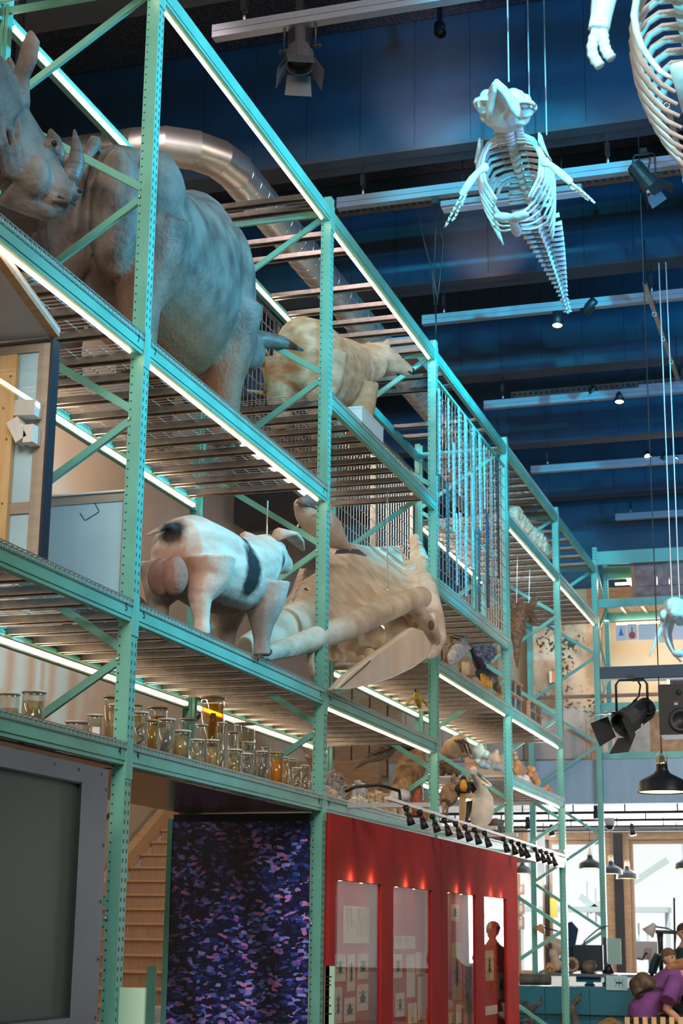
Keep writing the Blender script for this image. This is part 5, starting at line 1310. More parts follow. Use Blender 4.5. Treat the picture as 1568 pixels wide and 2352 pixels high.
M_PELW = hide('pelican_white', (.62, .56, .48), (.74, .70, .64), 10, rough=.9, bump=.5, bscale=60)
M_BILL = mat('bill_yellow', (.70, .45, .12), .5); M_BILLG = mat('bill_grey', (.10, .17, .20), .4)
M_LEGB = mat('bird_leg', (.35, .22, .12), .7)
bird('pelican', 'white pelican with long yellow pouched bill on the rack edge', -.10,
     [(1100, 1905, 12), (1103, 1880, 26), (1106, 1855, 29), (1108, 1832, 24), (1104, 1812, 14)], [(1106, 1825, 14), (1101, 1808, 8), (1096, 1795, 7), (1090, 1784, 7), (1086, 1773, 9), (1086, 1767, 9)],
     [(1090, 1773, 4), (1104, 1784, 4.5), (1118, 1795, 4), (1128, 1804, 2)], [[(1095, 1900, 2.5), (1095, 1905, 2)]], (M_PELW, M_BILLG, M_LEGB), head=(1087, 1769, 9),
     extra=[('pouch', [[(1088, 1781, 5), (1100, 1793, 6.5), (1112, 1800, 5), (1124, 1804, 2.5)]], M_BILL, 1.0), ('wing_feathers', [[(1078, 1840, 7, .02), (1076, 1865, 6, .02), (1070, 1890, 3, .02)]], M_BLACK, .5)])
M_RHEA = hide('rhea_brown', (.20, .12, .07), (.36, .24, .15), 18, rough=.95, bump=.7, bscale=60, stretch=(1, 1, .5))
bird('rhea_chick', 'brown long-necked chick standing left of the black hornbill', -.30, [(1024, 1845, 13), (1028, 1832, 22), (1034, 1820, 22), (1040, 1812, 14)], [(1042, 1815, 9), (1041, 1800, 6), (1039, 1788, 5), (1042, 1782, 5)],
     [(1046, 1782, 2.5), (1053, 1784, 1.5)], [[(1026, 1845, 6), (1026, 1862, 3), (1027, 1880, 2.2)], [(1020, 1845, 6), (1018, 1860, 3), (1019, 1880, 2.2)]], (M_RHEA, M_INK, M_LEGB), head=(1042, 1782, 6))
M_HB = hide('hornbill_black', (.012, .014, .018), (.03, .032, .04), 20, rough=.6, patches=[])
M_HBO = mat('breast_orange', (.70, .32, .04), .8, var=.2, scale=20)
t = bird('hornbill', 'black bird with orange breast perched on a wooden stand', -.18, [(1068, 1826, 10), (1068, 1812, 15), (1066, 1800, 13)], [(1066, 1802, 8), (1064, 1792, 8)], [(1068, 1790, 4), (1078, 1790, 3), (1086, 1794, 1.5)], [], (M_HB, M_BILL, M_LEGB), head=(1064, 1789, 8),
     extra=[('breast', [[(1064, 1794, 6, .03), (1064, 1806, 9, .05), (1064, 1818, 6, .05)]], M_HBO, .8), ('wing', [[(1080, 1800, 7, .0), (1086, 1812, 8, .0), (1090, 1826, 3, .0)], [(1052, 1804, 6, -.02), (1050, 1815, 6, -.02), (1054, 1826, 3, -.02)]], M_HB, .6)])
c = at(1062, 1832, X=-.18)
t = thing('bird_perch', 'wooden perch post under the black orange-breasted bird', 'stand', (c.x, c.y, zd))
obj('post', G().box(c.x - .03, c.x + .03, c.y - .03, c.y + .03, zd, c.z), M_PINE, t); obj('cross_bar', G().box(c.x - .12, c.x + .12, c.y - .035, c.y + .035, c.z + .0005, c.z + .04), M_PINE, t)
lumps('log', 'dark bark log lying right of the pelican', 'log', [(1128, 1890, 10), (1138, 1890, 11), (1148, 1891, 10)], -.35, mat('bark', (.05, .03, .02), .95, col2=(.13, .08, .05), scale=20, bump=.8), base=zd)
M_VUL = hide('vulture_feather', (.16, .09, .05), (.34, .22, .13), 16, rough=.95, bump=.6, bscale=40, stretch=(1, 1, .6))
M_VULD = mat('wing_dark', (.055, .04, .035), .8, col2=(.16, .12, .10), scale=9, stretch=(1, 1, 5))
t = bird('vulture', 'large brown vulture with one dark wing spread to the left', -.45, [(918, 1838, 10), (925, 1815, 26), (935, 1785, 34), (948, 1755, 32), (958, 1735, 20)], [(958, 1738, 18), (968, 1728, 12)], [(972, 1726, 5), (980, 1732, 2)], [[(950, 1815, 12), (948, 1835, 9), (950, 1850, 5)]], (M_VUL, M_INK, M_LEGB),
     extra=[('scapular_feathers', [[(905 + 8 * k, 1802 - 5 * k, 5, .16), (899 + 8 * k, 1822 - 2 * k, 6, .16), (893 + 8 * k, 1840 - 2 * k, 2, .16)] for k in range(6)], M_VUL, .4)])
for k in range(13):      # wing quills
    u = k / 12
    obj('wing_quill', ptube(G(), [(912 - 60 * u, 1716 + 20 * u, 5, -.5), (897 - 68 * u, 1732 + 18 * u, 6, -.46), (884 - 70 * u, 1748 + 20 * u - 6 * math.sin(3 * u), 2, -.44)], 7, .35), M_VULD, t, True)
obj('wing_arm', ptube(G(), [(950, 1722, 12, -.5), (920, 1712, 11, -.5), (890, 1714, 9, -.5), (862, 1726, 7, -.5), (840, 1740, 4, -.5)], 10, .6), M_VULD, t, True)

# third bay upper shelf: heron, crested birds, rough skin
M_HER = hide('heron_grey', (.30, .28, .28), (.52, .47, .43), 22, rough=.9)
z41 = 4.128
bird('heron', 'pale grey heron with cream belly on the shelf right of the whale skull', -.25, [(1036, 1520, 8), (1042, 1508, 16), (1052, 1497, 19), (1064, 1490, 14), (1070, 1485, 8)], [(1070, 1490, 6), (1071, 1478, 4), (1064, 1470, 4), (1063, 1464, 5)], [(1063, 1463, 3), (1052, 1461, 2), (1040, 1458, 1)],
     [[(1058, 1505, 3), (1058, 1535, 1.8)], [(1052, 1508, 3), (1051, 1532, 1.8)]], (M_HER, M_INK, M_LEGB), head=(1064, 1465, 5), extra=[('belly', [[(1068, 1522, 10), (1070, 1535, 11), (1070, 1550, 8)]], mat('belly_cream', (.6, .42, .22), .85), 1.0)])
bird('cormorant', 'slim black bird with yellow bill tip on the shelf right of the heron', -.22, [(1108, 1545, 9), (1104, 1532, 13), (1097, 1520, 12), (1091, 1512, 8)], [(1092, 1515, 8), (1086, 1502, 5), (1082, 1492, 4.5)], [(1080, 1490, 2.5), (1076, 1486, 2)], [[(1104, 1540, 4), (1105, 1560, 2.5)]], (M_HB, M_BILL, M_LEGB), head=(1082, 1491, 5))
t = bird('plumed_bird', 'brown and black bird with orange plumes at the shelf edge', -.10, [(1098, 1545, 8), (1112, 1550, 17), (1126, 1560, 17), (1138, 1575, 10), (1146, 1590, 4)], None, None, [], (M_HB, M_BILL, M_LEGB),
     extra=[('plume', [[(1106 + 6 * k, 1548 + 3 * k, 4, .05), (1108 + 6 * k, 1562 + 4 * k, 5, .07), (1106 + 7 * k, 1572 + 4 * k, 2, .08)] for k in range(4)], M_HBO, .6), ('tail', [[(1136, 1560, 7, .04), (1144, 1578, 7, .06), (1148, 1592, 4, .06)]], M_VUL, .6)])
t = lumps('shaggy_skin', 'dark blue-grey shaggy skin hanging behind the black bird', 'skin', [(1095, 1480, 16), (1112, 1488, 18), (1126, 1500, 14), (1100, 1500, 16), (1118, 1515, 12), (1088, 1470, 8)], -.75, mat('shag', (.03, .035, .05), .95, col2=(.20, .19, .22), scale=30, bump=.9), n=120, spike=.4)
t = bird('brown_bird', 'brown upright bird half hidden by the whale skull rear', -.5, [(1024, 1520, 8), (1030, 1505, 12), (1036, 1490, 11), (1036, 1478, 6)], [(1036, 1480, 5), (1036, 1468, 5)], [(1040, 1465, 2.5), (1058, 1471, 1.5)], [], (M_VUL, M_INK, M_LEGB), head=(1036, 1466, 5))
M_PAR = hide('parrot_green', (.30, .24, .04), (.45, .36, .08), 20, rough=.8)
t = bird('green_bird', 'yellow-green bird with spread wings hanging under the upper shelf', -.6, [(955, 1592, 5), (958, 1602, 10), (961, 1615, 8), (965, 1625, 4)], None, [(954, 1588, 2.5), (953, 1582, 1)], [], (M_PAR, M_INK, M_LEGB), head=(956, 1590, 6),
     extra=[('wing', [[(960, 1602, 5), (945, 1606, 5), (932, 1618, 3), (926, 1626, 1)], [(964, 1604, 5), (975, 1612, 5), (984, 1625, 2)]], mat('wing_yellow', (.55, .38, .06), .8), .4)])
p = at(958, 1596, X=-.6); obj('hanging_thread', G().tube([p, (p.x, p.y, 4.07)], .003, 5), M_INK, t)

# fourth bay
M_CRT = mat('crate_wood', (.34, .21, .12), .75, col2=(.46, .31, .19), scale=6, stretch=(1, 1, 6))
def crate(name, label, X, x0, x1, y0, y1, z0, nw, lit=True):
    a = at(x0, y0, X=X); ya = a.y; ze = at(x0, y0, X=X).z; yb = at(x1, (y0 + y1) / 2, X=X).y
    t = thing(name, label, 'crate', (X - .25, ya, z0))
    H = ze
    obj('body', G().box(X - .45, X - .02, ya, yb, z0, H), M_CRT, t)
    for i in range(nw):
        for j in range(2):
            ww = (yb - ya) / nw
            w = obj('window', G().box(X - .019, X - .010, ya + ww * (i + .2), ya + ww * (i + .75), z0 + (H - z0) * (.14 + .46 * j), z0 + (H - z0) * (.44 + .46 * j)), mat('crate_window', (.02, .035, .05), .15), t)
    for k in range(3): obj('batten', G().box(X - .0195, X, ya, yb, z0 + (H - z0) * (.03 + .455 * k), z0 + (H - z0) * (.10 + .455 * k)), M_CRT, t)
    return t
crate('wooden_crate', 'pale wooden crate with four dark windows right of the fourth post', -.06, 1172, 1201, 1553, 1640, z41, 2)
crate('wooden_crate', 'smaller wooden crate with dark windows at the right end of that shelf', -.04, 1220, 1246, 1608, 1660, z41, 2)
a = at(1204, 1605, X=-.12)
t = thing('drawer_box', 'brown drawer box between the two windowed crates', 'box', (a.x, a.y, z41))
obj('body', G().box(-.5, -.10, a.y, a.y + .5, z41, a.z), mat('brown_box', (.22, .10, .05), .6, var=.2, scale=6), t); obj('front', G().box(-.0995, -.09, a.y + .03, a.y + .47, z41 + .03, a.z - .03), mat('brown_box2', (.28, .14, .07), .6), t)
a = at(1140, 1548, X=-.3)
t = thing('wood_stack', 'carved brown wooden block left of the fourth post', 'block', (a.x, a.y, z41))
obj('body', G().box(-.7, -.3, a.y, a.y + .45, z41, a.z), mat('brown_box', (.22, .10, .05), .6), t)
for k in range(4): obj('ledge', G().box(-.72, -.29, a.y - .02, a.y + .47, z41 + .1 + .1 * k, z41 + .13 + .1 * k), mat('brown_box2', (.28, .14, .07), .6), t)
M_ROCK = mat('pale_rock', (.50, .36, .24), .9, col2=(.68, .54, .40), scale=14, bump=.8)
for k, (x, y, r) in enumerate(((1180, 1178, 16), (1196, 1192, 14), (1208, 1206, 12), (1222, 1222, 13), (1236, 1234, 14), (1248, 1250, 11), (1256, 1264, 8), (1188, 1172, 10))):
    lumps('pale_rock', ['big pale knobbly rock highest on the shelf above the otters, at the fourth post', 'pale rock just right of the highest rock', 'rounded pale rock third along the rock shelf', 'pale rock in the middle of the rock shelf', 'large pale rock right of the middle of the rock shelf', 'smaller pale rock near the slim frame on the rock shelf', 'smallest pale rock last before the slim frame', 'pale rock behind the highest rock at the fourth post'][k], 'rock', [(x, y, r), (x + r * .7, y + r * .4, r * .7), (x - r * .6, y + r * .6, r * .7), (x, y + r, r * .8)], -.2, M_ROCK, .012, 1, n=12, spike=.15, group='pale rocks above the otters')

# hanging otters
M_OTT = hide('otter_fur', (.13, .065, .035), (.27, .15, .09), 24, rough=.95, bump=.6, bscale=70)
t = thing('otter', 'brown otter hung upright with raised paws right of the fourth post', 'otter', at(1195, 1430, X=-.3))
g = G(); ptube(g, [(1188, 1375, 8, -.3), (1192, 1392, 15, -.3), (1190, 1420, 17, -.3), (1188, 1445, 18, -.3), (1186, 1462, 15, -.3), (1186, 1480, 9, -.3), (1186, 1510, 6, -.3), (1188, 1535, 2, -.3)], 14)
ptube(g, [(1195, 1400, 8, -.28), (1212, 1400, 9, -.25), (1222, 1390, 8, -.24), (1226, 1378, 9, -.24), (1234, 1376, 4, -.22)], 10); ptube(g, [(1182, 1398, 7, -.32), (1178, 1385, 6, -.34), (1182, 1374, 6, -.34), (1190, 1374, 3, -.34)], 10)
ptube(g, [(1214, 1402, 9, -.26), (1224, 1420, 10, -.25), (1226, 1436, 5, -.25)], 10)
obj('body', remesh('body', g, M_OTT, .010, 3), None, t)
for x in (1186, 1214): p = at(x, 1385, X=-.27); obj('hanging_thread', G().tube([p, (p.x + .02, p.y, 6.26)], .004, 5), M_CAB, t)
t = thing('otter', 'second otter mostly hidden behind the fourth post, slim tail showing', 'otter', at(1158, 1440, X=-.65))
g = G(); ptube(g, [(1160, 1380, 8, -.65), (1160, 1410, 14, -.65), (1158, 1440, 14, -.65), (1156, 1465, 9, -.65), (1155, 1500, 5, -.65), (1157, 1532, 2, -.65)], 12)
obj('body', remesh('body', g, M_OTT, .010, 3), None, t)
p = at(1160, 1384, X=-.65); obj('hanging_thread', G().tube([p, (p.x, p.y, 6.26)], .004, 5), M_CAB, t)
# mauve crates on top
M_MAU = mat('mauve_board', (.24, .15, .15), .7)
for x0, x1, y0, Xa, lb in ((884, 962, 776, -.55, 'mauve crate with round holes on the topmost level behind the bear'), (1166, 1212, 1106, -.55, 'mauve crate with two round holes on the topmost level near the far rack')):
    a, b_ = at(x0, y0 + 2, Z=7.45), at(x1, y0, Z=7.45); b_.y = a.y
    t = thing('mauve_crate', lb, 'crate', (a.x, a.y, 7.21), 0, 'mauve crates on top of the rack')
    obj('body', G().box(a.x, b_.x, a.y, a.y + .5, 7.21, 7.45), M_MAU, t)
    for k in range(2): obj('round_hole', G().tube([(a.x + (b_.x - a.x) * (.35 + .4 * k), a.y - .002, 7.30), (a.x + (b_.x - a.x) * (.35 + .4 * k), a.y + .001, 7.30)], .022, 12), M_INK, t)

# sacks, shells, boxes on the shelf of the fourth bay
z33 = 3.345 + .013
def sack(label, X, pts, m, cat='sack', name='cloth_sack'):
    t = thing(name, label, cat, at(pts[0][0], pts[0][1], X=X)); g = G()
    for x, y, r in pts: pell(g, x, y, r, X)
    q = at(*min(pts, key=lambda p: -p[1])[:2], X=X); rr = 6 * scl(q); g.tube([q, (q.x, q.y, z33 + .004)], [rr, rr], 9)
    obj('body', remesh('body', g, m, .009, 3), None, t); return t
M_CLO = mat('brown_cloth', (.42, .20, .08), .9, col2=(.58, .32, .15), scale=12, bump=.7); M_CLW = mat('white_wrap', (.48, .50, .52), .8, col2=(.66, .66, .66), scale=10, bump=.4)
sack('orange brown sack with a tied neck right of the fourth post', -.3, [(1186, 1770, 11), (1188, 1755, 10), (1184, 1740, 6), (1182, 1730, 5), (1192, 1785, 9)], M_CLO)
sack('pale blue-white wrapped bundle in front of the orange sack', -.15, [(1192, 1790, 10), (1206, 1790, 11), (1212, 1797, 8)], M_CLW, 'bundle', 'wrapped_bundle')
sack('crumpled brown cloth sack leaning at the shelf edge', -.16, [(1222, 1768, 9), (1226, 1782, 11), (1232, 1796, 10), (1216, 1778, 8), (1214, 1764, 6)], M_CLO)
sack('small brown bag at the right end of the sacks', -.12, [(1256, 1808, 7), (1262, 1814, 7), (1250, 1812, 5)], M_CLO)
a, b_ = at(1150, 1733, X=-.55), at(1232, 1733, X=-.55)
t = thing('cardboard_box', 'brown cardboard box with a lid behind the sacks', 'box', (-.8, a.y, z33))
M_CARD = mat('cardboard', (.48, .27, .16), .8)
obj('body', G().box(-1.0, -.55, a.y, b_.y, z33, a.z - .1), M_CARD, t); obj('lid', G().box(-1.01, -.54, a.y - .01, b_.y + .01, a.z - .0999, a.z), M_CARD, t)
M_SHE = mat('shell_beige', (.46, .28, .14), .6, col2=(.60, .40, .23), scale=5, bump=.2); M_QTZ = mat('quartz', (.52, .42, .33), .4, col2=(.72, .64, .56), scale=8, bump=.6)
def inside(label, name, cat, X, pts, m, vox=.009):
    t = thing(name, label, cat, pp(pts[0][0], pts[0][1], X)); g = G()
    for x, y, r in pts: pell(g, x, y, r, X)
    obj('body', remesh('body', g, m, vox, 2), None, t); return t
Xq = ('Y', 18.42)
inside('big smooth beige shell dome with dark straps, left of the crystals', 'shell_dome', 'shell', Xq, [(1040, 1720, 24), (1054, 1708, 22), (1026, 1728, 16), (1066, 1722, 18)], M_SHE)
t = thing('dark_strap', 'dark leather straps draped over the beige shell dome', 'strap', at(1060, 1700, **PL(Xq)))
for k in range(3): obj('strap', ptube(G(), [(1044 + 8 * k, 1700 - k, 2.5, ('Y', 18.3)), (1056 + 9 * k, 1708, 3, ('Y', 18.28)), (1064 + 9 * k, 1728 + 2 * k, 2.5, ('Y', 18.3))], 6), M_VULD, t, True)
inside('whitish pointed crystal lump left of centre among the crystals', 'crystal', 'mineral', Xq, [(1098, 1728, 17), (1102, 1714, 8), (1084, 1734, 10), (1116, 1734, 11)], M_QTZ)
inside('pale upright crystal right of the whitish pointed lump', 'crystal', 'mineral', Xq, [(1134, 1742, 14), (1139, 1728, 7), (1126, 1750, 9)], M_QTZ)
inside('small pale mineral at the back between the crystals', 'crystal', 'mineral', Xq, [(1096, 1748, 9), (1104, 1754, 8)], M_QTZ)
inside('blue-tinted glassy mineral left of two', 'blue_mineral', 'mineral', ('Y', 18.3), [(1108, 1756, 10), (1118, 1760, 8)], M_COB)
inside('blue-tinted glassy mineral right of two', 'blue_mineral', 'mineral', ('Y', 18.3), [(1140, 1760, 11), (1150, 1764, 8)], M_COB)
inside('rolled brown fur bundle below the beige shell dome', 'fur_roll', 'fur', Xq, [(1020, 1760, 16), (1034, 1764, 17), (1046, 1770, 14), (1012, 1772, 12)], M_BOAR)

# ------------------------------------------------------------------ below the rack: crystal picture, red cases, screen
M_UND = mat('underside_board', (.10, .055, .035), .22, var=.3, scale=2, stretch=(.4, 6, 1))
for i, lb in ((0, 'brown board closing the lowest shelf above the big screen'), (1, 'glossy brown board closing the lowest shelf above the stairs')):
    t = thing('soffit_board', lb, 'board', (-.56, BY[i] + 1.6, Z4 - .12))
    for k in range(4): obj('board', G().box(-1.05 + .25 * k, -.803 + .25 * k, BY[i] + .02, BY[i] + L - .02, Z4 - .125, Z4 - .114), M_UND, t)
M_CRY = D.materials.new('crystal_print'); M_CRY.use_nodes = True
def _cry():
    n = M_CRY.node_tree.nodes; l = M_CRY.node_tree.links; b = n['Principled BSDF']; b.inputs['Roughness'].default_value = .25
    tc = n.new('ShaderNodeTexCoord'); mp = n.new('ShaderNodeMapping'); mp.inputs['Scale'].default_value = (1.0, 1, 1.9); l.new(tc.outputs['Object'], mp.inputs[0])
    nz = n.new('ShaderNodeTexNoise'); nz.inputs['Scale'].default_value = 5; l.new(mp.outputs[0], nz.inputs['Vector'])
    ms = n.new('ShaderNodeMix'); ms.data_type = 'RGBA'; ms.blend_type = 'LINEAR_LIGHT'; ms.inputs[0].default_value = .05; l.new(mp.outputs[0], ms.inputs[6]); l.new(nz.outputs['Color'], ms.inputs[7])
    v = n.new('ShaderNodeTexVoronoi'); v.inputs['Scale'].default_value = 26; v.distance = 'CHEBYCHEV'; l.new(ms.outputs[2], v.inputs['Vector'])
    sp_ = n.new('ShaderNodeSeparateColor'); l.new(v.outputs['Color'], sp_.inputs[0])
    big = n.new('ShaderNodeTexNoise'); big.inputs['Scale'].default_value = 2.6; big.inputs['Detail'].default_value = 3; l.new(mp.outputs[0], big.inputs['Vector'])
    ad = n.new('ShaderNodeMath'); ad.operation = 'MULTIPLY_ADD'; ad.inputs[1].default_value = .62; l.new(big.outputs['Fac'], ad.inputs[0]); l.new(sp_.outputs[0], ad.inputs[2])
    rp = n.new('ShaderNodeValToRGB'); nm_ = n.new('ShaderNodeMath'); nm_.operation = 'MULTIPLY'; nm_.inputs[1].default_value = .69; l.new(ad.outputs[0], nm_.inputs[0]); l.new(nm_.outputs[0], rp.inputs[0]); e = rp.color_ramp.elements
    e[0].position = .0; e[0].color = (.004, .008, .02, 1); e[1].position = 1.0; e[1].color = (.50, .36, .5, 1)
    for p, c in ((.55, (.005, .012, .035, 1)), (.66, (.010, .03, .10, 1)), (.74, (.05, .08, .26, 1)), (.84, (.34, .26, .42, 1))): x = e.new(p); x.color = c
    rq = n.new('ShaderNodeValToRGB'); l.new(sp_.outputs[1], rq.inputs[0]); f = rq.color_ramp.elements
    f[0].color = (.25, .5, 1, 1); f[1].color = (1, .42, .35, 1); f.new(.5).color = (.35, .5, 1, 1); f.new(.72).color = (.95, .3, .85, 1)
    m1 = n.new('ShaderNodeMix'); m1.data_type = 'RGBA'; m1.blend_type = 'MULTIPLY'; m1.inputs[0].default_value = .85; l.new(rp.outputs[0], m1.inputs[6]); l.new(rq.outputs[0], m1.inputs[7])
    # dark diagonal veins
    wv = n.new('ShaderNodeTexWave'); wv.inputs['Scale'].default_value = .5; wv.inputs['Distortion'].default_value = 3.0; wv.bands_direction = 'X'
    m2 = n.new('ShaderNodeMapping'); m2.inputs['Rotation'].default_value = (0, .30, 0); l.new(tc.outputs['Object'], m2.inputs[0]); l.new(m2.outputs[0], wv.inputs['Vector'])
    r3 = n.new('ShaderNodeValToRGB'); r3.color_ramp.elements[0].position = .05; r3.color_ramp.elements[0].color = (.25, .25, .25, 1); r3.color_ramp.elements[1].position = .35; l.new(wv.outputs['Fac'], r3.inputs[0])
    m3_ = n.new('ShaderNodeMix'); m3_.data_type = 'RGBA'; m3_.blend_type = 'MULTIPLY'; m3_.inputs[0].default_value = 1; l.new(m1.outputs[2], m3_.inputs[6]); l.new(r3.outputs[0], m3_.inputs[7])
    # bright specks
    sv = n.new('ShaderNodeTexVoronoi'); sv.inputs['Scale'].default_value = 55; l.new(tc.outputs['Object'], sv.inputs['Vector'])
    r4 = n.new('ShaderNodeValToRGB'); r4.color_ramp.elements[0].position = .05; r4.color_ramp.elements[0].color = (.35, .4, .5, 1); r4.color_ramp.elements[1].position = .12; r4.color_ramp.elements[1].color = (0, 0, 0, 1); l.new(sv.outputs['Distance'], r4.inputs[0])
    m4 = n.new('ShaderNodeMix'); m4.data_type = 'RGBA'; m4.blend_type = 'ADD'; m4.inputs[0].default_value = .6; l.new(m3_.outputs[2], m4.inputs[6]); l.new(r4.outputs[0], m4.inputs[7])
    ml = n.new('ShaderNodeMix'); ml.data_type = 'RGBA'; ml.blend_type = 'MULTIPLY'; ml.inputs[0].default_value = 1; ml.inputs[7].default_value = (1.9, 1.9, 1.9, 1); l.new(m4.outputs[2], ml.inputs[6])
    l.new(ml.outputs[2], b.inputs['Base Color'])
_cry()
t = thing('crystal_picture', 'tall dark blue picture of pink and blue crystals under the rack', 'picture', (-.6, 11.28, 0))
obj('print', G().box(-1.135, -.068, 11.27, 11.285, .02, 2.385), M_CRY, t)
obj('edge_strip', G().box(-1.175, -1.1355, 11.26, 11.30, .02, 2.41), M_RACK, t)
obj('top_rail', G().box(-1.13, -.068, 11.26, 11.30, 2.3855, 2.44), M_BLACK, t)
for n_, (x0, x1, y0, z0, z1, lb) in enumerate(((-.0, .145, 8.02, .3, 1.32, 'pale green label stand on the first post beside the big screen'), (.0, .07, 11.44, .55, 1.38, 'narrow green text plate on the post beside the red case'), (-1.27, -1.20, 11.2, .5, 1.36, 'dark green text plate at the left edge of the crystal picture'))):
    t = thing('text_plate', lb, 'sign', (x0, y0, z0)); ya = y0 - .005
    obj('plate', G().box(x0 + .002, x1, y0, y0 + .02, z0, z1), mat('plate_green', (.50, .78, .62), .5) if n_ < 2 else M_RACK, t)
    g = G(); rr = random.Random(n_)
    for k in range(26):
        z = z1 - .05 - .028 * k
        if z < z0 + .04 or rr.random() < .25: continue
        if n_ == 2 or (n_ == 0 and z > z0 + .12): continue
        g.box(x0 + .012, x0 + .012 + (x1 - x0 - .02) * rr.uniform(.4, .95), y0 - .001, y0 - .0002, z, z + .009)
    if g.v: obj('small_print', g, M_INK, t, kind='stuff')

M_RED = mat('case_red', (.36, .030, .028), .9, var=.14, scale=2.0, bump=.08, spec=.12)
M_REDB = mat('case_red_back', (.42, .05, .03), .6, var=.1, scale=3)
M_CGL = tint('case_glass', (.96, .97, .96), .03, .0, top=.13)
M_PR = mat('old_paper', (.62, .52, .42), .8, var=.06, scale=5); M_PRT = mat('tan_paper', (.48, .32, .18), .8, var=.1, scale=5)
def yat(px_, py_=2100, X=.035): return at(px_, py_, X=X).y
def red_case(label, y0, y1, op):
    t = thing('display_case', label, 'display case', (0, y0, 0)); zt, zo, zb = 2.452, 1.985, .35
    obj('carcass', G().box(-.11, -.09, y0 + .01, y1 - .1, 0, zt).box(-.0895, .004, y0 + .01, y0 + .04, 0, zt).box(-.0895, .004, y1 - .13, y1 - .1, 0, zt).box(-.0895, .004, y0 + .0401, y1 - .1301, zt - .03, zt).box(-.0895, .004, y0 + .0401, y1 - .1301, 0, .3), M_RED, t)
    ym = (op[0][1] + op[1][0]) / 2
    obj('header_panel', G().box(.0045, .035, y0, ym - .002, zo, zt), M_RED, t); obj('header_panel', G().box(.0045, .035, ym + .002, y1, zo, zt), M_RED, t)
    obj('base_panel', G().box(.0045, .035, y0, y1, 0, zb), M_RED, t)
    st_ = [(y0, op[0][0]), (op[0][1], op[1][0]), (op[1][1], y1)]
    for a, b_ in st_: obj('stile', G().box(.0045, .035, a, b_, zb + .0005, zo - .0005), M_RED, t)
    obj('back_panel', G().box(-.089, -.08, y0 + .041, y1 - .131, .301, zt - .031), M_REDB, t)
    for a, b_ in op:
        obj('glass_pane', G().box(.012, .018, a, b_, zb, zo), M_CGL, t)
        for k in range(2):
            y = a + (b_ - a) * (.3 + .45 * k)
            lg = D.lights.new('case_lamp', 'POINT'); lg.energy = .55; lg.color = (1, .62, .3); lg.shadow_soft_size = .01
            o = D.objects.new('case_lamp', lg); COL.objects.link(o); o.location = (.075, y, zo + .01)
        lg = D.lights.new('case_strip', 'AREA'); lg.shape = 'RECTANGLE'; lg.size = .03; lg.size_y = b_ - a; lg.energy = 3.5; lg.color = (1, .9, .78)
        o = D.objects.new('case_strip', lg); COL.objects.link(o); o.location = (-.03, (a + b_) / 2, zt - .06); o.rotation_euler = (0, -.35, 0)
    return t
yg = yat(1013, 1990)
red_case('left red display case with two glazed doors under the rack', 11.44, yg - .012, ((yat(770), yat(876)), (yat(903), yat(992))))
red_case('right red display case with two narrower glazed doors', yg + .014, 18.13, ((yat(1028), yat(1093)), (yat(1112), yat(1163))))
PR = [(789, 849, 2080, 2167, 0, 0, 'large pale plate of hanging plants in the first door'), (769, 794, 2192, 2255, 1, 0, 'beetle sheet at top left of the first door'), (798, 816, 2192, 2277, 1, 0, 'tall narrow beetle sheet in the first door'), (822, 846, 2191, 2250, 2, 0, 'spider sheet at top right of the first door'),
      (768, 786, 2268, 2352, 1, 0, 'long beetle sheet at lower left of the first door'), (791, 816, 2293, 2349, 2, 0, 'ant sheet at the bottom of the first door'), (820, 846, 2262, 2323, 2, 0, 'round spider sheet at lower right of the first door'),
      (905, 953, 2150, 2180, 0, 0, 'wide grass sheet at the top of the second door'), (904, 924, 2192, 2247, 1, 0, 'insect sheet at upper left of the second door'), (934, 953, 2192, 2292, 0, 0, 'blank tall sheet in the second door'), (955, 966, 2188, 2238, 0, 0, 'narrow sheet next to the blank tall one'), (968, 979, 2188, 2238, 0, 0, 'narrow sheet at the right of the second door'),
      (960, 980, 2244, 2345, 0, 0, 'long sheet at lower right of the second door'), (908, 929, 2282, 2337, 1, 0, 'beetle sheet at lower left of the second door'), (938, 957, 2305, 2352, 0, 0, 'small blank sheet at the bottom of the second door'),
      (1036, 1054, 2076, 2115, 1, 0, 'dark plate at the top of the third door'), (1037, 1060, 2165, 2299, 1, 1, 'tall tan plate with a bird in the third door'), (1064, 1082, 2210, 2326, 1, 1, 'tall tan plate at right of the third door'), (1030, 1044, 2326, 2352, 0, 1, 'tan sheet at the bottom of the third door'), (1047, 1060, 2308, 2352, 0, 0, 'pale sheet at the bottom of the third door'),
      (1113, 1128, 2084, 2132, 0, 1, 'tan sheet at top left of the fourth door'), (1140, 1153, 2088, 2128, 1, 0, 'pale sheet at top right of the fourth door'), (1114, 1133, 2183, 2254, 1, 1, 'large tan plate in the fourth door'), (1143, 1158, 2235, 2295, 2, 1, 'spider plate at right of the fourth door'), (1114, 1142, 2312, 2333, 0, 0, 'sheet at the bottom of the fourth door')]
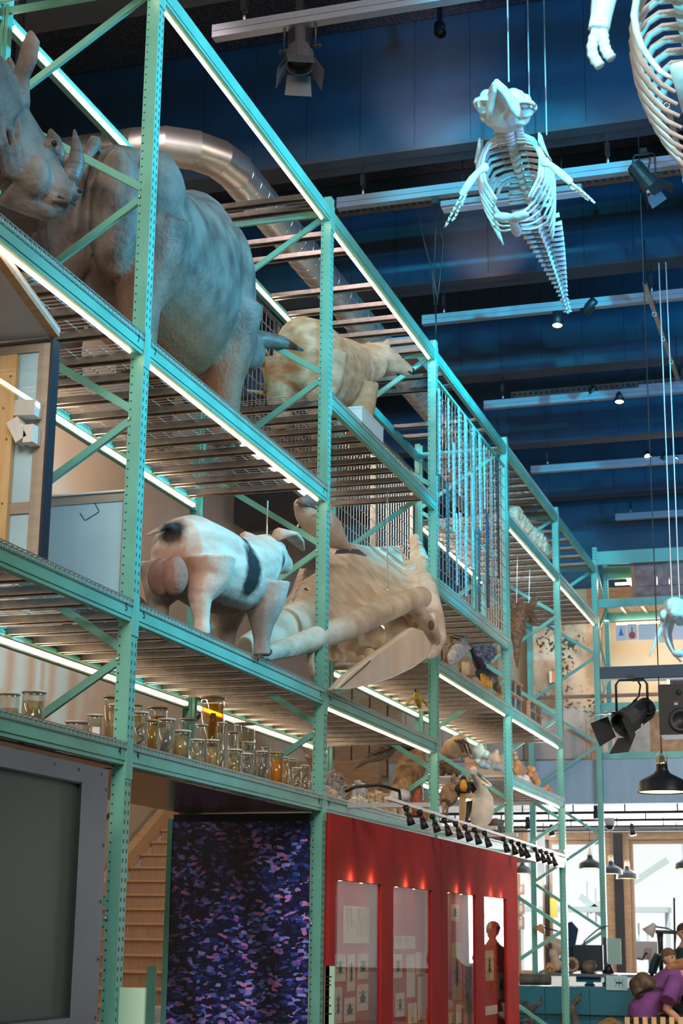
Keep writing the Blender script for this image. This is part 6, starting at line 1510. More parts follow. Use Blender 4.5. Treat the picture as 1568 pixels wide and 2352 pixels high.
for x0, x1, y0, y1, kd, tan, lb in PR:
    X = -.0765
    a, b_ = at(x0, y0, X=X), at(x1, y0, X=X); z1, z0 = a.z, at(x0, y1, X=X).z
    t = thing('print_sheet', lb, 'print', (X, a.y, z0), 0, 'prints pinned in the red cases')
    obj('sheet', G().box(X - .002, X, a.y, b_.y, z0, z1), M_PRT if tan else M_PR, t)
    cy, cz, w, h = (a.y + b_.y) / 2, (z0 + z1) / 2, (b_.y - a.y), (z1 - z0)
    if kd:
        g = G().ell((X + .001, cy, cz - h * .05), (.001, w * (.14 if kd == 1 else .24), h * (.22 if kd == 1 else .16)), nu=12, nv=7).ell((X + .001, cy, cz + h * .2), (.001, w * .1, h * .08), nu=8, nv=6)
        for s_ in (-1, 1):
            for k in range(3): g.wire((X + .001, cy, cz + h * (.1 - .1 * k)), (X + .001, cy + s_ * w * .36, cz + h * (.22 - .22 * k)), .004)
        obj('drawn_insect', g, M_INK, t)
    elif 'plants' in lb or 'grass' in lb:
        g = G(); rr = random.Random(3)
        for k in range(22): y = a.y + w * rr.uniform(.08, .92); g.wire((X + .001, y, z1 - h * .05), (X + .001, y + rr.uniform(-.02, .02), z1 - h * rr.uniform(.3, .9)), .004)
        obj('drawn_stems', g, mat('pencil', (.32, .27, .22), .8), t)

t = thing('lamp_track', 'thin steel track with small black lamps in front of the red cases', 'lamp track', (.6, 11.4, 2.5))
tx = .58
a, b_ = at(888, 1833, X=tx), at(1302, 1968, X=tx)
tr = lambda y: a.z + (b_.z - a.z) * (y - a.y) / (b_.y - a.y)
obj('track', G().bar((tx, a.y, a.z), (tx, b_.y, b_.z), .03, .022), mat('track_steel', (.62, .60, .57), .35, .6), t)
for k, y in enumerate((11.95, 14.3, 15.2, 17.7)):
    ar = obj('arm', G().box(.001, tx + .06, y - .03, y + .03, tr(y) + .016, tr(y) + .05), mat('arm_steel', (.42, .45, .48), .4, .5), t)
    obj('arm_bolt', G().box(.20, .235, y - .034, y + .034, tr(y) + .008, tr(y) + .06), M_BOLT, ar)
obj('feed_cable', G().tube([(tx, a.y + .35, a.z + .02), (tx + .02, a.y + .25, a.z + .07), (tx - .08, a.y + .1, a.z + .10), (tx - .22, a.y - .02, a.z + .08), (tx - .3, a.y + .0, a.z + .05)], .012, 7), M_BLACK, t, True)
lamp_me = mesh('track_lamp', G().tube([(0, 0, -.005), (0, 0, -.035)], [.02, .017], 8).tube([(0, 0, -.035), (.004, 0, -.05), (.0, .006, -.075)], [.007, .012, .02], 8).lathe([(.017, -.07), (.026, -.125), (.023, -.125), (.015, -.1)], (0, .004, 0), 10), M_BLACK, True)
for i, x in enumerate((930, 961, 990, 1018, 1044, 1065, 1087, 1110, 1153, 1172, 1188, 1201, 1226, 1239, 1252, 1265)):
    c = at(x, 1833 + (x - 888) * (135 / 414.0), X=tx); o = inst('lamp', lamp_me, t, Vector((tx, c.y, tr(c.y) - .01)) - t.location); o.rotation_euler = (0, -.35, .2 * (i % 3 - 1)); o.scale = (1.2, 1.2, 1.15)

# the big screen at lower left
M_SFR = mat('screen_frame', (.12, .145, .18), .45, var=.08, scale=3); M_SCR = mat('screen_glass', (.045, .062, .050), .38, spec=.6)
sx = .16
t = thing('big_screen', 'big framed dark screen at the lower left below the rack', 'screen', (sx, 6, .2))
yr = at(250, 1768, X=sx).y; zt_ = at(250, 1768, X=sx).z; yi, zi = at(190, 1798, X=sx).y, at(190, 1798, X=sx).z; zb_ = at(165, 2338, X=sx).z
obj('frame', G().box(sx - .09, sx, yi, yr, zb_ - .6, zt_).box(sx - .09, sx, 4.6, yi - .0001, zi, zt_).box(sx - .09, sx, 4.6, yi - .0001, zb_ - .6, zb_), M_SFR, t)
obj('screen', G().box(sx - .06, sx - .02, 4.6, yi - .012, zb_ + .008, zi - .008), M_SCR, t)
obj('inner_bezel', G().box(sx - .06, sx - .004, yi - .0119, yi - .0002, zb_, zi).box(sx - .06, sx - .004, 4.6, yi - .012, zi - .0079, zi - .0002).box(sx - .06, sx - .004, 4.6, yi - .012, zb_, zb_ + .0079), M_BLACK, t)
for k in range(7): obj('frame_screw', G().ell((sx, yr - .02, zt_ - .1 - .27 * k), (.003, .006, .009), nu=8, nv=6), M_INK, t)
for k in range(3): obj('frame_screw', G().ell((sx, yr - .08 - .25 * k, zt_ - .03), (.003, .006, .009), nu=8, nv=6), M_INK, t)
obj('support_foot', G().box(sx - .09, sx - .01, 5, 5.2, 0, zb_ - .6001).box(sx - .09, sx - .01, 7.2, 7.4, 0, zb_ - .6001), M_SFR, t)
for k in range(2): obj('top_bracket', G().box(sx - .30, sx - .12, 7.05 - .35 * k, 7.15 - .35 * k, zt_ - .06, zt_ + .03), M_BLACK, t)

# framed panels stored on the second shelf at left
M_PLY = mat('pale_ply', (.42, .66, .84), .6, var=.05, scale=3); M_TAN = mat('tan_batten', (.36, .30, .25), .6, var=.08, scale=4, stretch=(1, 1, 6))
z5 = Z5 + .014
a, b_ = at(122, 775, X=-.10), at(0, 773, Y=7.12)
yA, zA = 7.12, a.z
t = thing('framed_panel', 'large glass-fronted panel with pine planks on the second shelf at left', 'panel', (-.5, yA, z5))
obj('back_board', G().box(-1.05, -.115, yA, yA + .02, z5, zA - .012), M_PLY, t)
obj('batten', G().box(-.19, -.118, yA - .012, yA - .0005, z5, zA - .06), M_TAN, t); obj('batten', G().box(-1.05, -.118, yA - .012, yA - .0005, zA - .059, zA - .013), M_TAN, t); obj('batten', G().box(-1.05, -.191, yA - .012, yA - .0005, z5 + .28, z5 + .34), M_TAN, t)
obj('dark_edge', G().box(-.1145, -.10, yA - .03, yA + .05, z5, zA), mat('edge_black', (.02, .025, .04), .4), t); obj('dark_edge', G().box(-1.05, -.1146, yA - .03, yA + .05, zA - .0119, zA), mat('edge_black', (.02, .025, .04), .4), t)
xp = at(44, 900, Y=yA).x; zp = at(44, 820, Y=yA).z
pl = obj('pine_plank', G().box(xp - .4, xp, yA - .045, yA - .0125, z5, zp), M_PINE, t)
for k in range(5): obj('knot', G().ell((xp - .03 - .03 * (k % 2), yA - .0455, zp - .12 - .17 * k), (.006, .002, .008), nu=8, nv=6), mat('knot_brown', (.2, .08, .03), .7), pl, True)
for (px0, py0, px1, py1, ry) in ((37, 922, 92, 960, .05), (30, 962, 62, 1020, -.5), (60, 978, 86, 1022, .0)):
    c = at((px0 + px1) / 2, (py0 + py1) / 2, Y=yA - .06); w, h = (px1 - px0) * scl(c) * .48, (py1 - py0) * scl(c) * .48
    g = G().box(-w, w, -.04, .04, -h, h); o = obj('white_block', g, M_WHITE, t, local=True); o.location = c - t.location; o.rotation_euler = (0, ry, 0)
obj('glass', G().box(-1.05, -.116, yA - .1, yA - .095, z5 + .002, zA - .014), M_CGL, t)
a2 = at(305, 1130, X=-.10); yB, zB = a2.y, a2.z; xl = at(100, 1135, Y=yB).x
t = thing('framed_panel', 'small pale panel with a pencilled bracket leaning by the first post', 'panel', (-.3, yB, z5))
obj('back_board', G().box(xl - .05, -.102, yB, yB + .02, z5, zB), M_PLY, t)
obj('batten', G().box(xl - .05, -.102, yB - .01, yB - .0005, zB - .05, zB - .001), M_TAN, t); obj('batten', G().box(-.155, -.102, yB - .01, yB - .0005, z5, zB - .0505), M_TAN, t); obj('batten', G().box(xl - .05, -.156, yB - .01, yB - .0005, z5, z5 + .03), M_TAN, t)
obj('pale_edge', G().box(-.1015, -.09, yB - .03, yB + .03, z5, zB), M_WHITE, t); obj('pale_edge', G().box(xl - .05, -.1016, yB - .03, yB + .03, zB + .0003, zB + .01), M_WHITE, t)
mk = [at(x, y, Y=yB - .003) for x, y in ((183, 1178), (195, 1196), (228, 1175), (217, 1155))]
g = G()
for p, q in zip(mk, mk[1:]): g.wire(p.lerp(q, .04), q.lerp(p, .04), .004)
obj('pencil_mark', g, M_INK, t)
obj('glass', G().box(xl - .05, -.103, yB - .06, yB - .056, z5 + .002, zB - .004), M_CGL, t)
t = thing('tilted_board', 'tilted grey board with an oak edge lying sloped above the framed panels', 'board', (-.6, 7.0, zA))
c0, c1 = at(-40, 528, Z=4.80), at(136, 770, Y=7.10)
obj('board', G().plate([c0, c1, c1 + Vector((-1.0, 0, 0)), c0 + Vector((-1.0, 0, 0))], (0, .01, .03)), mat('grey_board', (.42, .45, .52), .7, var=.05, scale=2), t)
obj('oak_edge', G().plate([c0 + Vector((.0, 0, -.012)), c1 + Vector((.0, 0, -.012)), c1 + Vector((-.05, 0, -.012)), c0 + Vector((-.05, 0, -.012))], (0, .01, .055)), M_WOODH, t)

# ------------------------------------------------------------------ work desks by the windows
M_TEAL = mat('teal_cabinet', (.02, .17, .24), .45, var=.05, scale=3)
t = thing('teal_cabinet', 'row of teal cabinets in front of the work desks', 'cabinet', (-.2, 23.4, 0))
obj('body', G().box(-1.3, .56, 23.42, 23.9, .08, .93), M_TEAL, t)
for k in range(3): obj('door', G().box(-1.29 + .62 * k, -.68 + .62 * k, 23.40, 23.4195, .10, .91), M_TEAL, t)
obj('plinth', G().box(-1.28, .54, 23.45, 23.88, 0, .0799), M_BLACK, t); obj('rail', G().tube([(-1.3, 23.3, .56), (.6, 23.3, .56)], .012, 8), M_BLACK, t)
Yd = 24.4
zd2 = at(1370, 2236, Y=Yd).z
t = thing('work_desk', 'dark work desk with a thick teal leg behind the cabinets', 'desk', (.2, Yd, 0))
dx0, dx1 = at(1262, 2236, Y=Yd).x, 2.6
obj('desk_top', G().box(dx0, dx1, Yd - .3, Yd + .6, zd2 - .04, zd2), mat('desk_grey', (.12, .15, .17), .4), t)
lx = at(1354, 2260, Y=Yd).x
obj('leg', G().tube([(lx, Yd, .95), (lx, Yd, zd2 - .041)], .055, 14), mat('leg_cyan', (.12, .55, .65), .4), t, True); obj('leg', G().tube([(lx, Yd, 0), (lx, Yd, .9499)], .075, 14), mat('leg_navy', (.015, .05, .12), .4), t, True)
obj('leg', G().box(dx1 - .1, dx1 - .04, Yd, Yd + .06, 0, zd2 - .041), M_BLACK, t); obj('under_box', G().box(lx - .18, lx + .18, Yd - .1, Yd + .2, zd2 - .12, zd2 - .0405), M_TEAL, t)
pz = at(1415, 2243, Y=23.35)
a, b_ = at(1391, 2240, Y=23.36), at(1441, 2275, Y=23.36)
t = thing('insect_paper', 'pale blue paper with an insect drawing hung on the teal cabinet', 'drawing', (a.x, 23.36, b_.z))
obj('sheet', G().box(a.x, b_.x, 23.36, 23.37, b_.z, a.z), mat('blue_paper', (.42, .68, .72), .7), t)
g = G(); cx, cz = (a.x + b_.x) / 2 + .03, (a.z + b_.z) / 2
g.ell((cx, 23.358, cz), (.05, .001, .012), nu=10, nv=6)
for k in range(3):
    for s_ in (-1, 1): g.wire((cx - .02 + .03 * k, 23.358, cz), (cx - .06 + .06 * k, 23.358, cz + s_ * .05), .006)
obj('drawn_insect', g, M_INK, t); obj('hook', G().box(cx - .02, cx + .02, 23.36, 23.41, a.z, a.z + .012), M_BOLT, t)
def on_desk(px0, px1, y0, Y=Yd):
    a, b_ = at(px0, y0, Y=Y), at(px1, y0, Y=Y); return a.x, b_.x, a.z
zz = zd2 + .001
x0, x1, z1 = on_desk(1313, 1381, 2170)
t = thing('black_monitor', 'black monitor back in front of the left window', 'monitor', ((x0 + x1) / 2, Yd, zz))
obj('housing', G().box(x0, x1, Yd + .1, Yd + .15, zz + .03, z1), mat('monitor_black', (.012, .03, .04), .4), t); obj('foot', G().box((x0 + x1) / 2 - .1, (x0 + x1) / 2 + .1, Yd, Yd + .25, zz, zz + .0299), M_BLACK, t)
x0, x1, z1 = on_desk(1384, 1422, 2152)
t = thing('green_monitor', 'slim monitor seen obliquely with a pale green side panel', 'monitor', (x0, Yd, zz))
obj('housing', G().plate([(x0, Yd, zz + .12), (x0 + .05, Yd + .02, zz + .10), (x0 + .05, Yd + .02, z1 - .01), (x0, Yd, z1)], (0, .04, 0)), M_BLACK, t); obj('side_panel', G().plate([(x0 + .055, Yd + .03, zz + .13), (x1, Yd + .12, zz + .13), (x1, Yd + .12, z1 - .02), (x0 + .055, Yd + .03, z1 - .01)], (0, .02, 0)), mat('pale_green', (.32, .50, .42), .6), t)
obj('stand', G().tube([(x0 + .05, Yd + .1, zz), (x0 + .06, Yd + .1, zz + .15)], [.09, .03], 10), M_BLACK, t, True)
x0, x1, z1 = on_desk(1456, 1506, 2162)
t = thing('grey_monitor', 'light grey monitor back on a steel arm at right', 'monitor', (x0, Yd, zz))
obj('housing', G().box(x0, x1, Yd + .1, Yd + .14, zz + .20, z1), mat('silver_plastic', (.45, .45, .45), .5), t)
obj('arm', G().box((x0 + x1) / 2 + .04, (x0 + x1) / 2 + .07, Yd + .0, Yd + .03, zz, z1 - .12).box((x0 + x1) / 2, (x0 + x1) / 2 + .07, Yd + .0301, Yd + .0999, zz + .3, zz + .36), M_GALV, t)
obj('cable', G().tube([((x0 + x1) / 2, Yd + .05, zz + .3), ((x0 + x1) / 2 - .05, Yd + .03, zz + .2), ((x0 + x1) / 2 - .12, Yd + .05, zz + .22)], .012, 6), M_BLACK, t, True)
def P2(px_, py_): return at(px_, py_, Y=Yd + .25)
def desk_lamp(label, head, tip, pts, m):
    t = thing('desk_lamp', label, 'desk lamp', (P2(*pts[-1]).x, Yd + .25, zz))
    hh, tt = P2(*head), P2(*tip)
    obj('lamp_shade', G().tube([hh, hh.lerp(tt, .3), tt], [.03, .05, .10], 14), m, t, True)
    q = [P2(*p) for p in pts]; q[-1].z = zz
    obj('arm', G().tube(q, .012, 7), M_BLACK, t, True); obj('base', G().lathe([(.09, 0), (.09, .02), (.02, .03)], (q[-1].x, q[-1].y, zz), 14), M_BLACK, t, True)
desk_lamp('cream desk lamp with jointed arm at right by the window', (1504, 2122), (1487, 2144), [(1500, 2128), (1530, 2132), (1552, 2140), (1545, 2230)], mat('lamp_cream', (.62, .55, .48), .5))
desk_lamp('small orange desk lamp behind the slim rack frame', (1246, 2124), (1238, 2138), [(1248, 2130), (1278, 2138), (1290, 2150), (1287, 2230)], mat('lamp_orange', (.65, .35, .15), .5))
t = thing('microscope_arm', 'black microscope arm beside the cream desk lamp', 'microscope', (P2(1520, 2230).x, Yd + .3, zz))
obj('column', G().tube([P2(1515, 2142), P2(1516, 2165), Vector((P2(1516, 2165).x, Yd + .25, zz))], [.05, .04, .03], 10), M_BLACK, t, True); obj('boom', G().bar(P2(1505, 2140), P2(1556, 2142), .05, .05), M_BLACK, t); obj('post', G().bar(P2(1548, 2062), Vector((P2(1550, 2230).x, Yd + .25, zz)), .03, .03), M_BLACK, t)
t = thing('gooseneck_lamp', 'thin black gooseneck reaching up above the black monitor', 'lamp', (P2(1340, 2230).x, Yd + .35, zz))
obj('neck', G().tube([Vector((P2(1340, 2230).x, Yd + .35, zz)), P2(1341, 2162), P2(1352, 2152), P2(1372, 2135), P2(1396, 2126)], .01, 6), M_BLACK, t, True)
t = thing('animal_sculpture', 'pale plaster animal head under clear plastic behind the rack frame', 'sculpture', (P2(1270, 2200).x, Yd + .2, zz))
g = G()
for x, y, r in ((1265, 2165, .09), (1278, 2170, .10), (1290, 2178, .09), (1272, 2190, .08), (1277, 2205, .07), (1284, 2218, .07), (1258, 2158, .05), (1280, 2226, .08)): g.ell(P2(x, y), r)
obj('body', remesh('body', g, mat('plaster', (.62, .48, .38), .5, var=.1, scale=5), .02, 3), None, t)
obj('dark_hole', G().ell(P2(1266, 2172) + Vector((0, -.1, 0)), (.03, .02, .045)), M_SUT, t, True)
t = thing('navy_coat', 'dark navy coat hanging behind the rack frame', 'coat', (P2(1315, 2140).x, Yd + .4, zz))
obj('cloth', G().tube([P2(1308, 2118), P2(1314, 2135), P2(1312, 2160), P2(1308, 2185), Vector((P2(1306, 2200).x, Yd + .25, zz))], [.03, .09, .07, .06, .06], 10, True, .5), mat('navy_cloth', (.02, .045, .10), .9), t, True)
t = thing('ammonite', 'dark ribbed oval fossil in front of the black monitor', 'fossil', (P2(1352, 2220).x, Yd - .15, zz))
c = at(1353, 2221, Y=Yd - .15)
obj('shell', G().ell((c.x, c.y, zz + .095), (.105, .08, .095), nu=20, nv=14), mat('fossil', (.10, .08, .05), .5, col2=(.28, .22, .15), scale=14, stretch=(1, 1, .2)), t, True)
for k in range(6): obj('rib', G().tube([(c.x + .06 * math.cos(a) * 0 + .1 * math.sin(a) * math.cos(k * .4 - 1), c.y - .075 * abs(math.cos(a)) - .0, zz + .095 + .085 * math.sin(a) ) for a in [j * pi / 8 - pi / 2 for j in range(9)]], .005, 5), mat('fossil_rib', (.25, .2, .13), .5), t, True)
t = thing('sun_hat', 'round brown hat shape half hidden by the rack post', 'hat', (P2(1316, 2220).x, Yd - .12, zz))
c = at(1314, 2220, Y=Yd - .12)
obj('ring', G().tube([(c.x + .075 * math.cos(a), c.y - .02, zz + .115 + .085 * math.sin(a)) for a in [j * pi / 8 for j in range(17)]], .028, 8), M_CRT, t, True); obj('crown', G().ell((c.x, c.y, zz + .115), (.06, .05, .07)), M_SUT, t, True)
t = thing('orange_bag', 'small orange paper bag with dark spots on the desk', 'bag', (P2(1262, 2225).x, Yd, zz))
c = at(1264, 2222, Y=Yd)
obj('bag', G().loft([[(c.x + .07 * s_ * math.cos(a), c.y + .05 * s_ * math.sin(a), zz + h) for a in [j * pi / 4 for j in range(8)]] for s_, h in ((1.1, 0), (1.2, .06), (1.0, .11), (.5, .14))]), mat('bag_orange', (.62, .32, .12), .7), t, True)
for k in range(3): obj('spot', G().ell((c.x - .03 + .03 * k, c.y - .055, zz + .05 + .02 * (k % 2)), (.012, .006, .014)), M_INK, t, True)
t = thing('ribbed_horn', 'grey-green thickly ribbed spiral horn lying on the left cabinets', 'horn', (-1.1, 23.6, .931))
n = 26
q = [at(1194 + 70 * i / n, 2250 + 5 * math.sin(i * .5), Y=23.5) for i in range(n + 1)]
for v in q: v.z = .931 + .085
obj('horn', G().tube(q, [.085 * (1 - .12 * (i % 2)) * (1 - .004 * i) for i in range(n + 1)], 14), mat('horn_grey', (.10, .10, .085), .7, var=.3, scale=10), t, True)
M_DRF = mat('driftwood', (.05, .05, .045), .8, col2=(.16, .15, .13), scale=12, bump=.6)
for lb, pts in (('dark twisted root sculpture standing left of the slim rack frame', [(1192, 2302), (1210, 2305), (1222, 2318), (1220, 2340), (1226, 2370), (1222, 2400)]), ('dark gnarled driftwood right of the slim rack frame', [(1328, 2285), (1322, 2300), (1312, 2310), (1318, 2325), (1322, 2350), (1320, 2400)])):
    c = at(pts[0][0], pts[0][1], Y=22.9); t = thing('driftwood', lb, 'driftwood', (c.x, 22.9, 0)); g = G()
    q = [at(x, y, Y=22.9) for x, y in pts]; q.append(Vector((q[-1].x, 22.9, .01)))
    g.tube(q, [.02, .035, .045, .05, .06, .07, .10], 9)
    g.tube([q[2], q[2] + Vector((.12, .02, .10)), q[2] + Vector((.14, 0, .18))], [.04, .03, .01], 8); g.tube([q[3], q[3] + Vector((-.15, 0, -.04)), q[3] + Vector((-.2, .02, -.15))], [.04, .03, .015], 8)
    obj('body', remesh('body', g, M_DRF, .012, 2), None, t)
t = thing('fur_hat', 'tawny fur animal back just above the lower picture edge', 'fur', at(1400, 2352, Y=22.3))
g = G()
for x, y, r in ((1388, 2352, .10), (1402, 2352, .13), (1416, 2356, .11)): g.ell(at(x, y + 8, Y=22.3), r)
c = at(1402, 2380, Y=22.3); g.tube([c, (c.x, c.y, .0)], [.1, .14], 10)
obj('body', remesh('body', g, hide('tawny_fur', (.24, .13, .06), (.45, .30, .16), 30, rough=.95, bump=.8, bscale=70), .015, 3), None, t)
# photographs on the pink pier
for k, (y0, y1, lb) in enumerate(((2030, 2055, 'upper of the three small portraits on the pinkish pier'), (2072, 2100, 'middle small portrait on the pinkish pier'), (2105, 2135, 'lowest small portrait on the pinkish pier'))):
    a, b_ = at(1188, y0, Y=31.28), at(1204, y1, Y=31.28)
    t = thing('portrait', lb, 'photograph', (a.x, 31.28, b_.z), 0, 'portraits on the pier')
    obj('print', G().box(a.x, b_.x, 31.28, 31.298, b_.z, a.z), mat('portrait_tan', (.45, .30, .22), .6), t); obj('figure', G().ell(((a.x + b_.x) / 2, 31.279, (a.z + b_.z) / 2), (.03, .002, .07)).ell(((a.x + b_.x) / 2, 31.279, (a.z + b_.z) / 2 + .09), .022, nu=8, nv=6), mat('portrait_pale', (.7, .65, .6), .7), t)
t = thing('hanging_banner', 'white printed sheet hanging in the left window', 'banner', (-2.4, 31.1, 2.4))
a, b_ = at(1212, 1978, Y=31.1), at(1252, 2032, Y=31.1)
obj('sheet', G().box(a.x, b_.x, 31.1, 31.11, b_.z, 3.6), M_WHITE, t)
a, b_ = at(1258, 2062, Y=31.3), at(1276, 2108, Y=31.3)
t = thing('yellow_note', 'yellow sheet stuck low in the window beside the dark mullion', 'paper', (a.x, 31.3, b_.z)); obj('sheet', G().box(a.x, b_.x, 31.48, 31.495, b_.z, a.z), mat('yellow_paper', (.85, .70, .15), .7), t)

# ------------------------------------------------------------------ people and the bench
M_SKIN = mat('skin', (.50, .27, .18), .55, var=.05, scale=6); M_HAIRB = mat('hair_brown', (.09, .045, .022), .8, col2=(.22, .12, .06), scale=30, stretch=(1, 1, .3))
M_PUR = mat('purple_shirt', (.16, .05, .20), .85, var=.18, scale=5); M_TSH = mat('dark_green_shirt', (.015, .045, .045), .85); M_TRO = mat('black_trousers', (.012, .012, .014), .8)
def head(g, c, r, fx, fy):
    """skull, jaw, nose and ears on a head of half-height r facing (fx, fy)"""
    f = Vector((fx, fy, 0)).normalized(); s_ = Vector((-f.y, f.x, 0)); c = Vector(c)
    g.ell(c + Vector((0, 0, r * .12)) - f * r * .08, (r * .80, r * .80, r * .86)); g.ell(c + f * r * .28 - Vector((0, 0, r * .42)), (r * .52, r * .52, r * .52))
    g.tube([c + f * r * .72 + Vector((0, 0, r * .08)), c + f * r * .96 - Vector((0, 0, r * .18))], [r * .09, r * .15], 7)
    for k in (-1, 1): g.ell(c + s_ * k * r * .74 - Vector((0, 0, r * .08)), (r * .12, r * .12, r * .24))
    return f, s_
def face(t, c, r, f, s_):
    c = Vector(c)
    for k in (-1, 1): obj('eye', G().ell(c + f * r * .70 + s_ * k * r * .30 + Vector((0, 0, r * .06)), r * .09, nu=8, nv=6), M_EYE, t, True)
    obj('mouth', G().tube([c + f * r * .76 + s_ * r * .2 - Vector((0, 0, r * .45)), c + f * r * .82 - Vector((0, 0, r * .46)), c + f * r * .76 - s_ * r * .2 - Vector((0, 0, r * .45))], r * .05, 6), mat('lips', (.35, .12, .1), .5), t, True)
def hand(g, c, d, s=1.0):
    d = Vector(d).normalized(); u = d.cross(Vector((0, 0, 1))).normalized()
    g.tube([c, c + d * .05 * s, c + d * .09 * s], [(.022, .016), (.04, .016), (.038, .014)], 8)
    for k in range(4): b = c + d * .085 * s + u * (.027 - .018 * k); g.tube([b, b + d * .035 - Vector((0, 0, .004)), b + d * (.065 - .006 * abs(k - 1.3)) - Vector((0, 0, .02))], [.0095, .009, .007], 6)
    b = c + d * .03 * s + u * .035; g.tube([b, b + u * .025 + d * .03, b + u * .03 + d * .055], [.011, .010, .008], 6)
Yp = 21.0
Q = lambda px_, py_, dy=0: at(px_, py_, Y=Yp + dy)
# woman in purple leaning forward on the bench, seen from behind
t = thing('person', 'person in a purple T-shirt bending forward on the bench, brown waist bag', 'person', (1.15, Yp, 0))
zs = .50
hip = Q(1482, 2338); hip.z = max(hip.z, .62); sh = Q(1556, 2244); hd_ = Q(1604, 2214)
g = G()
g.tube([hip + Vector((0, 0, -.06)), hip, hip.lerp(sh, .45) + Vector((-.03, 0, .05)), hip.lerp(sh, .8), sh, sh.lerp(hd_, .5)], [(.17, .2), (.18, .2), (.17, .2), (.18, .21), (.12, .18), (.065, .065)], 16, up=(0, 1, 0))
f, s_ = head(g, hd_, .115, 1, .1)
for dy in (-.20, .20):
    el = Q(1531, 2318, dy - .02); hn = Q(1568, 2352, dy * .8)
    g.tube([sh + Vector((0, dy, -.02)), sh.lerp(el, .5) + Vector((0, dy * .8, 0)), el, el.lerp(hn, .5), hn], [.075, .066, .055, .05, .032], 10)
    hand(g, hn, (1, 0, -.2))
    kn = hip + Vector((.46, dy * .5, -.04)); g.tube([hip + Vector((0, dy * .5, -.08)), kn, kn + Vector((.03, 0, -.25)), Vector((kn.x - .04, kn.y, .05)), Vector((kn.x + .14, kn.y, .03))], [.12, .085, .065, .05, .04], 10)
obj('body', remesh('body', g, M_SKIN, .012, 3), None, t)
face(t, hd_, .115, f, s_)
g = G()
g.tube([hip + Vector((-.03, 0, .0)), hip + Vector((-.02, 0, .06)), hip.lerp(sh, .45) + Vector((-.04, 0, .06)), hip.lerp(sh, .8) + Vector((-.01, 0, .01)), sh + Vector((.0, 0, .005)), sh.lerp(hd_, .3)], [(.20, .235), (.205, .235), (.195, .225), (.20, .235), (.145, .215), (.085, .10)], 18, up=(0, 1, 0))
for dy in (-.20, .20): el = Q(1531, 2318, dy - .02); g.tube([sh + Vector((0, dy, -.01)), sh.lerp(el, .55) + Vector((0, dy * .9, 0)), sh.lerp(el, .72) + Vector((0, dy, 0))], [.10, .095, .10], 12)
obj('shirt', remesh('shirt', g, M_PUR, .014, 4), None, t)
g = G().tube([hip + Vector((-.05, 0, .03)), hip + Vector((0, 0, -.08))], [(.20, .22), (.19, .21)], 14, up=(0, 1, 0))
for dy in (-.1, .1): kn = hip + Vector((.46, dy, -.04)); g.tube([hip + Vector((0, dy, -.08)), kn, kn + Vector((.03, 0, -.25)), Vector((kn.x - .04, kn.y, .10))], [.14, .10, .08, .07], 12)
obj('trousers', remesh('trousers', g, M_TRO, .016, 3), None, t)
for dy in (-.1, .1): kn = hip + Vector((.46, dy, -.04)); obj('shoe', G().ell((kn.x + .04, kn.y, .045), (.14, .05, .045)), M_WHITE, t, True)
obj('hair', remesh('hair', G().ell(hd_ + Vector((-.03, 0, .04)), (.125, .115, .115)).tube([hd_ + Vector((-.08, -.02, .0)), sh + Vector((.02, -.05, .14)), Q(1530, 2224, -.1)], [.10, .075, .03], 10), mat('hair_auburn', (.20, .08, .03), .8, col2=(.40, .19, .08), scale=30, stretch=(.3, 1, 1)), .012, 3), None, t)
bg_ = G()
for x, y, r in ((1462, 2262, .10), (1476, 2255, .12), (1488, 2260, .10), (1466, 2276, .09)): bg_.ell(Q(x, y, -.18), (r, .09, r))
obj('waist_bag', remesh('waist_bag', bg_, mat('brown_leather', (.07, .045, .025), .55, var=.3, scale=8), .012, 3), None, t)
obj('bag_strap', G().tube([Q(1462, 2285, -.27), Q(1490, 2268, -.27), Q(1520, 2268, -.27), Q(1550, 2292, -.25)], .012, 7), M_BLACK, t, True)
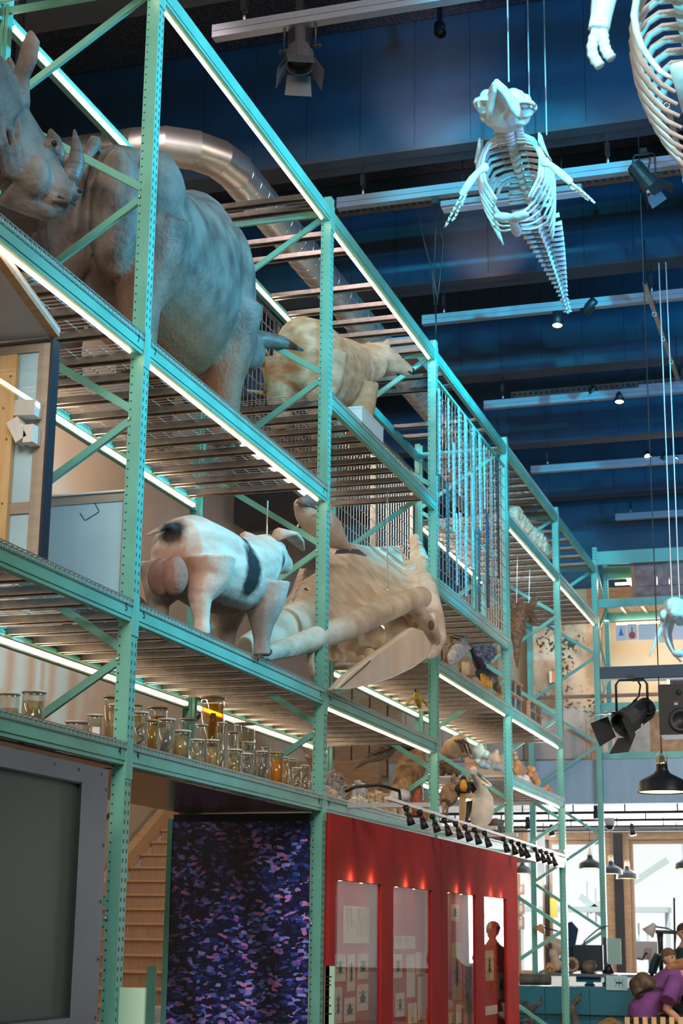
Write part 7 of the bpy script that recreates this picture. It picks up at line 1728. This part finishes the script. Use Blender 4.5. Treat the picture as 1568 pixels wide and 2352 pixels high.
# boy and man behind
def seated(label, hc, r, fx, fy, shirt, hairm, big, Y):
    t = thing('person', label, 'person', (hc.x, Y, 0)); g = G(); f, s_ = head(g, hc, r, fx, fy)
    nk = hc - Vector((0, 0, r * 1.25)); ch = nk - Vector((0, 0, .26 * big)); pv = Vector((hc.x - f.x * .05, hc.y - f.y * .05, max(.5, ch.z - .30 * big)))
    body = [nk + Vector((0, 0, .04)), nk - Vector((0, 0, .06)), ch, pv]
    g.tube([hc - Vector((0, 0, r * .6)), nk], [r * .42, r * .45], 10); g.tube(body, [(.06, .06), (.19 * big, .11 * big), (.16 * big, .12 * big), (.16 * big, .13 * big)], 14, up=tuple(s_))
    for k in (-1, 1):
        a0 = nk + s_ * k * .19 * big - Vector((0, 0, .08)); el = a0 + f * .08 + s_ * k * .04 - Vector((0, 0, .27 * big)); hn = el + f * .24 * big - s_ * k * .06 + Vector((0, 0, .03))
        g.tube([a0, a0.lerp(el, .5), el, hn], [.06 * big, .052 * big, .044 * big, .03 * big], 10); hand(g, hn, f, big)
        kn = pv + f * .42 * big + s_ * k * .10; g.tube([pv + s_ * k * .08, kn, Vector((kn.x, kn.y, .05))], [.09 * big, .075 * big, .045 * big], 10); g.ell((kn.x + f.x * .06, kn.y + f.y * .06, .04), (.07, .07, .04))
    obj('body', remesh('body', g, M_SKIN, .012, 3), None, t); face(t, hc, r, f, s_)
    sg = G().tube([nk - Vector((0, 0, .0)), nk - Vector((0, 0, .06)), ch, pv], [(.075, .075), (.21 * big, .13 * big), (.185 * big, .145 * big), (.185 * big, .155 * big)], 16, up=tuple(s_))
    for k in (-1, 1): a0 = nk + s_ * k * .19 * big - Vector((0, 0, .08)); el = a0 + f * .08 + s_ * k * .04 - Vector((0, 0, .27 * big)); sg.tube([a0, a0.lerp(el, .6)], [.08 * big, .075 * big], 12)
    obj('shirt', remesh('shirt', sg, shirt, .014, 3), None, t)
    hg = G().ell(hc + Vector((0, 0, r * .32)) - f * r * .16, (r * .86, r * .86, r * .78)).ell(hc - f * r * .42, (r * .6, r * .6, r * .66))
    obj('hair', remesh('hair', hg, hairm, .010, 2), None, t)
    tg = G()
    for k in (-1, 1): kn = pv + f * .42 * big + s_ * k * .10; tg.tube([pv + s_ * k * .08, kn, Vector((kn.x, kn.y, .14))], [.11 * big, .09 * big, .065 * big], 12)
    obj('trousers', remesh('trousers', tg, M_TRO, .016, 3), None, t)
seated('boy with short brown hair looking down beside the purple shirt', at(1537, 2200, Y=22.2), .118, .75, -.55, mat('boy_shirt', (.05, .09, .12), .85), M_HAIRB, .85, 22.2)
seated('man with short dark hair in a dark green T-shirt at the right edge', at(1572, 2143, Y=22.9), .125, .2, -.9, M_TSH, mat('hair_dark', (.05, .03, .02), .8), 1.05, 22.9)
t = thing('desk_chair', 'dark teal office chair back left of the boy', 'chair', (1.05, 22.6, 0))
q = [at(x, y, Y=22.6) for x, y in ((1512, 2192), (1504, 2210), (1497, 2235))]
obj('backrest', G().tube(q, [(.05, .17), (.06, .2), (.05, .18)], 12, up=(0, 1, 0)), mat('chair_teal', (.015, .05, .055), .8), t, True); obj('seat', G().box(q[2].x - .1, q[2].x + .35, 22.4, 22.8, .45, .52), mat('chair_teal', (.015, .05, .055), .8), t)
obj('post', G().tube([(q[2].x + .1, 22.6, .06), (q[2].x + .1, 22.6, .449)], .03, 10), M_BLACK, t); obj('back_arm', G().tube([q[2], (q[2].x - .02, 22.6, .485)], .025, 8), M_BLACK, t)
for k in range(5): a = k * 2 * pi / 5; obj('leg', G().bar((q[2].x + .1, 22.6, .06), (q[2].x + .1 + .26 * math.cos(a), 22.6 + .26 * math.sin(a), .03), .04, .03), M_BLACK, t)
Yb_ = 20.3
t = thing('slat_bench', 'bench with pale wooden back slats at the lower right corner', 'bench', (1.3, Yb_, 0))
for k in range(10):
    c = at(1440 + 20.4 * k, 2336, Y=Yb_)
    obj('slat', G().box(c.x - .028, c.x + .028, Yb_ - .012, Yb_ + .012, .30, c.z), M_PINE, t)
c = at(1437, 2346, Y=Yb_)
obj('back_rail', G().box(c.x - .03, c.x + 1.2, Yb_ + .0125, Yb_ + .045, c.z - .07, c.z - .02), M_BLACK, t)
obj('seat_board', G().box(c.x - .03, c.x + 1.2, Yb_ + .05, Yb_ + .95, .40, .435), M_PINE, t)
for dx in (.05, 1.1):
    for dy in (.08, .9): obj('leg', G().box(c.x + dx - .025, c.x + dx + .025, Yb_ + dy - .025, Yb_ + dy + .025, 0, .3999), M_BLACK, t)
